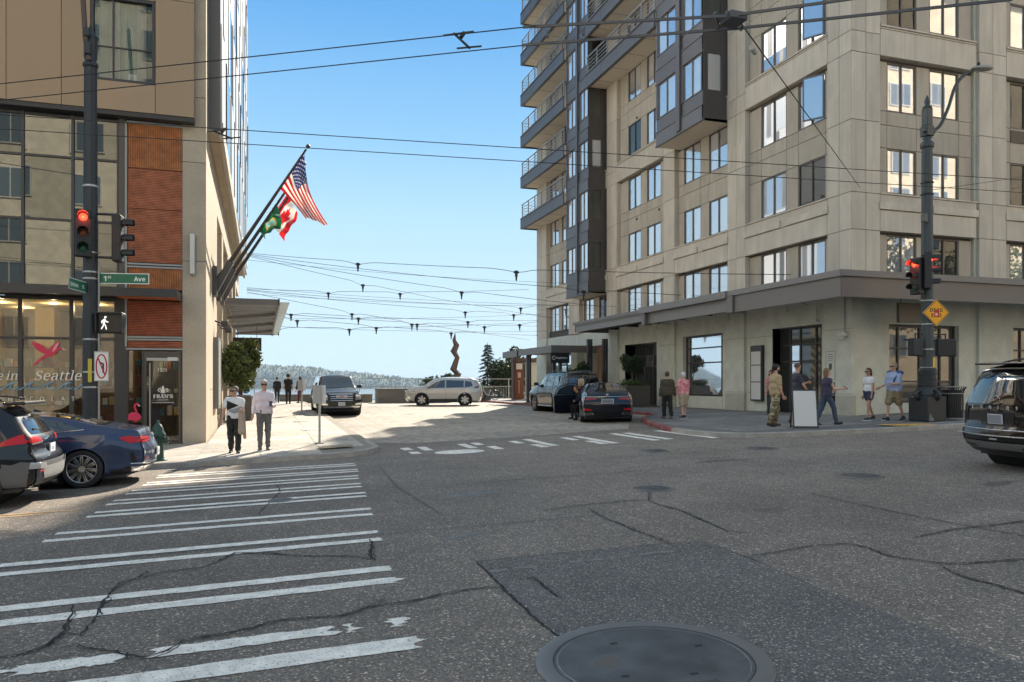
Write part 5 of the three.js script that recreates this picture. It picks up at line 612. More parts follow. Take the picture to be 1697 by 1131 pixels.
// festoon of lamps over the side street
const lampM = mat([.02, .02, .021], .5);
function festoon(a, b, ts, sag, label, k) {
  const A = V3(a[0], a[2] + E, -a[1]), B = V3(b[0], b[2] + E, -b[1]), at = t => V3(lerp(A.x, B.x, t), lerp(A.y, B.y, t) - sag * 4 * t * (1 - t), lerp(A.z, B.z, t));
  const o = thing('festoon_cable', label, 'cable', A.toArray(), 0, 'light cables over the side street'), L = [], n = 40; const dip = t => ts.reduce((s, q) => s - .16 * Math.exp(-(((t - q) * 46) ** 2)), 0);
  for (let i = 0; i <= n; i++) { const p = at(i / n); L.push([p.x - A.x, p.y - A.y + dip(i / n), p.z - A.z]); } M('cable', tube(L, .014, 4, 90), wireM, o);
  ts.forEach((t, i) => { const p = at(t), f = thing('festoon_lamp', `small black hanging lamp, ${['first', 'second', 'third'][i]} from the hotel on the ${k}`, 'lamp', [p.x, p.y - .16, p.z], 0, 'lamps hung over the side street'); M('bar_clamp', [rbx(-.14, .14, -.045, .045, -.03, .03, .015), rbx(-.09, .09, .03, .09, -.035, .035, .015)], lampM, f); M('lamp_body', lathe([[0, -.4], [.042, -.4], [.042, -.22], [.07, -.2], [.07, -.04], [0, -.04]], 12), lampM, f); });
}
const ord = ['topmost', 'second', 'third', 'lowest'];
[[[-.95, 52, 8.35], [19.5, 24.8, 4.2], [.30, .62]], [[-.95, 52, 8.3], [19.5, 33, 4.3], [.82]], [[-.95, 52, 8.25], [19.5, 42, 4.6], [.62]], [[-.95, 52, 8.2], [19.5, 50.5, 4.6], [.36]]].forEach(([a, b, t], i) => festoon(a, b, t, .28, `thin cable with lamps, ${ord[i]} of the upper fan from the hotel`, `${ord[i]} cable of the upper fan`));
[[[-.95, 55, 6.4], [19, 54, 7.0], [.27, .52]], [[-.95, 55, 6.35], [19, 52.8, 5.6], [.95]], [[-.95, 55, 6.3], [19, 53.2, 5.1], [.75, .93]], [[-.95, 55, 6.2], [19, 53.6, 3.2], [.35, .56]]].forEach(([a, b, t], i) => festoon(a, b, t, .2, `thin cable with lamps, ${ord[i]} of the middle fan from the hotel`, `${ord[i]} cable of the middle fan`));
[[[-.95, 54, 4.9], [19.4, 53, 4.6], [.14, .36, .74]], [[-.95, 54, 4.8], [19.4, 53, 4.2], [.56, .80]], [[-.95, 54, 4.65], [19.4, 53, 3.5], [.16, .42, .68]], [[-.95, 54, 3.75], [19.4, 53, 4.5], [.1, .33, .93]]].forEach(([a, b, t], i) => festoon(a, b, t, .2, `thin cable with lamps, ${ord[i]} of the lower fan beyond the canopy`, `${ord[i]} cable of the lower fan`));
[[[-.95, 52.6, 8.0], [19.4, 47, 6.6]], [[-.95, 55.2, 6.1], [19.4, 49, 5.3]], [[-.95, 54.3, 4.4], [19.4, 52, 5.0]], [[-.95, 54.2, 3.9], [19.4, 51, 3.7]], [[-.95, 55.1, 6.5], [19.4, 40, 4.4]]].forEach(([a, b], i) => wire(`bare thin cable over the side street, ${['topmost', 'second', 'third', 'fourth', 'steepest'][i]} of the five without lamps`, a, b, .2, .01, 'bare cables over the side street', 'bare_cable'));
// ---------------------------------------------------------------- plants
function leafCloud(n, place, size, seed, shape = 'leaf') {   // n small folded leaves at place(r) -> [x,y,z,nx,ny,nz]
  const r = rng(seed), pos = [], col = [];
  for (let i = 0; i < n; i++) {
    const q = place(r); if (!q) continue; const c = V3(q[0], q[1], q[2]), s = size * (.6 + r() * .8), d = V3(r() - .5, r() - .35, r() - .5).normalize(), u = V3(r() - .5, r() - .5, r() - .5).cross(d).normalize(), v = d.clone().cross(u).multiplyScalar(.25);
    const a = c.clone(), b = c.clone().addScaledVector(d, s * .5).addScaledVector(u, s * .26).add(v.clone().multiplyScalar(s)), e = c.clone().addScaledVector(d, s), f = c.clone().addScaledVector(d, s * .5).addScaledVector(u, -s * .26).add(v.clone().multiplyScalar(s));
    pos.push(...a.toArray(), ...b.toArray(), ...e.toArray(), ...a.toArray(), ...e.toArray(), ...f.toArray()); const t = .7 + r() * .6, w = r(); for (let k = 0; k < 6; k++) col.push(t * lerp(.9, 1.25, w), t, t * .8);
  }
  const g = new THREE.BufferGeometry(); g.setAttribute('position', new THREE.Float32BufferAttribute(pos, 3)); g.setAttribute('color', new THREE.Float32BufferAttribute(col, 3)); g.computeVertexNormals(); return g;
}
const leafMat = c => phys(c, .55, 0, { vertexColors: true, side: THREE.DoubleSide, transmission: .25, thickness: 0 });
const blob = (cx, cy, cz, rx, ry, rz, lumps) => { const L = lumps; return r => { const l = L[Math.floor(r() * L.length)], a = r() * 6.283, b = Math.acos(2 * r() - 1), k = Math.pow(r(), .33); return [cx + rx * (l[0] + l[3] * k * Math.sin(b) * Math.cos(a)), cy + ry * (l[1] + l[3] * k * Math.cos(b)), cz + rz * (l[2] + l[3] * k * Math.sin(b) * Math.sin(a))]; }; };
const lumps = (n, seed, rad = .38) => { const r = rng(seed); return Array.from({ length: n }, () => { const a = r() * 6.28, b = Math.acos(2 * r() - 1), k = .25 + .5 * r(); return [k * Math.sin(b) * Math.cos(a), k * Math.cos(b), k * Math.sin(b) * Math.sin(a), rad * (.7 + r() * .6)]; }); };
const bark = mat([.10, .075, .055], .9);
function shrubPot(x, w, y, label, potW, potH, crownR, crownH, cy, seed, col = [.045, .075, .022], n = 5000, leaf = .13, potM = mat([.10, .085, .07], .75)) {
  const t = thing('potted_shrub', label, 'plant', [x, y, -w]); M('planter', [rbx(-potW / 2, potW / 2, 0, potH, -potW / 2, potW / 2, .03)], potM, t); M('soil', bx(-potW / 2 + .06, potW / 2 - .06, potH - .02, potH + .02, -potW / 2 + .06, potW / 2 - .06), mat([.03, .022, .015], .95), t);
  M('trunk', [bar([0, potH, 0], [.05, cy, 0], .045, .03), bar([0, potH + .2, 0], [-.25, cy + .2, .15], .03, .015), bar([0, potH + .2, 0], [.25, cy + .1, -.1], .03, .015)], bark, t); M('foliage', leafCloud(n, blob(0, cy, 0, crownR, crownH, crownR, lumps(12, seed)), leaf, seed + 1), leafMat(col), t); return t;
}
shrubPot(-.85, 33.2, G(-.5, 33) + .13, 'tall glossy shrub in a dark planter beside the hotel flank', .95, 1.0, .98, 1.35, 2.2, 31, [.10, .14, .035], 3600, .21); shrubPot(-.85, 36.5, G(-.5, 37) + .13, 'second shrub behind the glossy one along the hotel flank', .95, .9, .95, 1.2, 2.0, 47, [.05, .08, .02], 4000, .17);
shrubPot(18.1, 35.4, G(18, 35) + .13, 'large square brown planter with clipped tree beside the far entrance', 1.35, 1.1, .62, .62, 2.25, 61, [.03, .06, .02], 5000, .10); { const t = thing('ground_cover_plant', 'low green filling that spills over the square brown planter', 'plant', [18.1, G(18, 35) + 1.2, -35.4]); M('foliage', leafCloud(2600, blob(0, .06, 0, .85, .22, .85, lumps(10, 67, .5)), .10, 68), leafMat([.07, .12, .03]), t); }
shrubPot(17.9, 41.2, G(18, 41) + .13, 'spiky leafy plant rising behind the black sedan', 1.1, .9, .8, .9, 1.55, 71, [.03, .06, .025], 2600, .26);
// trees beyond the railing
function broadTree(x, w, base, h, rad, label, seed, col, n = 4500) { const t = thing('bushy_tree', label, 'tree', [x, base, -w], 0, 'trees beyond the railing'); M('trunk', [bar([0, 0, 0], [.1, h * .55, 0], .16, .09), bar([.05, h * .3, 0], [rad * .4, h * .7, .2], .07, .03), bar([.05, h * .35, 0], [-rad * .4, h * .75, -.2], .07, .03)], bark, t); M('crown', leafCloud(n, blob(0, h * .68, 0, rad, h * .36, rad, lumps(14, seed)), .30, seed + 3), leafMat(col), t); }
broadTree(14.3, 66, -2.8, 4.9, 1.4, 'bushy tree behind the roof of the silver SUV, left of the sculpture', 81, [.06, .085, .028]); broadTree(15.9, 67, -2.6, 5.2, 1.2, 'small bushy tree just right of its neighbour beside the sculpture', 83, [.05, .075, .026]); broadTree(22.6, 69, -2.5, 6.6, 2.6, 'dense dark tree left of the brown kiosk', 85, [.035, .06, .022], 6500); broadTree(26.5, 74, -2.5, 7.6, 2.3, 'dense dark tree behind the canopy post', 87, [.03, .055, .022], 5500); broadTree(29.5, 76, -2.5, 7.9, 1.9, 'dark tree at the right edge below the far canopy', 89, [.035, .06, .022], 4500); broadTree(24.3, 73, -2.5, 7.4, 1.3, 'narrow dark tree rising above the brown kiosk', 91, [.03, .052, .02], 3500);
function conifer(x, w, base, h, rad, label, seed) {
  const t = thing('conifer_tree', label, 'tree', [x, base, -w]), r = rng(seed), pos = [], col = []; M('trunk', bar([0, 0, 0], [0, h, 0], .16, .02), bark, t); const B = [];
  for (let k = 0; k < 130; k++) { const f = .12 + .86 * (k / 130), y = h * f, L = rad * (1 - f) * (.7 + r() * .55) + .12, a = k * 2.4 + r(), dx = Math.cos(a), dz = Math.sin(a), dr = -.12 - .2 * r(); B.push(bar([0, y, 0], [dx * L, y + dr * L, dz * L], .03 * (1 - f) + .01, .006, 4)); for (let i = 0; i < 110 * (L / rad) + 14; i++) { const s = .15 + .85 * r(), p = V3(dx * L * s, y + dr * L * s * s, dz * L * s), d = V3(dx + (r() - .5) * 1.6, (r() - .75) * .8, dz + (r() - .5) * 1.6).normalize(), q = .16 + r() * .18, u = V3(r() - .5, r() - .5, r() - .5).cross(d).normalize().multiplyScalar(.05); const e = p.clone().addScaledVector(d, q); pos.push(...p.clone().add(u).toArray(), ...p.clone().sub(u).toArray(), ...e.toArray()); const c = .6 + r() * .7; for (let j = 0; j < 3; j++) col.push(c, c, c); } }
  M('limbs', B, bark, t); const g = new THREE.BufferGeometry(); g.setAttribute('position', new THREE.Float32BufferAttribute(pos, 3)); g.setAttribute('color', new THREE.Float32BufferAttribute(col, 3)); g.computeVertexNormals(); M('foliage', g, leafMat([.035, .06, .028]), t);
}
conifer(19.9, 68, -2.7, 8.2, 2.1, 'slender spruce with drooping branches against the sky', 7);
// zigzag sculpture
{ const t = thing('zigzag_sculpture', 'tall rusty brown zigzag sculpture against the sky', 'sculpture', [16.3, -2.2, -66]), P = [[0, 0, .42], [.25, 2.9, .38], [-.22, 3.75, .36], [.28, 4.75, .33], [-.15, 5.15, .31], [.2, 6.2, .28], [-.12, 6.75, .32], [.14, 7.3, .26], [-.08, 7.75, .2], [.02, 8.35, .03]]; const pos = [], idx = []; P.forEach(([x, y, r], i) => { for (let k = 0; k < 4; k++) { const a = k * Math.PI / 2 + i * .5; pos.push(x + r * Math.cos(a), y, r * Math.sin(a)); } if (i) for (let k = 0; k < 4; k++) { const a = (i - 1) * 4 + k, b = (i - 1) * 4 + (k + 1) % 4; idx.push(a, a + 4, b, b, a + 4, b + 4); } }); const g = flatGeo(pos, idx).toNonIndexed(); g.computeVertexNormals(); M('column', g, mat([.10, .065, .05], .75), t); }
// railing, planter walls
{ const rm = mat([.40, .41, .41], .5, .5); const seg = (x0, x1, w, label) => { const y = G(10, 58), t = thing('railing', label, 'railing', [x0, y, -w], 0, 'railings at the end of the square'), L = x1 - x0; for (let x = 0; x <= L + .01; x += 2.4) M('post', bx(x - .03, x + .03, 0, 1.78, -.03, .03), rm, t); M('rail', [bx(0, L, 1.72, 1.77, -.025, .025)], rm, t); M('rail', bx(0, L, 1.12, 1.16, -.02, .02), rm, t); M('rail', bx(0, L, .12, .16, -.02, .02), rm, t); for (let x = .14; x < L; x += .14) M('picket', bx(x - .009, x + .009, .16, 1.12, -.009, .009), rm, t); };
  seg(-.5, 6.7, 59, 'tall grey railing at the left end of the viewpoint'); seg(7.1, 14.3, 59, 'tall grey railing behind the silver SUV'); seg(14.7, 21.9, 60.4, 'tall grey railing behind the green bicycle'); seg(22.2, 29.4, 61, 'tall grey railing behind the kiosk');
  const pw = [mat(0xffffff, .85, 0, { map: rep(conc(.52, [1, .94, .86], 711, 1), .5) }), mat(0xffffff, .85, 0, { map: rep(conc(.50, [1, .93, .85], 713, 1), .5) })]; const wl = (x0, x1, h, w, d, l) => { const y = G((x0 + x1) / 2, w), t = thing('planter_wall', l, 'wall', [x0, y, -w], 0, 'low walls at the end of the square'); M('wall', rbx(0, x1 - x0, 0, h - .06, -d, 0, .02), pw[0], t); M('coping', rbx(-.03, x1 - x0 + .03, h - .06, h, -d - .03, .03, .015), pw[1], t); };
  wl(1.2, 7.6, .62, 55.6, 1.2, 'long low concrete wall behind the dark parked SUV'); wl(7.7, 13.0, 1.02, 53.6, 1.3, 'taller concrete planter wall left of the silver SUV'); wl(15.0, 16.3, 1.1, 54.8, .9, 'short wall end right of the silver SUV'); }
// kiosk, bicycle
{ const t = thing('info_kiosk', 'brown metal map kiosk with glass panel by the far canopy', 'kiosk', [18.6, G(18, 56) + .13, -56.2], .0), rm = mat([.17, .055, .03], .6, .1); M('frame', [bx(-.2, 2.35, 3.0, 3.2, -.4, .35), bx(-.15, -.05, 0, 3.0, -.3, .2), bx(2.2, 2.32, 0, 3.0, -.3, .2)], mat([.09, .05, .04], .6), t); M('pylon', rbx(0, .75, 0, 2.95, -.2, .1, .01), rm, t); M('map_panel', bx(.92, 2.1, 1.1, 2.9, -.06, -.03), mat([.42, .44, .40], .35), t); M('lower_panel', bx(.92, 2.1, .05, 1.05, -.06, -.03), mat([.5, .5, .46], .5), t); M('notice', bx(.12, .62, 2.35, 2.8, .1, .106), MAT.offwhite, t); M('notice', bx(.25, .5, 1.7, 2.1, .1, .106), mat([.5, .4, .34], .6), t); M('notice', bx(.3, .42, .5, 1.5, .1, .106), mat([.36, .2, .15], .6), t); }
{ const t = thing('rental_bicycle', 'white and green rental bicycle parked by the kiosk', 'bicycle', [15.5, G(15, 54.4) + .13, -54.7], .12), wh = (x) => { M('wheel', [new THREE.TorusGeometry(.33, .026, 8, 32).translate(x, .35, 0)], MAT.rubber, t); M('spokes', [...Array.from({ length: 12 }, (_, k) => bar([x, .35, 0], [x + .32 * Math.cos(k * .5236), .35 + .32 * Math.sin(k * .5236), 0], .004, .004, 4)), new THREE.CylinderGeometry(.05, .05, .1, 12).rotateX(Math.PI / 2).translate(x, .35, 0)], MAT.steel, t); }; wh(0); wh(1.12); M('frame', [tube([[.16, .95, 0], [.22, .7, 0], [.45, .42, 0], [.62, .36, 0]], .045, 8), bar([.62, .36, 0], [.78, .82, 0], .03), bar([.62, .36, 0], [1.12, .35, 0], .025), bar([.76, .74, 0], [1.12, .35, 0], .02), bar([.18, .9, 0], [0, .35, 0], .03)], MAT.white, t); M('handlebar', [bar([.16, .95, 0], [.12, 1.12, 0], .02), bar([.12, 1.12, -.28], [.12, 1.12, .28], .016)], MAT.black, t); M('saddle', rbx(.68, .94, .86, .93, -.08, .08, .03), MAT.black, t); M('basket', [rbx(-.22, .12, .78, 1.06, -.18, .18, .04)], mat([.06, .42, .05], .5), t); M('mudguard', new THREE.TorusGeometry(.38, .03, 6, 20, 2.4).rotateZ(.3).translate(1.12, .35, 0), mat([.07, .07, .07], .5), t); }
// far shore: long wooded ridge, a volume with its own crest and scattered roofs
{ const n = fbm(901, 32, 5), pos = [], idx = []; const N = 240, Lx = -2600, Rx = 1500; for (let i = 0; i <= N; i++) { const x = lerp(Lx, Rx, i / N), u = i / N, env = smooth(1.0, .62, u) , top = -28 + (118 * env + 6) * (.78 + .3 * n(u * 1.3, .2)) + 10 * n(u * 9, .5) * env; pos.push(x, -28, -3900, x, -28 + (top + 28) * .55, -4020, x, top, -4200, x, -28, -5200); if (i) for (let k = 0; k < 3; k++) { const o = i * 4 + k; idx.push(o - 4, o, o - 3, o - 3, o, o + 1); } } 
  struct(M('far_hill', flatGeo(pos, idx), mat([.035, .055, .03], .95)));
  const r = rng(77), tp = [], rp = []; const hAt = x => { const u = (x - Lx) / (Rx - Lx), env = smooth(1.0, .62, u); return -28 + (118 * env + 6) * (.78 + .3 * n(u * 1.3, .2)) + 10 * n(u * 9, .5) * env; };
  for (let k = 0; k < 7000; k++) { const x = lerp(Lx, Rx, r()), s = r(), H = hAt(x), z = s < .5 ? lerp(-3900, -4020, s * 2) : lerp(-4020, -4200, s * 2 - 1), y = s < .5 ? lerp(-28, -28 + (H + 28) * .55, s * 2) : lerp(-28 + (H + 28) * .55, H, s * 2 - 1), q = (4 + r() * 9) * (H > 20 ? 1 : .6); tp.push(x - q * .45, y - 3, z, x + q * .45, y - 3, z, x + (r() - .5) * 4, y + q, z - 2); tp.push(x, y - 3, z - q * .4, x, y - 3, z + q * .4, x, y + q * .9, z); if (k % 24 === 0 && s < .6) { const hh = 5 + r() * 6; rp.push(bx(x - hh, x + hh, y, y + hh * .8, z + 8, z + 16)); } }
  tag(M('far_woods', flatGeo(tp), mat([.03, .05, .028], .95, 0, { side: THREE.DoubleSide })), 'wooded skyline of the hills across the bay', 'woods', null, 'stuff'); tag(M('far_houses', rp, mat([.35, .33, .3], .9)), 'pale specks of houses on the hills across the bay', 'houses', null, 'stuff'); }
scene.fog = new THREE.FogExp2(0xcfe3f2, .00009);
// ---------------------------------------------------------------- vehicles
const curveY = pts => { const P = [...pts].sort((a, b) => a[0] - b[0]); return x => { if (x <= P[0][0]) return P[0][1]; for (let i = 0; i + 1 < P.length; i++) if (x <= P[i + 1][0]) { const [x0, y0] = P[i], [x1, y1] = P[i + 1], m = k => { const a = P[Math.max(0, k - 1)], b = P[Math.min(P.length - 1, k + 1)]; return (b[1] - a[1]) / Math.max(1e-6, b[0] - a[0]); }, h = x1 - x0, t = (x - x0) / h; const lim = (k, s) => Math.sign(s) === Math.sign(m(k)) || !s ? Math.min(Math.abs(m(k)), 3 * Math.abs(s)) * Math.sign(m(k)) : 0; const s = (y1 - y0) / h, m0 = lim(i, s), m1 = lim(i + 1, s); return (1 + 2 * t) * (1 - t) ** 2 * y0 + t * (1 - t) ** 2 * h * m0 + t * t * (3 - 2 * t) * y1 + t * t * (t - 1) * h * m1; } return P[P.length - 1][1]; }; };
const carPaint = (c, m = .0, r = .45) => phys(c, r, m, { clearcoat: 1, clearcoatRoughness: .02, specularIntensity: .15 });
const carGlass = phys([.012, .013, .014], .02, 0, { ior: 1.75, clearcoat: 1, clearcoatRoughness: .01 }), redGlass = phys([.50, .010, .010], .3, 0, { clearcoat: .6, specularIntensity: .3 }), darkRed = phys([.16, .008, .01], .12, 0, { clearcoat: 1 }), headGlass = phys([.5, .52, .55], .08, .6, { clearcoat: 1 }), trimBlack = mat([.012, .012, .013], .35), plastic = mat([.05, .05, .052], .7), silverTrim = mat([.42, .42, .43], .35, .7), plateM = mat([.6, .6, .62], .5), seamM = mat([.004, .004, .004], .8);
function wheelMesh(parent, x, z, R, rim, style, side) {
  const g = new THREE.Group(); const t = M('wheel', lathe([[R * .70, -.10], [R * .80, -.115], [R * .93, -.11], [R * .985, -.085], [R, -.04], [R, .04], [R * .985, .085], [R * .93, .11], [R * .80, .115], [R * .70, .10]], 40).rotateZ(Math.PI / 2), MAT.rubber, parent); t.position.set(x, R, z); const o = side;
  M('rim', [lathe([[R * .73, .10], [R * .71, .112], [R * .67, .10], [R * .66, -.06]], 40).rotateZ(-Math.PI / 2).scale(o, 1, 1)], rim, t);
  M('brake', new THREE.CylinderGeometry(R * .52, R * .52, .03, 24).rotateZ(Math.PI / 2).translate(o * .0, 0, 0), mat([.12, .12, .12], .5, .6), t); M('barrel', new THREE.CylinderGeometry(R * .68, R * .68, .02, 28).rotateZ(Math.PI / 2).translate(-o * .06, 0, 0), MAT.black, t);
  const sp = [], n = style.n; for (let k = 0; k < n; k++) { const a = k / n * Math.PI * 2; const piece = (da, db, w0, w1) => { const s = extr([[-w0, R * .10], [w0, R * .10], [w1 + db, R * .685], [-w1 + db, R * .685]], .02, .004); return s.rotateY(Math.PI / 2).translate(.075, 0, 0).rotateX(a + da).scale(o, 1, 1); }; if (style.twin) sp.push(piece(-.02, -R * .045, .012, .016), piece(.02, R * .045, .012, .016)); else sp.push(piece(0, (style.skew || 0) * R, style.w0 || .03, style.w1 || .045)); }
  M('spokes', sp, style.mat || rim, t); M('hub_cap', new THREE.CylinderGeometry(R * .15, R * .17, .03, 20).rotateZ(Math.PI / 2).translate(o * .095, 0, 0), style.mat || rim, t);
}
function car(name, label, cat, x, w, hx, hw, sp) {
  const root = thing(name, label, cat, [x, G(x, w), -w]), slope = (G(x + 1, w) - G(x - 1, w)) / 2;
  root.quaternion.setFromAxisAngle(V3(0, 0, 1), Math.atan(slope)).multiply(new THREE.Quaternion().setFromAxisAngle(V3(0, 1, 0), Math.atan2(hx, -hw)));
  const L = sp.L, T = curveY(sp.top), B = curveY(sp.belt), zr = curveY(sp.rear), zf = curveY(sp.front), C = sp.clear, NS = 110, NT = 40, R = sp.R, AR = R + (sp.arch ?? .05);
  const half = z => sp.W * (1 - sp.pf * clamp((z - (L / 2 - 1.1)) / 1.1) ** 2.2 - sp.pr * clamp((-(L / 2) + .8 - z) / .8) ** 2.2);
  const row = s => {
    const z0 = lerp(-L / 2, L / 2, s), b = B(z0), t = Math.max(T(z0), b + .035), cab = clamp((t - b) / .42), Wd = half(z0), rw = lerp(.92 * Wd, sp.roofW * (Wd / sp.W) ** .6, cab), fl = sp.flare || 0; let fz = 0; for (const q of sp.wheels) fz = Math.max(fz, Math.exp(-(((z0 - q) / (AR * 1.05)) ** 4)));
    const K = [[Wd * .90, C], [Wd * (.965 + fl * fz), C + .05], [Wd * (sp.waist ?? .985) + fl * fz * Wd, lerp(C, b, .32)], [Wd * (1.0 + fl * .7 * fz), lerp(C, b, .62)], [Wd * (.985 + (sp.shoulder || 0)), lerp(C, b, .86)], [Wd * .95, b], [lerp(.93 * Wd, rw, .5), lerp(b, t, .5)], [rw, lerp(b, t, .88) - .0], [rw * .80, t - .035 * cab - .008], [rw * .42, t - .006], [0, t]];
    const cv = new THREE.CatmullRomCurve3(K.map(k => V3(k[0], k[1], 0)), false, 'catmullrom', .35), out = [];
    for (let i = 0; i <= NT; i++) { const p = cv.getPoint(i / NT), y = p.y, wr = smooth(-L / 2 + .75, -L / 2, z0), wf = smooth(L / 2 - .75, L / 2, z0); out.push([Math.max(0, p.x), y, z0 + (zr(y) + L / 2) * wr + (zf(y) - L / 2) * wf]); }
    return out;
  };
  const rowsG = []; for (let i = 0; i <= NS; i++) rowsG.push(row(i / NS));
  for (const r of rowsG) for (const p of r) for (const q of sp.wheels) { const dz = p[2] - q, dy = p[1] - R, d = Math.hypot(dz, dy); if (p[0] > sp.W * .7 && p[1] < B(p[2]) && Math.abs(d - AR) < .034 && d > .01) { p[2] = q + dz / d * AR; p[1] = R + dy / d * AR; } }
  const pos = [], idx = []; const put = p => (pos.push(...p), pos.length / 3 - 1);
  for (const s of [1, -1]) { const id = rowsG.map(r => r.map(p => put([p[0] * s, p[1], p[2]]))); for (let i = 0; i < NS; i++) for (let j = 0; j < NT; j++) { const q = [rowsG[i][j], rowsG[i + 1][j], rowsG[i + 1][j + 1], rowsG[i][j + 1]], cz = (q[0][2] + q[1][2] + q[2][2] + q[3][2]) / 4, cy = (q[0][1] + q[1][1] + q[2][1] + q[3][1]) / 4; if (sp.wheels.some(v => Math.hypot(cz - v, cy - R) < AR - .004) && q[0][0] > sp.W * .5) continue; const a = id[i][j], b = id[i + 1][j], c = id[i + 1][j + 1], d = id[i][j + 1]; s > 0 ? idx.push(a, b, c, a, c, d) : idx.push(a, c, b, a, d, c); } }
  for (const [e, sg, bulge] of [[0, -1, sp.bulgeR ?? .1], [NS, 1, sp.bulgeF ?? .14]]) { const r = rowsG[e], NX = 20, id = r.map(p => Array.from({ length: NX + 1 }, (_, k) => { const u = k / NX * 2 - 1; return put([p[0] * u, p[1], p[2] + sg * bulge * (1 - u * u) * smooth(0, .25, p[0] / sp.W)]); })); for (let j = 0; j < NT; j++) for (let k = 0; k < NX; k++) { const a = id[j][k], b = id[j][k + 1], c = id[j + 1][k + 1], d = id[j + 1][k]; sg > 0 ? idx.push(a, b, c, a, c, d) : idx.push(a, c, b, a, d, c); } }
  let bg = new THREE.BufferGeometry(); bg.setAttribute('position', new THREE.Float32BufferAttribute(pos, 3)); bg.setIndex(idx); bg = mergeVertices(bg, 1e-4); bg.computeVertexNormals(); bg.setAttribute('uv', new THREE.BufferAttribute(new Float32Array(bg.attributes.position.count * 2), 2));
  const body = M('body', bg, sp.paint, root); const probe = new THREE.Mesh(bg, new THREE.MeshBasicMaterial({ side: THREE.DoubleSide })); bg.boundsTree = new MeshBVH(bg, { indirect: true }); probe.raycast = acceleratedRaycast; probe.updateMatrixWorld();
  M('underbody', [bx(-sp.W * .86, sp.W * .86, C - .06, C + .12, zr(C) + .12, zf(C) - .12)], MAT.black, root);
  for (const q of sp.wheels) M('wheel_well', [new THREE.CylinderGeometry(AR + .01, AR + .01, sp.W * 1.84, 28, 1, true).rotateZ(Math.PI / 2).translate(0, R, q), bx(-sp.W * .6, sp.W * .6, .1, R + AR * .8, q - AR * .8, q + AR * .8)], new THREE.MeshStandardMaterial({ color: lin(.008, .008, .008), roughness: .9, side: THREE.DoubleSide }), root);
  const rc = new THREE.Raycaster(); rc.firstHitOnly = true;
  const cast = { side: (u, v, s) => [V3(3 * s, v, u), V3(-s, 0, 0)], rear: (u, v) => [V3(u, v, -6), V3(0, 0, 1)], front: (u, v) => [V3(u, v, 6), V3(0, 0, -1)], top: (u, v) => [V3(u, 4, v), V3(0, -1, 0)] };
  const P = {                                            // patch: an outline laid on the body's surface
    root, body, sp, T, B,
    hit(ax, u, v, s = 1) { const [o, d] = cast[ax](u, v, s); rc.set(o, d); const h = rc.intersectObject(probe)[0]; return h ? h.point : null; },
    patch(nm, ax, pts, m, off = .006, s = 1, parent = root) {
      if (pts[0].length !== 2) return; let g = new THREE.ShapeGeometry(new THREE.Shape(pts.map(p => new THREE.Vector2(...p)))).toNonIndexed(); g = new TessellateModifier(.07, 7).modify(g); const q = g.attributes.position, arr = [], ok = []; let last = null;
      for (let i = 0; i < q.count; i++) { const [o, d] = cast[ax](q.getX(i), q.getY(i), s); rc.set(o, d); const h = rc.intersectObject(probe)[0]; ok.push(!!h); const p = h ? h.point.clone().addScaledVector(d, -off) : V3(0, 0, 0); arr.push(p); }
      const out = []; for (let i = 0; i < arr.length; i += 3) if (ok[i] && ok[i + 1] && ok[i + 2]) { const e = Math.max(arr[i].distanceTo(arr[i + 1]), arr[i + 1].distanceTo(arr[i + 2]), arr[i].distanceTo(arr[i + 2])); if (e < .45) out.push(...arr[i].toArray(), ...arr[i + 1].toArray(), ...arr[i + 2].toArray()); } if (!out.length) return; let o2 = new THREE.BufferGeometry(); o2.setAttribute('position', new THREE.Float32BufferAttribute(out, 3)); o2 = mergeVertices(o2, 1e-4); o2.computeVertexNormals(); return M(nm, o2, m, parent);
    },
    sym(nm, ax, pts, m, off) { if (ax === 'side') { this.patch(nm, ax, pts, m, off, 1); this.patch(nm, ax, pts, m, off, -1); } else { this.patch(nm, ax, pts, m, off); this.patch(nm, ax, pts.map(p => [-p[0], p[1]]).reverse(), m, off); } },
    line(nm, ax, pts, r, m, off = .003, s = 1) { const L = []; for (let i = 0; i + 1 < pts.length; i++) { const n = Math.max(2, Math.ceil(Math.hypot(pts[i + 1][0] - pts[i][0], pts[i + 1][1] - pts[i][1]) / .08)); for (let k = 0; k < n; k++) { const h = this.hit(ax, lerp(pts[i][0], pts[i + 1][0], k / n), lerp(pts[i][1], pts[i + 1][1], k / n), s); if (h) L.push(h.addScaledVector(cast[ax](0, 0, s)[1], -off).toArray()); } } const h = this.hit(ax, ...pts[pts.length - 1], s); if (h) L.push(h.addScaledVector(cast[ax](0, 0, s)[1], -off).toArray()); if (L.length > 1) M(nm, tube(L, r, 5, L.length * 2), m, root); },
    lines(nm, ax, pts, r, m, off) { this.line(nm, ax, pts, r, m, off, 1); ax === 'side' ? this.line(nm, ax, pts, r, m, off, -1) : this.line(nm, ax, pts.map(p => [-p[0], p[1]]), r, m, off); },
  };
  for (const s of [1, -1]) for (const q of sp.wheels) { wheelMesh(root, s * (sp.W - .115), q, R, sp.rim, sp.spokes, s); const lip = []; for (let k = 0; k <= 22; k++) { const a = lerp(-.32, Math.PI + .32, k / 22), yy = R + Math.sin(a) * AR, zz = q + Math.cos(a) * AR; const h = P.hit('side', q + Math.cos(a) * (AR + .03), Math.max(C + .03, R + Math.sin(a) * (AR + .03)), s); if (h && yy > C - .02) lip.push([h.x, yy, zz]); } if (lip.length > 3) M('arch_trim', tube(lip, sp.lip || .02, 6, 40), sp.archMat || sp.paint, root); }
  return P;
}
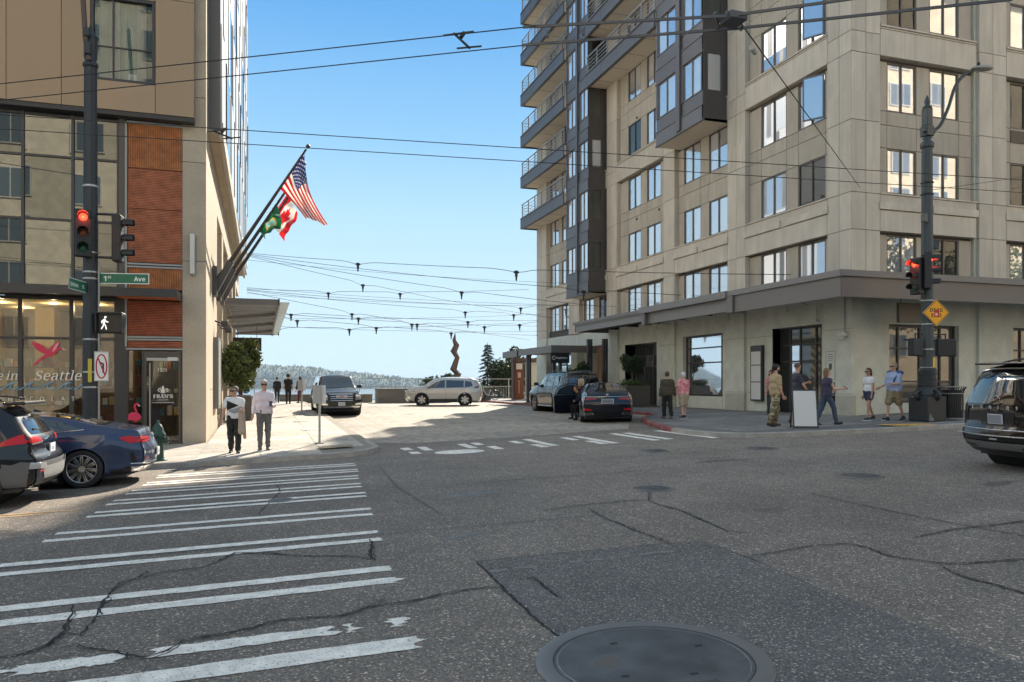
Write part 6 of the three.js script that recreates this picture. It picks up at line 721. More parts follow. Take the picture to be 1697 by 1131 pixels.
const mirrorWing = (P, z, y, m) => { for (const s of [1, -1]) { const h = P.hit('side', z, y - .06, s); if (!h) continue; const g = M('door_mirror', [rbx(-.12, .12, -.075, .085, -.06, .07, .05, 3).translate(s * .16, .02, 0), beam([0, -.05, .02], [s * .1, -.03, 0], .05, .04)], m, P.root); g.position.set(h.x, y, z); } };
const handle = (P, z, y, m) => { for (const s of [1, -1]) { const h = P.hit('side', z, y, s); if (h) M('door_handle', rbx(h.x - .012, h.x + .02, y - .018, y + .018, z - .1, z + .1, .01), m, P.root); } };
const plate = (P, ax, y, w, h, draw) => { const c = P.hit(ax, 0, y); if (!c) return; const s = ax === 'rear' ? -1 : 1; const o = M('number_plate', rbx(-w / 2, w / 2, -h / 2, h / 2, -.01, .01, .006), plateM, P.root); o.position.set(0, y, c.z + s * .02); if (s < 0) o.rotation.y = Math.PI; o.rotation.x = -.05; if (draw) printed('plate_print', w * .92, h * .86, 160, draw, o, [0, 0, .0115]); };
const smudge = (c, w, h) => { c.fillStyle = '#c9c9cc'; c.fillRect(0, 0, w, h); c.fillStyle = '#8d93a6'; for (let i = 0; i < 6; i++) c.fillRect(14 + i * 22, h * .32, 13, h * .42); };
// 1. dark compact SUV at the left edge, seen from its rear quarter
{
  const P = car('dark_suv', 'black compact SUV with silver lower bumper, cut off by the left edge', 'car', -5.62, 14.5, -1, 0, {
    L: 4.6, W: .93, H: 1.69, clear: .30, R: .36, wheels: [-1.36, 1.33], pf: .16, pr: .10, roofW: .66, paint: carPaint([.006, .007, .012]), rim: mat([.12, .12, .12], .4, .6), spokes: { n: 5 }, flare: .025, archMat: plastic, lip: .045, arch: .07, bulgeR: .09,
    top: [[-2.3, 1.45], [-2.2, 1.58], [-1.9, 1.645], [-1.2, 1.685], [-.2, 1.69], [.4, 1.64], [.85, 1.45], [1.25, 1.14], [1.6, 1.06], [2.1, .96], [2.3, .82]], belt: [[-2.3, 1.10], [-1.2, 1.05], [.5, .98], [1.2, .95], [2.3, .74]], rear: [[.3, -2.16], [.42, -2.28], [.72, -2.30], [.86, -2.22], [1.06, -2.2], [1.2, -2.1], [1.5, -1.93], [1.66, -1.84]], front: [[.3, 2.2], [.5, 2.3], [.8, 2.22], [1, 2.05]] });
  P.patch('rear_window', 'rear', [[-.62, 1.13], [.62, 1.13], [.50, 1.52], [-.50, 1.52]], carGlass, .008); P.sym('side_window', 'side', [[-1.62, 1.16], [-1.15, 1.10], [-.55, 1.08], [-.55, 1.50], [-1.2, 1.49], [-1.75, 1.42]], carGlass, .006); P.sym('side_window', 'side', [[-.48, 1.08], [.95, 1.03], [.55, 1.42], [.1, 1.52], [-.48, 1.51]], carGlass, .006); P.patch('windshield', 'top', [[-.6, .55], [.6, .55], [.68, 1.15], [-.68, 1.15]], carGlass, .006);
  P.sym('tail_light', 'side', [[-2.18, 1.0], [-1.82, .97], [-1.78, 1.0], [-1.98, 1.1], [-2.13, 1.15]], redGlass, .012); P.sym('tail_light', 'rear', [[.38, 1.0], [.86, .99], [.9, 1.1], [.44, 1.09]], redGlass, .012); P.sym('light_insert', 'rear', [[.40, .98], [.78, .97], [.78, .995], [.4, 1.01]], headGlass, .018); P.patch('chrome_strip', 'rear', [[-.36, .98], [.36, .98], [.36, 1.03], [-.36, 1.03]], MAT.chrome, .014); plate(P, 'rear', .86, .32, .17, (c, w, h) => { c.fillStyle = '#dfe4ea'; c.fillRect(0, 0, w, h); c.fillStyle = '#27406e'; c.font = 'bold 44px sans-serif'; c.textAlign = 'center'; c.fillText('DB1', w / 2, h * .72); });
  P.patch('bumper_cladding', 'rear', [[-.9, .33], [.9, .33], [.92, .70], [-.92, .70]], mat([.11, .11, .112], .55), .02); P.patch('skid_plate', 'rear', [[-.62, .42], [.62, .42], [.72, .62], [-.72, .62]], mat([.42, .42, .41], .45, .4), .035); P.sym('skid_corner', 'rear', [[.55, .58], [.86, .6], [.86, .70], [.6, .68]], mat([.46, .46, .45], .4, .4), .04); P.sym('reflector', 'rear', [[.68, .545], [.82, .55], [.82, .58], [.68, .57]], redGlass, .05); P.sym('sill_cladding', 'side', [[-2.15, .32], [-1.85, .32], [-1.8, .62], [-2.1, .72], [-2.22, .70]], mat([.11, .11, .112], .55), .012); P.sym('sill_cladding', 'side', [[-.9, .32], [.88, .32], [.88, .46], [-.9, .48]], plastic, .01);
  M('spoiler', rbx(-.6, .6, 1.60, 1.65, -2.12, -1.8, .02), trimBlack, P.root); M('wiper', [beam([-.0, 1.16, -2.2], [.45, 1.2, -2.17], .03, .03)], MAT.black, P.root); for (const s of [-.55, .55]) M('exhaust', new THREE.CylinderGeometry(.045, .05, .18, 14).rotateX(Math.PI / 2).translate(s, .27, -2.16), MAT.chrome, P.root); for (const s of [.6, -.6]) M('roof_rail', tube([[s, 1.68, -1.8], [s, 1.735, -1.5], [s, 1.74, 0], [s * 1.02, 1.66, .5]], .016, 6), trimBlack, P.root); P.lines('door_seam', 'side', [[-.5, .5], [-.5, 1.06]], .005, seamM); P.lines('tailgate_seam', 'rear', [[.80, .74], [.80, .98]], .005, seamM); handle(P, -.75, .98, P.sp.paint); mirrorWing(P, .9, 1.1, P.sp.paint);
}
// 2. blue coupe
{
  const rim = mat([.46, .45, .43], .25, .9), P = car('blue_coupe', 'deep blue coupe with many-spoked wheels parked behind the dark SUV', 'car', -4.5, 16.68, -1, 0, {
    L: 4.85, W: .93, clear: .2, R: .352, wheels: [-1.38, 1.45], pf: .2, pr: .13, roofW: .60, paint: carPaint([.035, .052, .105], .25, .3), rim, spokes: { n: 11, twin: true, mat: rim }, flare: .02, shoulder: .012, waist: .965, arch: .035, lip: .012, bulgeR: .12,
    top: [[-2.42, .93], [-2.3, 1.02], [-2.0, 1.075], [-1.6, 1.16], [-1.1, 1.31], [-.5, 1.415], [.0, 1.42], [.4, 1.36], [.9, 1.12], [1.2, .98], [1.8, .9], [2.25, .78], [2.42, .66]], belt: [[-2.42, .86], [-1.9, .97], [-1.2, 1.0], [-.4, .93], [.8, .88], [1.4, .84], [2.42, .6]], rear: [[.2, -2.22], [.34, -2.36], [.6, -2.42], [.8, -2.36], [.92, -2.34], [1.02, -2.44], [1.1, -2.4]], front: [[.2, 2.3], [.4, 2.42], [.6, 2.36], [.8, 2.2]] });
  P.patch('rear_window', 'top', [[-.50, -1.72], [.50, -1.72], [.52, -.78], [-.52, -.78]], carGlass, .006); P.patch('windshield', 'top', [[-.54, .36], [.54, .36], [.7, 1.05], [-.7, 1.05]], carGlass, .006); P.sym('side_window', 'side', [[-1.36, 1.075], [-.9, 1.05], [-.3, .98], [.75, .94], [.35, 1.22], [.0, 1.33], [-.6, 1.33], [-1.05, 1.22]], carGlass, .006); P.lines('window_trim', 'side', [[-1.42, 1.07], [-.9, 1.035], [-.3, .965], [.8, .925]], .007, MAT.chrome, .006);
  P.sym('tail_light', 'side', [[-2.32, .79], [-2.2, .92], [-2.0, .90], [-2.04, .86], [-2.16, .79]], redGlass, .01); P.sym('tail_light', 'rear', [[.36, .80], [.84, .78], [.86, .90], [.42, .885]], redGlass, .012); P.sym('light_line', 'rear', [[.42, .835], [.82, .825], [.82, .84], [.42, .85]], darkRed, .02); plate(P, 'rear', .55, .32, .16, smudge); P.patch('diffuser', 'rear', [[-.8, .22], [.8, .22], [.86, .34], [-.86, .34]], trimBlack, .014); P.sym('exhaust_trim', 'rear', [[.5, .25], [.82, .25], [.84, .34], [.5, .33]], MAT.chrome, .03); P.sym('bumper_vent', 'side', [[-2.3, .42], [-2.2, .42], [-2.18, .60], [-2.24, .62]], trimBlack, .01); P.sym('reflector', 'rear', [[.6, .46], [.84, .48], [.84, .5], [.6, .48]], redGlass, .014); P.lines('chrome_strip', 'rear', [[0, .37], [.5, .37], [.84, .4]], .010, MAT.chrome, .012); P.lines('boot_seam', 'rear', [[0, .62], [.5, .64], [.66, .78], [.66, .9]], .004, seamM); P.lines('door_seam', 'side', [[-.48, .98], [-.52, .6], [-.44, .36]], .004, seamM); handle(P, -.25, .86, MAT.chrome); mirrorWing(P, .62, 1.0, P.sp.paint); M('sill', [rbx(-.86, .86, .17, .24, -.95, .95, .03)], trimBlack, P.root); P.sym('sill_dark', 'side', [[-2.2, .21], [-1.85, .21], [-1.82, .30], [-2.2, .33]], trimBlack, .006); const st = P.hit('rear', 0, .86); if (st) M('badge', new THREE.TorusGeometry(.045, .008, 8, 20).translate(0, .86, st.z - .01), MAT.chrome, P.root); M('antenna_fin', extr([[0, 0], [.16, 0], [.04, .05]], .03, .006).rotateY(Math.PI / 2).translate(-.015, 1.41, -.4), P.sp.paint, P.root);
}
// 3. large dark SUV facing the camera
{
  const P = car('parked_suv', 'large dark SUV with chrome-barred grille facing the camera on the square', 'car', 3.45, 38.5, .02, -1, { L: 5.3, W: 1.0, clear: .28, R: .40, wheels: [-1.5, 1.55], pf: .07, pr: .06, roofW: .74, paint: carPaint([.012, .016, .016]), rim: silverTrim, spokes: { n: 6 }, flare: .015, arch: .06, bulgeF: .08,
    top: [[-2.65, 1.7], [-2.5, 1.86], [-1.5, 1.93], [.2, 1.93], [.55, 1.86], [1.15, 1.36], [1.45, 1.24], [2.3, 1.17], [2.6, 1.08], [2.65, 1.0]], belt: [[-2.65, 1.24], [.8, 1.18], [1.3, 1.14], [2.65, .98]], rear: [[.3, -2.6], [.9, -2.65], [1.9, -2.4]], front: [[.28, 2.5], [.45, 2.63], [.9, 2.65], [1.05, 2.6], [1.2, 2.5]] });
  P.patch('windshield', 'front', [[-.80, 1.33], [.80, 1.33], [.66, 1.83], [-.66, 1.83]], carGlass, .006); P.sym('side_window', 'side', [[-.9, 1.24], [1.0, 1.22], [.5, 1.75], [-.9, 1.8]], carGlass, .006);
  P.patch('grille', 'front', [[-.52, .66], [.52, .66], [.56, 1.06], [-.56, 1.06]], trimBlack, .01); for (let k = 0; k < 4; k++) P.lines('grille_bar', 'front', [[0, .72 + k * .095], [.5, .72 + k * .095]], .018, MAT.chrome, .03); const gh = P.hit('front', 0, .9); if (gh) { const o = M('emblem', rbx(-.25, .25, .845, .965, gh.z + .03, gh.z + .06, .01), mat([.5, .5, .5], .3, .8), P.root); printed('emblem_print', .48, .10, 256, (c, w, h) => { c.fillStyle = '#b9b4b2'; c.fillRect(0, 0, w, h); c.fillStyle = '#a8222c'; c.font = 'bold 58px sans-serif'; c.textAlign = 'center'; c.fillText('GMC', w / 2, h * .9, 230); }, P.root, [0, .905, gh.z + .064]); }
  P.sym('headlight', 'front', [[.62, .74], [.94, .76], [.94, 1.04], [.66, 1.02]], headGlass, .012); P.patch('bumper_trim', 'front', [[-.8, .38], [.8, .38], [.86, .46], [-.86, .46]], MAT.chrome, .016); P.sym('fog_trim', 'front', [[.6, .5], [.93, .52], [.95, .62], [.64, .58]], MAT.chrome, .014); plate(P, 'front', .56, .31, .16, smudge); mirrorWing(P, 1.02, 1.33, trimBlack); for (const s of [.66, -.66]) M('roof_rail', tube([[s, 1.92, -1.8], [s, 1.975, -1.4], [s, 1.975, .1], [s, 1.92, .35]], .018, 6), MAT.chrome, P.root); P.lines('bonnet_seam', 'front', [[0, 1.1], [.5, 1.1], [.9, 1.1]], .006, seamM); 
}
// 4. silver SUV side-on
{
  const rim = mat([.02, .02, .02], .4), P = car('silver_suv', 'silver grey SUV seen from its side at the end of the square', 'car', 11.05, 47.6, -.955, .295, { L: 4.72, W: .93, clear: .26, R: .37, wheels: [-1.36, 1.34], pf: .16, pr: .1, roofW: .66, paint: carPaint([.50, .48, .455], .4, .35), rim, spokes: { n: 6, w0: .04, w1: .06, skew: .06, mat: mat([.45, .45, .45], .3, .8) }, flare: .02, archMat: plastic, lip: .03, arch: .06,
    top: [[-2.36, 1.45], [-2.3, 1.63], [-2.0, 1.72], [-1.0, 1.79], [-.1, 1.79], [.45, 1.71], [.95, 1.46], [1.25, 1.27], [1.7, 1.21], [2.15, 1.13], [2.36, .95]], belt: [[-2.36, 1.2], [-1, 1.14], [1, 1.09], [2.36, .9]], rear: [[.26, -2.2], [.6, -2.34], [1, -2.36], [1.2, -2.3], [1.65, -2.08]], front: [[.26, 2.2], [.5, 2.34], [.9, 2.34], [1.12, 2.2]] });
  P.sym('side_window', 'side', [[-1.85, 1.22], [-1.35, 1.14], [-1.35, 1.55], [-1.75, 1.5]], carGlass, .006); P.sym('side_window', 'side', [[-1.28, 1.14], [-.18, 1.12], [-.18, 1.60], [-1.28, 1.57]], carGlass, .006); P.sym('side_window', 'side', [[-.1, 1.12], [1.0, 1.10], [.55, 1.42], [.1, 1.58], [-.1, 1.6]], carGlass, .006); P.patch('windshield', 'top', [[-.58, .5], [.58, .5], [.68, 1.15], [-.68, 1.15]], carGlass, .006); P.sym('sill_cladding', 'side', [[-.88, .28], [.86, .28], [.86, .42], [-.88, .44]], plastic, .01); P.sym('headlight', 'side', [[2.0, .66], [2.22, .68], [2.18, .92], [1.9, .98], [1.75, .96]], headGlass, .01); P.sym('tail_light', 'side', [[-2.24, 1.12], [-1.95, 1.10], [-1.95, 1.18], [-2.22, 1.24]], darkRed, .01); P.sym('bumper_trim', 'side', [[2.02, .38], [2.26, .40], [2.22, .62], [2.08, .58]], MAT.chrome, .012); for (const z of [-1.32, -.14, 1.02]) P.lines('door_seam', 'side', [[z, 1.1], [z - .02, .44]], .005, seamM); handle(P, -1.0, .98, P.sp.paint); handle(P, .15, .97, P.sp.paint); mirrorWing(P, .92, 1.18, P.sp.paint); for (const s of [.6, -.6]) M('roof_rail', tube([[s, 1.68, -1.8], [s, 1.77, -1.4], [s, 1.775, 0], [s, 1.68, .5]], .016, 6), silverTrim, P.root);
}
// 5. boxy SUV by the far kerb
{
  const P = car('boxy_suv', 'dark glossy boxy SUV at the red kerb ahead of the black sedan', 'car', 14.15, 35.0, .0, 1, { L: 5.1, W: 1.0, clear: .33, R: .405, wheels: [-1.48, 1.58], pf: .1, pr: .07, roofW: .76, paint: carPaint([.010, .012, .015]), rim: mat([.22, .21, .2], .4, .6), spokes: { n: 5, w0: .04, w1: .07 }, flare: .03, arch: .07, archMat: carPaint([.010, .012, .015]), lip: .05,
    top: [[-2.55, 1.72], [-2.45, 1.9], [-1.5, 1.955], [.1, 1.95], [.5, 1.86], [1.05, 1.42], [1.3, 1.28], [2.2, 1.22], [2.5, 1.08], [2.55, .98]], belt: [[-2.55, 1.26], [.9, 1.22], [1.4, 1.18], [2.55, .98]], rear: [[.3, -2.42], [.6, -2.54], [1.2, -2.55], [1.9, -2.36]], front: [[.3, 2.4], [.6, 2.54], [1, 2.55], [1.2, 2.4]] });
  P.patch('rear_window', 'rear', [[-.80, 1.3], [.80, 1.3], [.70, 1.80], [-.70, 1.80]], carGlass, .008); P.patch('tail_bar', 'rear', [[-.95, 1.16], [.95, 1.16], [.95, 1.24], [-.95, 1.24]], darkRed, .012); P.sym('side_window', 'side', [[-1.95, 1.32], [-1.05, 1.30], [-1.05, 1.80], [-1.85, 1.77]], carGlass, .006); P.sym('side_window', 'side', [[-.95, 1.30], [-.12, 1.29], [-.12, 1.82], [-.95, 1.81]], carGlass, .006); P.sym('side_window', 'side', [[0, 1.29], [.98, 1.28], [.6, 1.62], [.3, 1.78], [0, 1.82]], carGlass, .006); P.sym('painted_reflection', 'side', [[-.95, .36], [1.05, .36], [1.02, .78], [-.9, .78]], carPaint([.12, .09, .065], .3, .3), .006); P.patch('rear_bumper', 'rear', [[-.92, .36], [.92, .36], [.95, .7], [-.95, .7]], plastic, .012); M('side_step', [rbx(-1.02, 1.02, .30, .36, -.9, 1.0, .02)], silverTrim, P.root); handle(P, -.75, 1.12, trimBlack); handle(P, .2, 1.12, trimBlack); mirrorWing(P, 1.0, 1.36, trimBlack); for (const z of [-1.0, -.06, 1.02]) P.lines('door_seam', 'side', [[z, 1.26], [z, .5]], .005, seamM); for (const s of [.68, -.68]) M('roof_rail', tube([[s, 1.94, -1.9], [s, 1.985, -1.4], [s, 1.985, 0], [s, 1.92, .3]], .018, 6), trimBlack, P.root);  // lower door area: a brown reflection put into the paint colour of a dark body
}
// 6. black sedan with a rear door open
{
  const paint = carPaint([.006, .008, .014], .1, .3), P = car('black_sedan', 'black sedan seen from behind with its left rear door open', 'car', 12.9, 27.75, .36, .93, { L: 5.25, W: .965, clear: .22, R: .365, wheels: [-1.55, 1.62], pf: .16, pr: .12, roofW: .64, paint, rim: silverTrim, spokes: { n: 10 }, arch: .04, bulgeR: .12,
    top: [[-2.62, 1.02], [-2.5, 1.12], [-2.0, 1.16], [-1.55, 1.24], [-.95, 1.43], [-.4, 1.485], [.3, 1.47], [.75, 1.36], [1.3, 1.06], [1.6, 1.02], [2.3, .9], [2.62, .75]], belt: [[-2.62, .94], [-1.8, 1.04], [-.5, .99], [1, .95], [2.62, .7]], rear: [[.2, -2.42], [.36, -2.56], [.7, -2.62], [.95, -2.54], [1.12, -2.56]], front: [[.2, 2.5], [.4, 2.62], [.8, 2.45]] });
  P.patch('rear_window', 'top', [[-.56, -1.72], [.56, -1.72], [.52, -.88], [-.52, -.88]], carGlass, .006); P.sym('side_window', 'side', [[-1.5, 1.10], [-.4, 1.04], [.95, 1.01], [.5, 1.28], [.1, 1.38], [-.6, 1.40], [-1.1, 1.32]], carGlass, .006); P.sym('tail_light', 'rear', [[.38, .86], [.92, .83], [.90, .97], [.42, .94]], darkRed, .012); P.sym('light_line', 'rear', [[.42, .885], [.86, .865], [.86, .885], [.42, .905]], redGlass, .02); P.lines('chrome_strip', 'rear', [[0, .97], [.4, .965], [.88, .975]], .012, MAT.chrome, .012); plate(P, 'rear', .80, .44, .17, (c, w, h) => { c.fillStyle = '#77777c'; c.fillRect(0, 0, w, h); }); P.patch('lower_bumper', 'rear', [[-.84, .24], [.84, .24], [.88, .36], [-.88, .36]], trimBlack, .012); P.sym('exhaust_trim', 'rear', [[.52, .31], [.86, .31], [.86, .39], [.52, .39]], MAT.chrome, .025); P.sym('exhaust_mouth', 'rear', [[.55, .325], [.83, .325], [.83, .375], [.55, .375]], MAT.black, .03); P.sym('reflector', 'rear', [[.55, .47], [.9, .47], [.88, .55], [.62, .53]], redGlass, .014); P.patch('bumper_crease', 'rear', [[-.5, .53], [.5, .53], [.62, .66], [-.62, .66]], paint, .02); const st = P.hit('rear', 0, 1.03); if (st) M('badge', new THREE.CylinderGeometry(.045, .045, .02, 20).rotateX(Math.PI / 2).translate(0, 1.03, st.z - .01), MAT.chrome, P.root); mirrorWing(P, .95, 1.06, paint);
  // opened door: hinged on the left side
  const d = M('open_door', [extr([[0, .28], [1.02, .32], [1.05, .95], [.98, 1.0], [0, 1.0]], .10, .015)], paint, P.root); d.position.set(.98, 0, .0); d.rotation.y = .436; M('door_window', [extr([[.04, 1.02], [.95, 1.02], [.80, 1.25], [.5, 1.38], [.04, 1.40]], .02)], carGlass, d).position.z = .04; M('window_frame', [tube([[.02, 1.0, .05], [.02, 1.42, .05], [.5, 1.41, .05], [.84, 1.27, .05], [1.0, 1.0, .05]], .022, 6, 40)], trimBlack, d); M('door_card', rbx(.05, .98, .36, .92, .105, .13, .02), mat([.03, .028, .027], .7), d);
}
// 7. black SUV leaving the frame on the right
{
  const paint = carPaint([.007, .006, .006]), P = car('tall_suv', 'black SUV with pixel tail lights leaving the frame on the right', 'car', 14.33, 9.25, .984, -.176, { L: 5.06, W: .99, clear: .27, R: .39, wheels: [-1.6, 1.53], pf: .16, pr: .12, roofW: .72, paint, rim: silverTrim, spokes: { n: 6 }, flare: .015, arch: .06, bulgeR: .12,
    top: [[-2.53, 1.66], [-2.46, 1.76], [-2.2, 1.81], [-1.4, 1.845], [-.2, 1.85], [.5, 1.72], [1.0, 1.45], [1.45, 1.14], [1.9, 1.05], [2.4, .9], [2.53, .75]], belt: [[-2.53, 1.14], [-1, 1.1], [1, 1.02], [2.53, .72]], rear: [[.27, -2.3], [.45, -2.48], [.62, -2.53], [.8, -2.46], [1.1, -2.46], [1.2, -2.44], [1.55, -2.34], [1.8, -2.26]], front: [[.27, 2.4], [.5, 2.53], [.8, 2.4]] });
  P.patch('rear_window', 'rear', [[-.80, 1.13], [.80, 1.13], [.68, 1.66], [-.68, 1.66]], carGlass, .008); P.lines('roof_trim', 'rear', [[0, 1.73], [.45, 1.72], [.66, 1.68], [.77, 1.56], [.86, 1.2]], .016, MAT.chrome, .014); P.sym('side_window', 'side', [[-1.9, 1.22], [.9, 1.12], [.4, 1.55], [-.4, 1.66], [-1.7, 1.60]], carGlass, .006);
  for (let k = 0; k < 16; k++) { const y = .76 + k * .036, x = .90 - Math.max(0, (y - 1.0)) * .12; P.sym('tail_light_cell', 'rear', [[x - .05, y], [x - .01, y], [x - .01, y + .026], [x - .05, y + .026]], redGlass, .016); } P.sym('tail_light_strip', 'rear', [[.80, 1.36], [.835, 1.36], [.80, 1.52], [.775, 1.52]], mat([.6, .5, .48], .3), .016);
  const h = P.hit('rear', 0, 1.06); if (h) printed('lettering', 1.15, .085, 512, (c, w, hh) => { c.clearRect(0, 0, w, hh); c.fillStyle = '#d9d9d9'; c.font = 'bold 34px sans-serif'; c.textBaseline = 'middle'; 'IONIQ9'.split('').forEach((s, i) => c.fillText(s, 18 + i * 86, hh / 2)); }, P.root, [0, 1.075, h.z - .012], { clear: true, turn: Math.PI }); plate(P, 'rear', .88, .32, .165, (c, w, hh) => { c.fillStyle = '#8b8b90'; c.fillRect(0, 0, w, hh); }); P.patch('tailgate_recess', 'rear', [[-.34, .76], [.34, .76], [.38, 1.0], [-.38, 1.0]], trimBlack, .006);
  P.lines('chrome_strip', 'rear', [[0, .70], [.5, .70], [.93, .715]], .013, silverTrim, .012); P.lines('chrome_strip', 'rear', [[0, .60], [.5, .60], [.93, .615]], .011, silverTrim, .012); P.patch('bumper_trim', 'rear', [[-.9, .36], [.9, .36], [.93, .49], [-.93, .49]], mat([.28, .27, .26], .45, .5), .02); P.sym('bumper_slot', 'rear', [[.5, .38], [.82, .39], [.82, .43], [.5, .42]], trimBlack, .03); P.patch('bumper_lower', 'rear', [[-.8, .28], [.8, .28], [.88, .36], [-.88, .36]], trimBlack, .012); M('spoiler', rbx(-.62, .62, 1.79, 1.83, -2.46, -2.1, .02), paint, P.root); for (const s of [.62, -.62]) M('roof_rail', tube([[s, 1.80, -2.0], [s, 1.87, -1.6], [s, 1.88, -.2], [s, 1.78, .4]], .018, 6), trimBlack, P.root); const lg = P.hit('rear', 0, 1.22); if (lg) M('badge', new THREE.TorusGeometry(.05, .006, 6, 20).scale(1.4, 1, 1).translate(0, 1.22, lg.z - .012), silverTrim, P.root); const im = P.hit('rear', 0, .54); if (im) M('rear_sensor', rbx(-.08, .08, .53, .555, im.z - .02, im.z, .005), silverTrim, P.root);
}
// ---------------------------------------------------------------- people
function nets(f, lo, hi, cell) {                          // surface nets on a signed distance field
  const n = [0, 1, 2].map(i => Math.ceil((hi[i] - lo[i]) / cell) + 1), [nx, ny, nz] = n, F = new Float32Array(nx * ny * nz), at = (i, j, k) => (k * ny + j) * nx + i;
  for (let k = 0; k < nz; k++) for (let j = 0; j < ny; j++) for (let i = 0; i < nx; i++) F[at(i, j, k)] = f(lo[0] + i * cell, lo[1] + j * cell, lo[2] + k * cell);
  const id = new Int32Array(nx * ny * nz).fill(-1), pos = [], idx = [], E8 = [[0, 1], [2, 3], [4, 5], [6, 7], [0, 2], [1, 3], [4, 6], [5, 7], [0, 4], [1, 5], [2, 6], [3, 7]];
  for (let k = 0; k < nz - 1; k++) for (let j = 0; j < ny - 1; j++) for (let i = 0; i < nx - 1; i++) {
    const v = []; let m = 0; for (let c = 0; c < 8; c++) { const q = F[at(i + (c & 1), j + ((c >> 1) & 1), k + (c >> 2))]; v.push(q); if (q < 0) m |= 1 << c; } if (m === 0 || m === 255) continue;
    let x = 0, y = 0, z = 0, t = 0; for (const [a, b] of E8) { if ((v[a] < 0) === (v[b] < 0)) continue; const s = v[a] / (v[a] - v[b]); x += lerp(a & 1, b & 1, s); y += lerp((a >> 1) & 1, (b >> 1) & 1, s); z += lerp(a >> 2, b >> 2, s); t++; }
    id[at(i, j, k)] = pos.length / 3; pos.push(lo[0] + (i + x / t) * cell, lo[1] + (j + y / t) * cell, lo[2] + (k + z / t) * cell);
  }
  for (let k = 1; k < nz - 1; k++) for (let j = 1; j < ny - 1; j++) for (let i = 1; i < nx - 1; i++) { const a = F[at(i, j, k)] < 0; const q = (b, c, d, e, fl) => { if (b < 0 || c < 0 || d < 0 || e < 0) return; fl ? idx.push(b, c, d, b, d, e) : idx.push(b, d, c, b, e, d); };
    if (a !== F[at(i + 1, j, k)] < 0) q(id[at(i, j - 1, k - 1)], id[at(i, j, k - 1)], id[at(i, j, k)], id[at(i, j - 1, k)], a); if (a !== F[at(i, j + 1, k)] < 0) q(id[at(i - 1, j, k - 1)], id[at(i, j, k - 1)], id[at(i, j, k)], id[at(i - 1, j, k)], !a); if (a !== F[at(i, j, k + 1)] < 0) q(id[at(i - 1, j - 1, k)], id[at(i, j - 1, k)], id[at(i, j, k)], id[at(i - 1, j, k)], a); }
  const g = flatGeo(pos, idx); const uv = new Float32Array(pos.length / 3 * 2); for (let i = 0; i < pos.length / 3; i++) { uv[2 * i] = pos[3 * i] + pos[3 * i + 2] * .6; uv[2 * i + 1] = pos[3 * i + 1]; } g.setAttribute('uv', new THREE.BufferAttribute(uv, 2)); return g;
}
const smin = (a, b, k) => { const h = clamp(.5 + .5 * (b - a) / k); return lerp(b, a, h) - k * h * (1 - h); };
function cap(a, b, r0, r1, sz = 1) { const bx_ = b[0] - a[0], by = b[1] - a[1], bz = b[2] - a[2], L = bx_ * bx_ + by * by + bz * bz || 1e-6; return (x, y, z) => { const px = x - a[0], py = y - a[1], pz = z - a[2], t = clamp((px * bx_ + py * by + pz * bz) / L), dx = px - bx_ * t, dy = py - by * t, dz = (pz - bz * t) / sz; return Math.sqrt(dx * dx + dy * dy + dz * dz) - lerp(r0, r1, t); }; }
function ell(c, r) { return (x, y, z) => { const a = (x - c[0]) / r[0], b = (y - c[1]) / r[1], d = (z - c[2]) / r[2], q = Math.sqrt(a * a + b * b + d * d); return (q - 1) * Math.min(...r); }; }
const union = (L, k) => (x, y, z) => { let d = L[0](x, y, z); for (let i = 1; i < L.length; i++) d = smin(d, L[i](x, y, z), k); return d; };
function bounds(pts, pad) { const lo = [9, 9, 9], hi = [-9, -9, -9]; for (const p of pts) for (let i = 0; i < 3; i++) { lo[i] = Math.min(lo[i], p[i] - pad); hi[i] = Math.max(hi[i], p[i] + pad); } return [lo, hi]; }
const cloth = (c, o = {}) => mat(c, .9, 0, { bumpMap: rep(fineB, 6), bumpScale: .0015, ...o });
const skinM = [mat([.52, .29, .20], .55), mat([.46, .25, .17], .55), mat([.58, .34, .25], .55)];
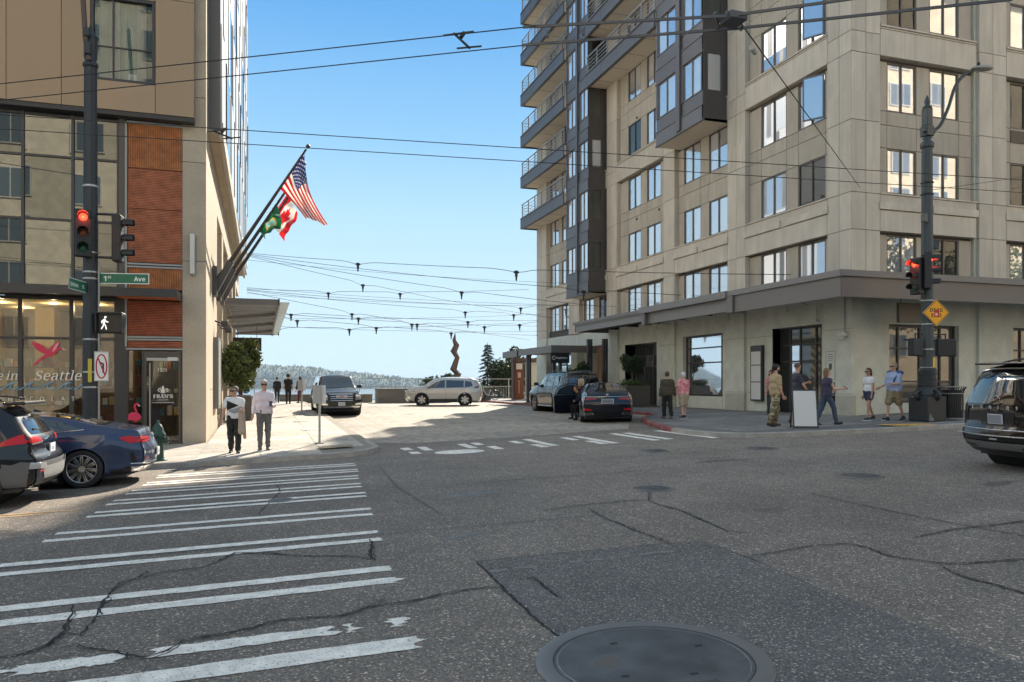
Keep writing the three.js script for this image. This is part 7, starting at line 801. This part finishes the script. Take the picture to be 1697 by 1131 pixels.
function person(label, x, w, hx, hw, p) {
  const H = p.h / 1.75, root = thing('person', label, 'person', [x, (p.y ?? G(x, w) + .13), -w], Math.atan2(hx, -hw), p.group), cell = p.cell || .016;
  const S = v => v.map(q => q * H), fat = p.fat || 1, lean = p.lean || 0, bend = (q, y0 = .93) => { const d = q[1] - y0; return [q[0], y0 + d * Math.cos(lean) - q[2] * Math.sin(lean) * 0, q[2] + d * Math.sin(lean)]; };
  const leg = (s, th, kn, ab = .0) => { const h = [s * .092, .93, 0], k = [h[0] + s * ab * .43, h[1] - .43 * Math.cos(th), h[2] + .43 * Math.sin(th)], a = [k[0] + s * ab * .2, k[1] - .42 * Math.cos(th - kn), k[2] + .42 * Math.sin(th - kn)]; return [h, k, a, th - kn]; };
  const Lg = [leg(1, ...p.legL), leg(-1, ...p.legR)], low = Math.min(...Lg.map(l => l[2][1])) - .085, sink = p.seat ? 0 : low; for (const l of Lg) for (const q of l.slice(0, 3)) q[1] -= sink;
  const up = q => [q[0], q[1] - sink, q[2]], T = q => up(bend(q));
  const sh = p.shoulder || .185, arm = (s, a, ab, e, inw = 0) => { const S0 = T([s * sh, 1.385, 0]), u = [s * Math.sin(ab), -Math.cos(a) * Math.cos(ab), Math.sin(a) * Math.cos(ab)], E1 = S0.map((v, i) => v + u[i] * .29), f = [s * (Math.sin(ab) * .6 - inw), -Math.cos(a + e), Math.sin(a + e)], n = Math.hypot(...f), fd = f.map(v => v / n), Wr = E1.map((v, i) => v + fd[i] * .25); return [S0, E1, Wr, fd, s]; };
  const A = [arm(1, ...p.armL), arm(-1, ...p.armR)];
  const pel = up([0, .96, 0]), wst = T([0, 1.1, .0]), ch = T([0, 1.3, -.005]), nk = T([0, 1.47, -.01]), hd0 = T([0, 1.63, .025 + (p.headFwd || 0)]);
  const O = (c, dx) => [[c[0] - dx, c[1], c[2]], [c[0] + dx, c[1], c[2]]], belly = p.belly || 0;
  const torso = i => [cap(...O(S(pel), .07 * H * fat).map(q => q), .125 * H * fat + i, .125 * H * fat + i, .82), cap(...O(S(wst), .06 * H * fat), .118 * H * fat + belly * .5 + i, .118 * H * fat + belly * .5 + i, .84 + belly * 1.2), cap(...O(S(ch), .07 * H), .122 * H * (fat * .5 + .5) + i, .122 * H * (fat * .5 + .5) + i, .84), ...[0, 1].map(k => cap(S([nk[0], nk[1] - .01, nk[2]]), S(A[k][0]).map((v, j) => j === 1 ? v - .02 * H : j ? v : v * .92), .042 * H + i * .6, .05 * H + i * .8))];
  const legs = (i, upto = 2, f0 = 1) => Lg.flatMap(l => { const [h, k, a] = l.slice(0, 3).map(S), r = p.legW || 1; const o = [cap(h, upto < 1 ? h.map((v, q) => lerp(v, k[q], upto)) : k, .082 * H * r + i, (upto < 1 ? lerp(.082, .056, upto) * H * r : .056 * H * r) + i)]; if (upto >= 1) o.push(cap(k, k.map((v, q) => lerp(v, a[q], Math.min(1, upto - 1 + .0001))), .054 * H * r + i, lerp(.054, .036, upto - 1) * H * r + i)); return o; });
  const arms = (i, upto = 2) => A.flatMap(a => { const [s, e, w_] = a.slice(0, 3).map(S), o = [cap(s, s.map((v, q) => lerp(v, e[q], Math.min(1, upto))), .052 * H + i, .042 * H + i)]; if (upto > 1) o.push(cap(e, e.map((v, q) => lerp(v, w_[q], upto - 1)), .040 * H + i, lerp(.04, .028, upto - 1) * H + i)); return o; });
  const all = [...Lg.flatMap(l => l.slice(0, 3)), ...A.flatMap(a => a.slice(0, 3)), pel, wst, ch, nk].map(S), [lo, hi] = bounds(all, .24);
  const skin = p.skin || skinM[0], parts = [];
  // body, head and hands share one skin mesh
  parts.push(nets(union([...torso(-.008), ...legs(-.004), ...arms(-.002), cap(S(nk), S(hd0).map((v, i) => i === 1 ? v - .05 * H : v), .056 * H, .052 * H)], .03), lo, hi, cell));
  const yaw = p.headYaw || 0, nod = p.nod || 0, hq = new THREE.Quaternion().setFromEuler(new THREE.Euler(nod + lean * .3, yaw, 0, 'YXZ')), hp = V3(...S(hd0)), q = H * .98, place = g => { g.applyQuaternion(hq); g.translate(hp.x, hp.y, hp.z); return g; };
  const skull = union([ell([0, .025 * q, -.012 * q], [.074 * q, .098 * q, .094 * q]), ell([0, -.055 * q, .028 * q], [.054 * q, .062 * q, .062 * q])], .03), nose = cap([0, -.0 * q, .085 * q], [0, -.032 * q, .106 * q], .009 * q, .015 * q), ears = union([ell([.076 * q, -.012 * q, -.008 * q], [.012 * q, .03 * q, .02 * q]), ell([-.076 * q, -.012 * q, -.008 * q], [.012 * q, .03 * q, .02 * q])], .002), lips = cap([-.018 * q, -.066 * q, .083 * q], [.018 * q, -.066 * q, .083 * q], .008 * q, .008 * q), sock = [ell([.03 * q, .006 * q, .088 * q], [.015 * q, .010 * q, .014 * q]), ell([-.03 * q, .006 * q, .088 * q], [.015 * q, .010 * q, .014 * q])];
  const headF = (x_, y, z) => { let d = smin(skull(x_, y, z), nose(x_, y, z), .012); d = smin(d, ears(x_, y, z), .008); d = smin(d, lips(x_, y, z), .008); return Math.max(d, -Math.min(sock[0](x_, y, z), sock[1](x_, y, z)) * .8); };
  parts.push(place(nets(headF, [-.105 * q, -.135 * q, -.125 * q], [.105 * q, .14 * q, .135 * q], .0075)));
  for (const a of A) { // palm, thumb and four bent fingers
    const o = S(a[2]), d = V3(...a[3]), s = a[4], sideV = V3(0, 0, 1).cross(d).lengthSq() > .05 ? V3(0, 0, 1).addScaledVector(d, -d.z).normalize() : V3(0, 1, 0).addScaledVector(d, -d.y).normalize(), nrm = d.clone().cross(sideV).normalize().multiplyScalar(-s), c = V3(...o), P = (f, l, n) => c.clone().addScaledVector(d, f * H).addScaledVector(sideV, l * H).addScaledVector(nrm, n * H).toArray(), gr = (p.grip && p.grip[s > 0 ? 0 : 1]) || .35, F = [cap(P(.0, 0, 0), P(.03, 0, 0), .027 * H, .028 * H), cap(P(.035, -.024, 0), P(.085, -.026, .004), .018 * H, .016 * H), cap(P(.035, .022, 0), P(.088, .024, .004), .018 * H, .016 * H)];
    [[-.030, .062], [-.010, .072], [.011, .076], [.031, .068]].forEach(([l, len]) => { const k1 = P(.088 + len * .5 * Math.cos(gr), l * 1.04, len * .5 * Math.sin(gr)), k2 = P(.088 + len * .5 * (Math.cos(gr) + Math.cos(gr * 2.6)), l * 1.0, len * .5 * (Math.sin(gr) + Math.sin(gr * 2.6))); F.push(cap(P(.085, l, 0), k1, .0095 * H, .009 * H), cap(k1, k2, .009 * H, .0075 * H)); }); F.push(cap(P(.02, .030, .004), P(.062, .052, .018), .012 * H, .0105 * H), cap(P(.062, .052, .018), P(.09, .05, .036), .0105 * H, .008 * H));
    const [l2, h2] = bounds([P(0, 0, 0), P(.18, .06, .06), P(.18, -.06, -.06), P(.1, .06, -.06), P(.0, -.06, .06), P(.1, 0, .1)], .03); parts.push(nets(union(F, .008), l2, h2, .007)); }
  M('body', parts, skin, root);
  if (!p.shades) for (const s of [-1, 1]) M('eye', place(new THREE.SphereGeometry(.0105 * q, 10, 8).translate(s * .03 * q, .006 * q, .081 * q)), mat([.05, .04, .035], .3), root); else { M('sunglasses', [place(rbx(-.064 * q, -.006 * q, -.018 * q, .026 * q, .088 * q, .108 * q, .012)), place(rbx(.006 * q, .064 * q, -.018 * q, .026 * q, .088 * q, .108 * q, .012)), place(bx(-.075 * q, -.068 * q, .0, .014 * q, -.01, .098 * q)), place(bx(.068 * q, .075 * q, .0, .014 * q, -.01, .098 * q)), place(bx(-.01, .01, .004, .014, .094 * q, .106 * q))], MAT.black, root); }
  // hair
  if (p.hair) { const hr = p.hair, base = ell([0, .032 * q, -.02 * q], [.086 * q, .106 * q, .106 * q]), extra = [base]; if (hr.long) extra.push(ell([0, -.06 * q, -.07 * q], [.09 * q, hr.long * q, .05 * q])); if (hr.big) extra.push(ell([0, .03 * q, -.03 * q], [.125 * q, .13 * q, .125 * q])); if (hr.tail) extra.push(cap([0, .02 * q, -.11 * q], [0, -.16 * q, -.15 * q], .03 * q, .016 * q)); const f0 = union(extra, .03), face = (x_, y, z) => Math.max(-(z - (hr.cut ?? .018) * q), -(.068 * q - y)), nx = fbm(hr.seed || 5, 16, 3); const g = nets((x_, y, z) => { const lim = Math.max(f0(x_, y, z) + (nx(x_ * 5 + .5, z * 5 + y * 7 + .5) - .5) * .014, Math.min(-1, 0)); const cutF = Math.min(z - (hr.cut ?? .018) * q, .066 * q - y); const cutB = (hr.low ?? -.05) * q - y; return Math.max(lim, cutF, hr.long || hr.tail ? -9 : cutB); }, [-.15 * q, -.34 * q, -.2 * q], [.15 * q, .18 * q, .15 * q], .009); M('hair', place(g), mat(hr.c, .75), root); }
  if (p.beard) M('beard', place(nets((x_, y, z) => Math.max(union([ell([0, -.075 * q, .035 * q], [.062 * q, .06 * q, .07 * q])], .01)(x_, y, z), y + .035 * q, -(z + .01)), [-.1, -.18, -.06], [.1, .02, .14], .008)), mat(p.beard, .85), root);
  // clothing
  const yW = S(pel)[1] + .06 * H, hem = S(pel)[1] + (p.hem ?? -.06) * H, neck = S(T([0, 1.475, 0]))[1];
  if (p.trousers) { const t = p.trousers, wv = fbm(89, 14, 2), f = union([...torso(.008).slice(0, 1), ...legs(t.loose || .016, t.upto ?? 1.93)], .028); M(t.name || 'trousers', nets((x_, y, z) => Math.max(f(x_, y, z) + (wv(x_ + 3, y * 1.6 + z + 3) - .5) * .03, y - yW), lo, hi, cell), t.m, root); }
  if (p.shirt) { const t = p.shirt, f = union([...torso(t.loose || .018), ...arms((t.loose || .016) * .9, t.sleeve ?? .62)], .035), wv = fbm(88, 12, 2); M(t.name || 'shirt', nets((x_, y, z) => Math.max(f(x_, y, z) + (wv(x_ * 1.4 + y * .5 + 3, y * 1.0 + z + 3) - .5) * .034, hem - y, Math.max(y - neck, -.2)), lo, hi, cell), t.m, root); }
  if (p.overshirt) { const t = p.overshirt, f = union([...torso(.03), ...arms(.024, t.sleeve ?? 1.95)], .035); M(t.name, nets((x_, y, z) => Math.max(f(x_, y, z), S(pel)[1] + t.hem * H - y, y - neck - .01), lo, hi, cell), t.m, root); }
  // shoes
  Lg.forEach(l => { const a = S(l[2]), ang = l[3], d = [0, Math.sin(ang * .9) * .5, Math.cos(ang * .5)]; const toe = [a[0] + (a[0] > 0 ? .02 : -.02), a[1] - .05 * H + Math.max(-.05, ang * .12), a[2] + .165 * H], heel = [a[0], a[1] - .05 * H, a[2] - .035 * H], f = union([cap(heel, toe, .042 * H, .038 * H), cap([a[0], a[1] - .01, a[2]], [a[0], a[1] - .05 * H, a[2] + .05], .045 * H, .045 * H)], .02), bot = Math.min(heel[1], toe[1]) - .036 * H, [l2, h2] = bounds([a, toe, heel], .09); M('shoe', nets((x_, y, z) => Math.max(f(x_, y, z), bot - y), l2, h2, .010), p.shoes || MAT.black, root); if (p.sole) M('sole', rbx(toe[0] - .045, toe[0] + .045, bot - .004, bot + .02, heel[2] - .04, toe[2] + .04, .01), p.sole, root); });
  return { root, hand: i => S(A[i][2]).map((v, k) => v + A[i][3][k] * .1 * H), H, S, A, hp, hq, q, pel: S(pel), ch: S(ch), T };
}
const phone = (P, i, lab, tilt = -.6) => { const h = P.hand(i), v = V3(h[0], h[1] + .03, h[2] + .02).applyAxisAngle(V3(0, 1, 0), P.root.rotation.y).add(P.root.position); const t = thing('phone', lab, 'phone', v.toArray(), P.root.rotation.y); M('case', rbx(-.037, .037, -.075, .075, -.005, .005, .004), MAT.black, t); M('screen', bx(-.033, .033, -.068, .068, .0052, .006), mat([.05, .055, .06], .15), t); t.rotation.x = 0; t.rotateX(tilt); };
const W1 = [.25, .15], still = { legL: [.05, .05], legR: [-.05, .05], armL: [.08, .12, .15], armR: [.08, .12, .15] };
const camo = cloth(0xffffff, { map: rep((() => { const a = fbm(811, 20, 3), b = fbm(817, 24, 3); return tex(256, (u, v) => { const q = a(u, v), s = b(u, v); return q > .56 ? [.33, .27, .2] : s > .55 ? [.44, .45, .31] : s < .42 ? [.72, .66, .54] : [.56, .49, .38]; }); })(), 1.2) });
const floral = cloth(0xffffff, { map: rep((() => { const a = fbm(821, 36, 2), b = fbm(827, 28, 3); return tex(256, (u, v) => { const q = a(u, v), s = b(u, v); return q > .6 ? [.93, .88, .86] : s > .53 ? [.80, .20, .30] : [.86, .42, .48]; }); })(), 1.5) });
// crossing at the left corner
{
  const tee = canvasTex(256, 256, (c, w, h) => { c.fillStyle = '#e4e2e0'; c.fillRect(0, 0, w, h); }); const P = person('woman in white tee with black triangle, sunglasses and a tan jacket over her arm', -.63, 19.95, -.02, -1, { h: 1.64, fat: .98, skin: skinM[0], headYaw: -.75, shades: true, hair: { c: [.15, .12, .10], low: -.03, seed: 3 }, legL: [.10, .06], legR: [-.12, .25], armL: [.25, .12, 1.35, .25], armR: [.12, .28, .25], shirt: { m: cloth([.72, .71, .70]), sleeve: .55, loose: .022 }, hem: -.05, trousers: { m: cloth([.022, .024, .022]), loose: .03 }, shoes: mat([.03, .03, .032], .6), sole: MAT.white, grip: [1.0, .4] });
  const fr = (nm, pts, m) => { const g = new TessellateModifier(.05, 5).modify(new THREE.ShapeGeometry(new THREE.Shape(pts.map(q => new THREE.Vector2(...q)))).toNonIndexed()); const body = P.root.children.find(c => c.name === 'shirt'); body.geometry.boundsTree = new MeshBVH(body.geometry, { indirect: true }); const pr = new THREE.Mesh(body.geometry, new THREE.MeshBasicMaterial({ side: THREE.DoubleSide })); pr.raycast = acceleratedRaycast; const rc = new THREE.Raycaster(); rc.firstHitOnly = true; const p = g.attributes.position; for (let i = 0; i < p.count; i++) { rc.set(V3(p.getX(i), p.getY(i), 2), V3(0, 0, -1)); const h = rc.intersectObject(pr)[0]; p.setZ(i, h ? h.point.z + .006 : .05); } g.computeVertexNormals(); M(nm, g, m, P.root); };
  fr('shirt_print', [[-.17, 1.30], [.10, 1.18], [-.18, 1.05]], cloth([.02, .02, .022])); fr('shirt_print', [[-.17, 1.05], [.18, 1.16], [.18, 1.04], [.0, .98]], cloth([.30, .30, .31]));
  const h = P.hand(0), jk = thing('jacket', 'tan jacket draped over the arm of the woman in white tee', 'jacket', V3(h[0] + .02, 0, h[2] - .09).applyAxisAngle(V3(0, 1, 0), P.root.rotation.y).add(P.root.position).toArray(), P.root.rotation.y); M('cloth', nets((x, y, z) => union([cap([0, h[1] - .02, .02], [.01, .56, .04], .06, .085, .7), cap([.04, h[1] - .04, -.04], [.08, .40, -.05], .05, .04, .8), cap([-.02, h[1] + .0, -.06], [.0, h[1] + .02, .1], .05, .05)], .03)(x, y, z), [-.14, .3, -.2], [.2, 1.4, .24], .014), cloth([.42, .32, .25]), jk);
  const Q = person('grey-haired man in pale pink long-sleeved top looking down at his phone', .06, 20.3, .0, -1, { h: 1.78, fat: 1.0, belly: .02, shades: true, skin: skinM[0], hair: { c: [.42, .41, .40], low: -.02, cut: .005, seed: 9 }, legL: [-.06, .05], legR: [.22, .32], armL: [.3, .18, 1.35, .35], armR: [.02, .18, .2], shirt: { m: cloth([.64, .56, .60]), sleeve: 1.93, loose: .014 }, hem: -.05, trousers: { m: cloth([.13, .125, .12]), loose: .018 }, shoes: mat([.12, .12, .12], .6), sole: MAT.white, grip: [1.2, .6] }); phone(Q, 0, 'dark phone held by the man in pale pink top');
}
// by the far railing
person('person in dark clothes walking off by the railing, left of three', .95, 51.5, .1, 1, { h: 1.68, cell: .022, hair: { c: [.05, .04, .035] }, ...still, legL: [.2, .1], legR: [-.2, .2], shirt: { m: cloth([.02, .022, .025]), sleeve: 1.2 }, trousers: { m: cloth([.015, .016, .02]) }, group: 'people by the far railing' }); person('person with bushy hair and dark tee by the railing, middle of three', 1.55, 48.6, .15, 1, { h: 1.82, cell: .022, hair: { c: [.06, .04, .03], big: 1 }, ...still, shirt: { m: cloth([.016, .018, .016]), sleeve: .6 }, trousers: { m: cloth([.012, .013, .016]) }, group: 'people by the far railing' });
person('person in dark red trousers with a bag by the railing, right of three', 2.35, 50.9, -.6, 1, { h: 1.7, cell: .022, hair: { c: [.05, .04, .035], long: .1 }, ...still, shirt: { m: cloth([.02, .018, .02]), sleeve: 1.9 }, trousers: { m: cloth([.10, .015, .02]) }, group: 'people by the far railing' });
// couple walking away hand in hand
person('person in olive brown cardigan and dark trousers seen from behind', 13.98, 24.6, .12, 1, { h: 1.70, fat: 1.0, hair: { c: [.07, .045, .03], low: -.07, cut: .05 }, legL: [.14, .1], legR: [-.14, .16], armL: [.1, .1, .2], armR: [-.08, .25, .1], shirt: { m: cloth([.07, .058, .038]), sleeve: 1.93, loose: .035 }, hem: -.16, trousers: { m: cloth([.016, .014, .012]), loose: .03 }, shoes: mat([.12, .1, .08], .7) }); person('white-haired person in pink floral shirt and khaki shorts seen from behind', 14.62, 24.55, -.06, 1, { h: 1.66, fat: 1.04, skin: skinM[2], hair: { c: [.62, .61, .60], low: -.07, cut: .05 }, legL: [-.08, .12], legR: [.1, .1], armL: [-.05, .28, .15], armR: [.08, .18, .2], shirt: { m: floral, sleeve: .7, loose: .035 }, hem: -.1, trousers: { m: cloth([.40, .33, .23]), loose: .05, upto: .95, name: 'shorts' }, shoes: mat([.03, .03, .035], .7), sole: MAT.white });
// on the right corner
person('bearded man with ponytail in tan tee and camouflage trousers', 14.4, 19.0, .98, -.12, { h: 1.84, fat: 1.06, belly: .02, hair: { c: [.02, .016, .014], tail: 1, low: -.04 }, beard: [.03, .018, .014], legL: [.18, .3], legR: [-.22, .15], armL: [.2, .15, .5], armR: [.0, .14, .35], shirt: { m: cloth([.44, .32, .18]), sleeve: .7, loose: .024 }, hem: -.08, trousers: { m: camo, loose: .035 }, shoes: mat([.03, .024, .02], .7), grip: [.9, .8] });
{ const P = person('man in charcoal tee looking at his phone behind the A-board', 15.75, 19.75, .93, -.3, { h: 1.84, skin: skinM[0], nod: .4, hair: { c: [.10, .06, .035], low: -.02 }, legL: [.15, .15], legR: [-.15, .2], armL: [.5, .1, 1.3, .2], armR: [.35, .2, .2], shirt: { m: cloth([.055, .055, .07]), sleeve: .65, loose: .022 }, trousers: { m: cloth([.03, .03, .032]), loose: .02 }, grip: [1.2, .6] }); phone(P, 0, 'phone in the hand of the man in charcoal tee'); }
person('woman with brown hair and pink top in the doorway behind the charcoal tee', 18.0, 24.0, -.2, -1, { h: 1.66, cell: .02, hair: { c: [.12, .06, .035], long: .14 }, ...still, armL: [.5, .1, 1.3, .2], shirt: { m: cloth([.5, .25, .22]), sleeve: .6 }, trousers: { m: cloth([.05, .05, .06]) } });
{ const P = person('woman in purple sleeveless top and blue jeans striding with a phone', 15.85, 18.55, .98, -.16, { h: 1.70, shoulder: .165, fat: 1.06, skin: skinM[2], hair: { c: [.22, .12, .06], long: .16, low: -.1 }, legL: [-.30, .12], legR: [.42, .22], armL: [.3, .1, 1.1, .1], armR: [.45, .12, 1.15, .05], shirt: { m: cloth([.055, .045, .085]), sleeve: .12, loose: .016 }, hem: -.08, trousers: { m: cloth([.06, .085, .13]), loose: .018 }, shoes: mat([.015, .015, .018], .6), grip: [.8, 1.2] }); phone(P, 1, 'phone held out by the woman in blue jeans', -.9); }
person('woman in white top, black cross bag and denim shorts with sunglasses', 18.05, 19.25, -.98, -.1, { h: 1.64, shoulder: .165, fat: .94, shades: true, skin: skinM[1], hair: { c: [.05, .03, .02], long: .13 }, legL: [.28, .2], legR: [-.28, .2], armL: [.1, .1, .25], armR: [-.15, .1, .3], shirt: { m: cloth([.72, .71, .69]), sleeve: .35, loose: .014 }, hem: .02, trousers: { m: cloth([.035, .05, .09]), loose: .022, upto: .45, name: 'shorts' }, shoes: mat([.03, .03, .035], .6), sole: MAT.white });
{ const P = person('man in pale blue shirt with a blue towel round his shoulders and khaki shorts', 18.55, 18.75, -.98, -.14, { h: 1.80, fat: 1.06, belly: .06, shades: true, skin: skinM[2], hair: { c: [.36, .28, .17], low: -.03 }, legL: [-.26, .18], legR: [.32, .22], armL: [.35, .14, 1.2, .2], armR: [.25, .14, .9], shirt: { m: cloth([.36, .42, .60]), sleeve: .8, loose: .028 }, hem: -.08, trousers: { m: cloth([.30, .23, .13]), loose: .045, upto: .92, name: 'shorts' }, shoes: mat([.03, .03, .035], .6), sole: MAT.white }); M('towel', nets(union([cap([-.2 * P.H, P.ch[1] + .14, -.04], [.2 * P.H, P.ch[1] + .14, -.04], .075, .075), cap([.17, P.ch[1] + .14, 0], [.1, P.ch[1] - .1, .12], .06, .05), cap([-.18, P.ch[1] + .14, -.02], [-.2, P.ch[1] - .12, -.1], .075, .06)], .03), [-.4, P.ch[1] - .3, -.3], [.4, P.ch[1] + .32, .3], .016), cloth([.05, .10, .22]), P.root); }
// stepping out of the sedan
person('person in dark clothes leaning out of the black sedan beside its open door', 12.1, 28.15, -.9, -.4, { h: 1.72, y: G(12.1, 28.1), lean: .4, legL: [1.3, 1.45], legR: [1.4, 1.5], armL: [.7, .15, .7], armR: [.6, .15, .6], nod: .2, skin: skinM[0], hair: { c: [.07, .04, .025] }, shirt: { m: cloth([.015, .017, .022]), sleeve: 1.9 }, trousers: { m: cloth([.012, .013, .016]) } });
renderer.render(scene, camera);
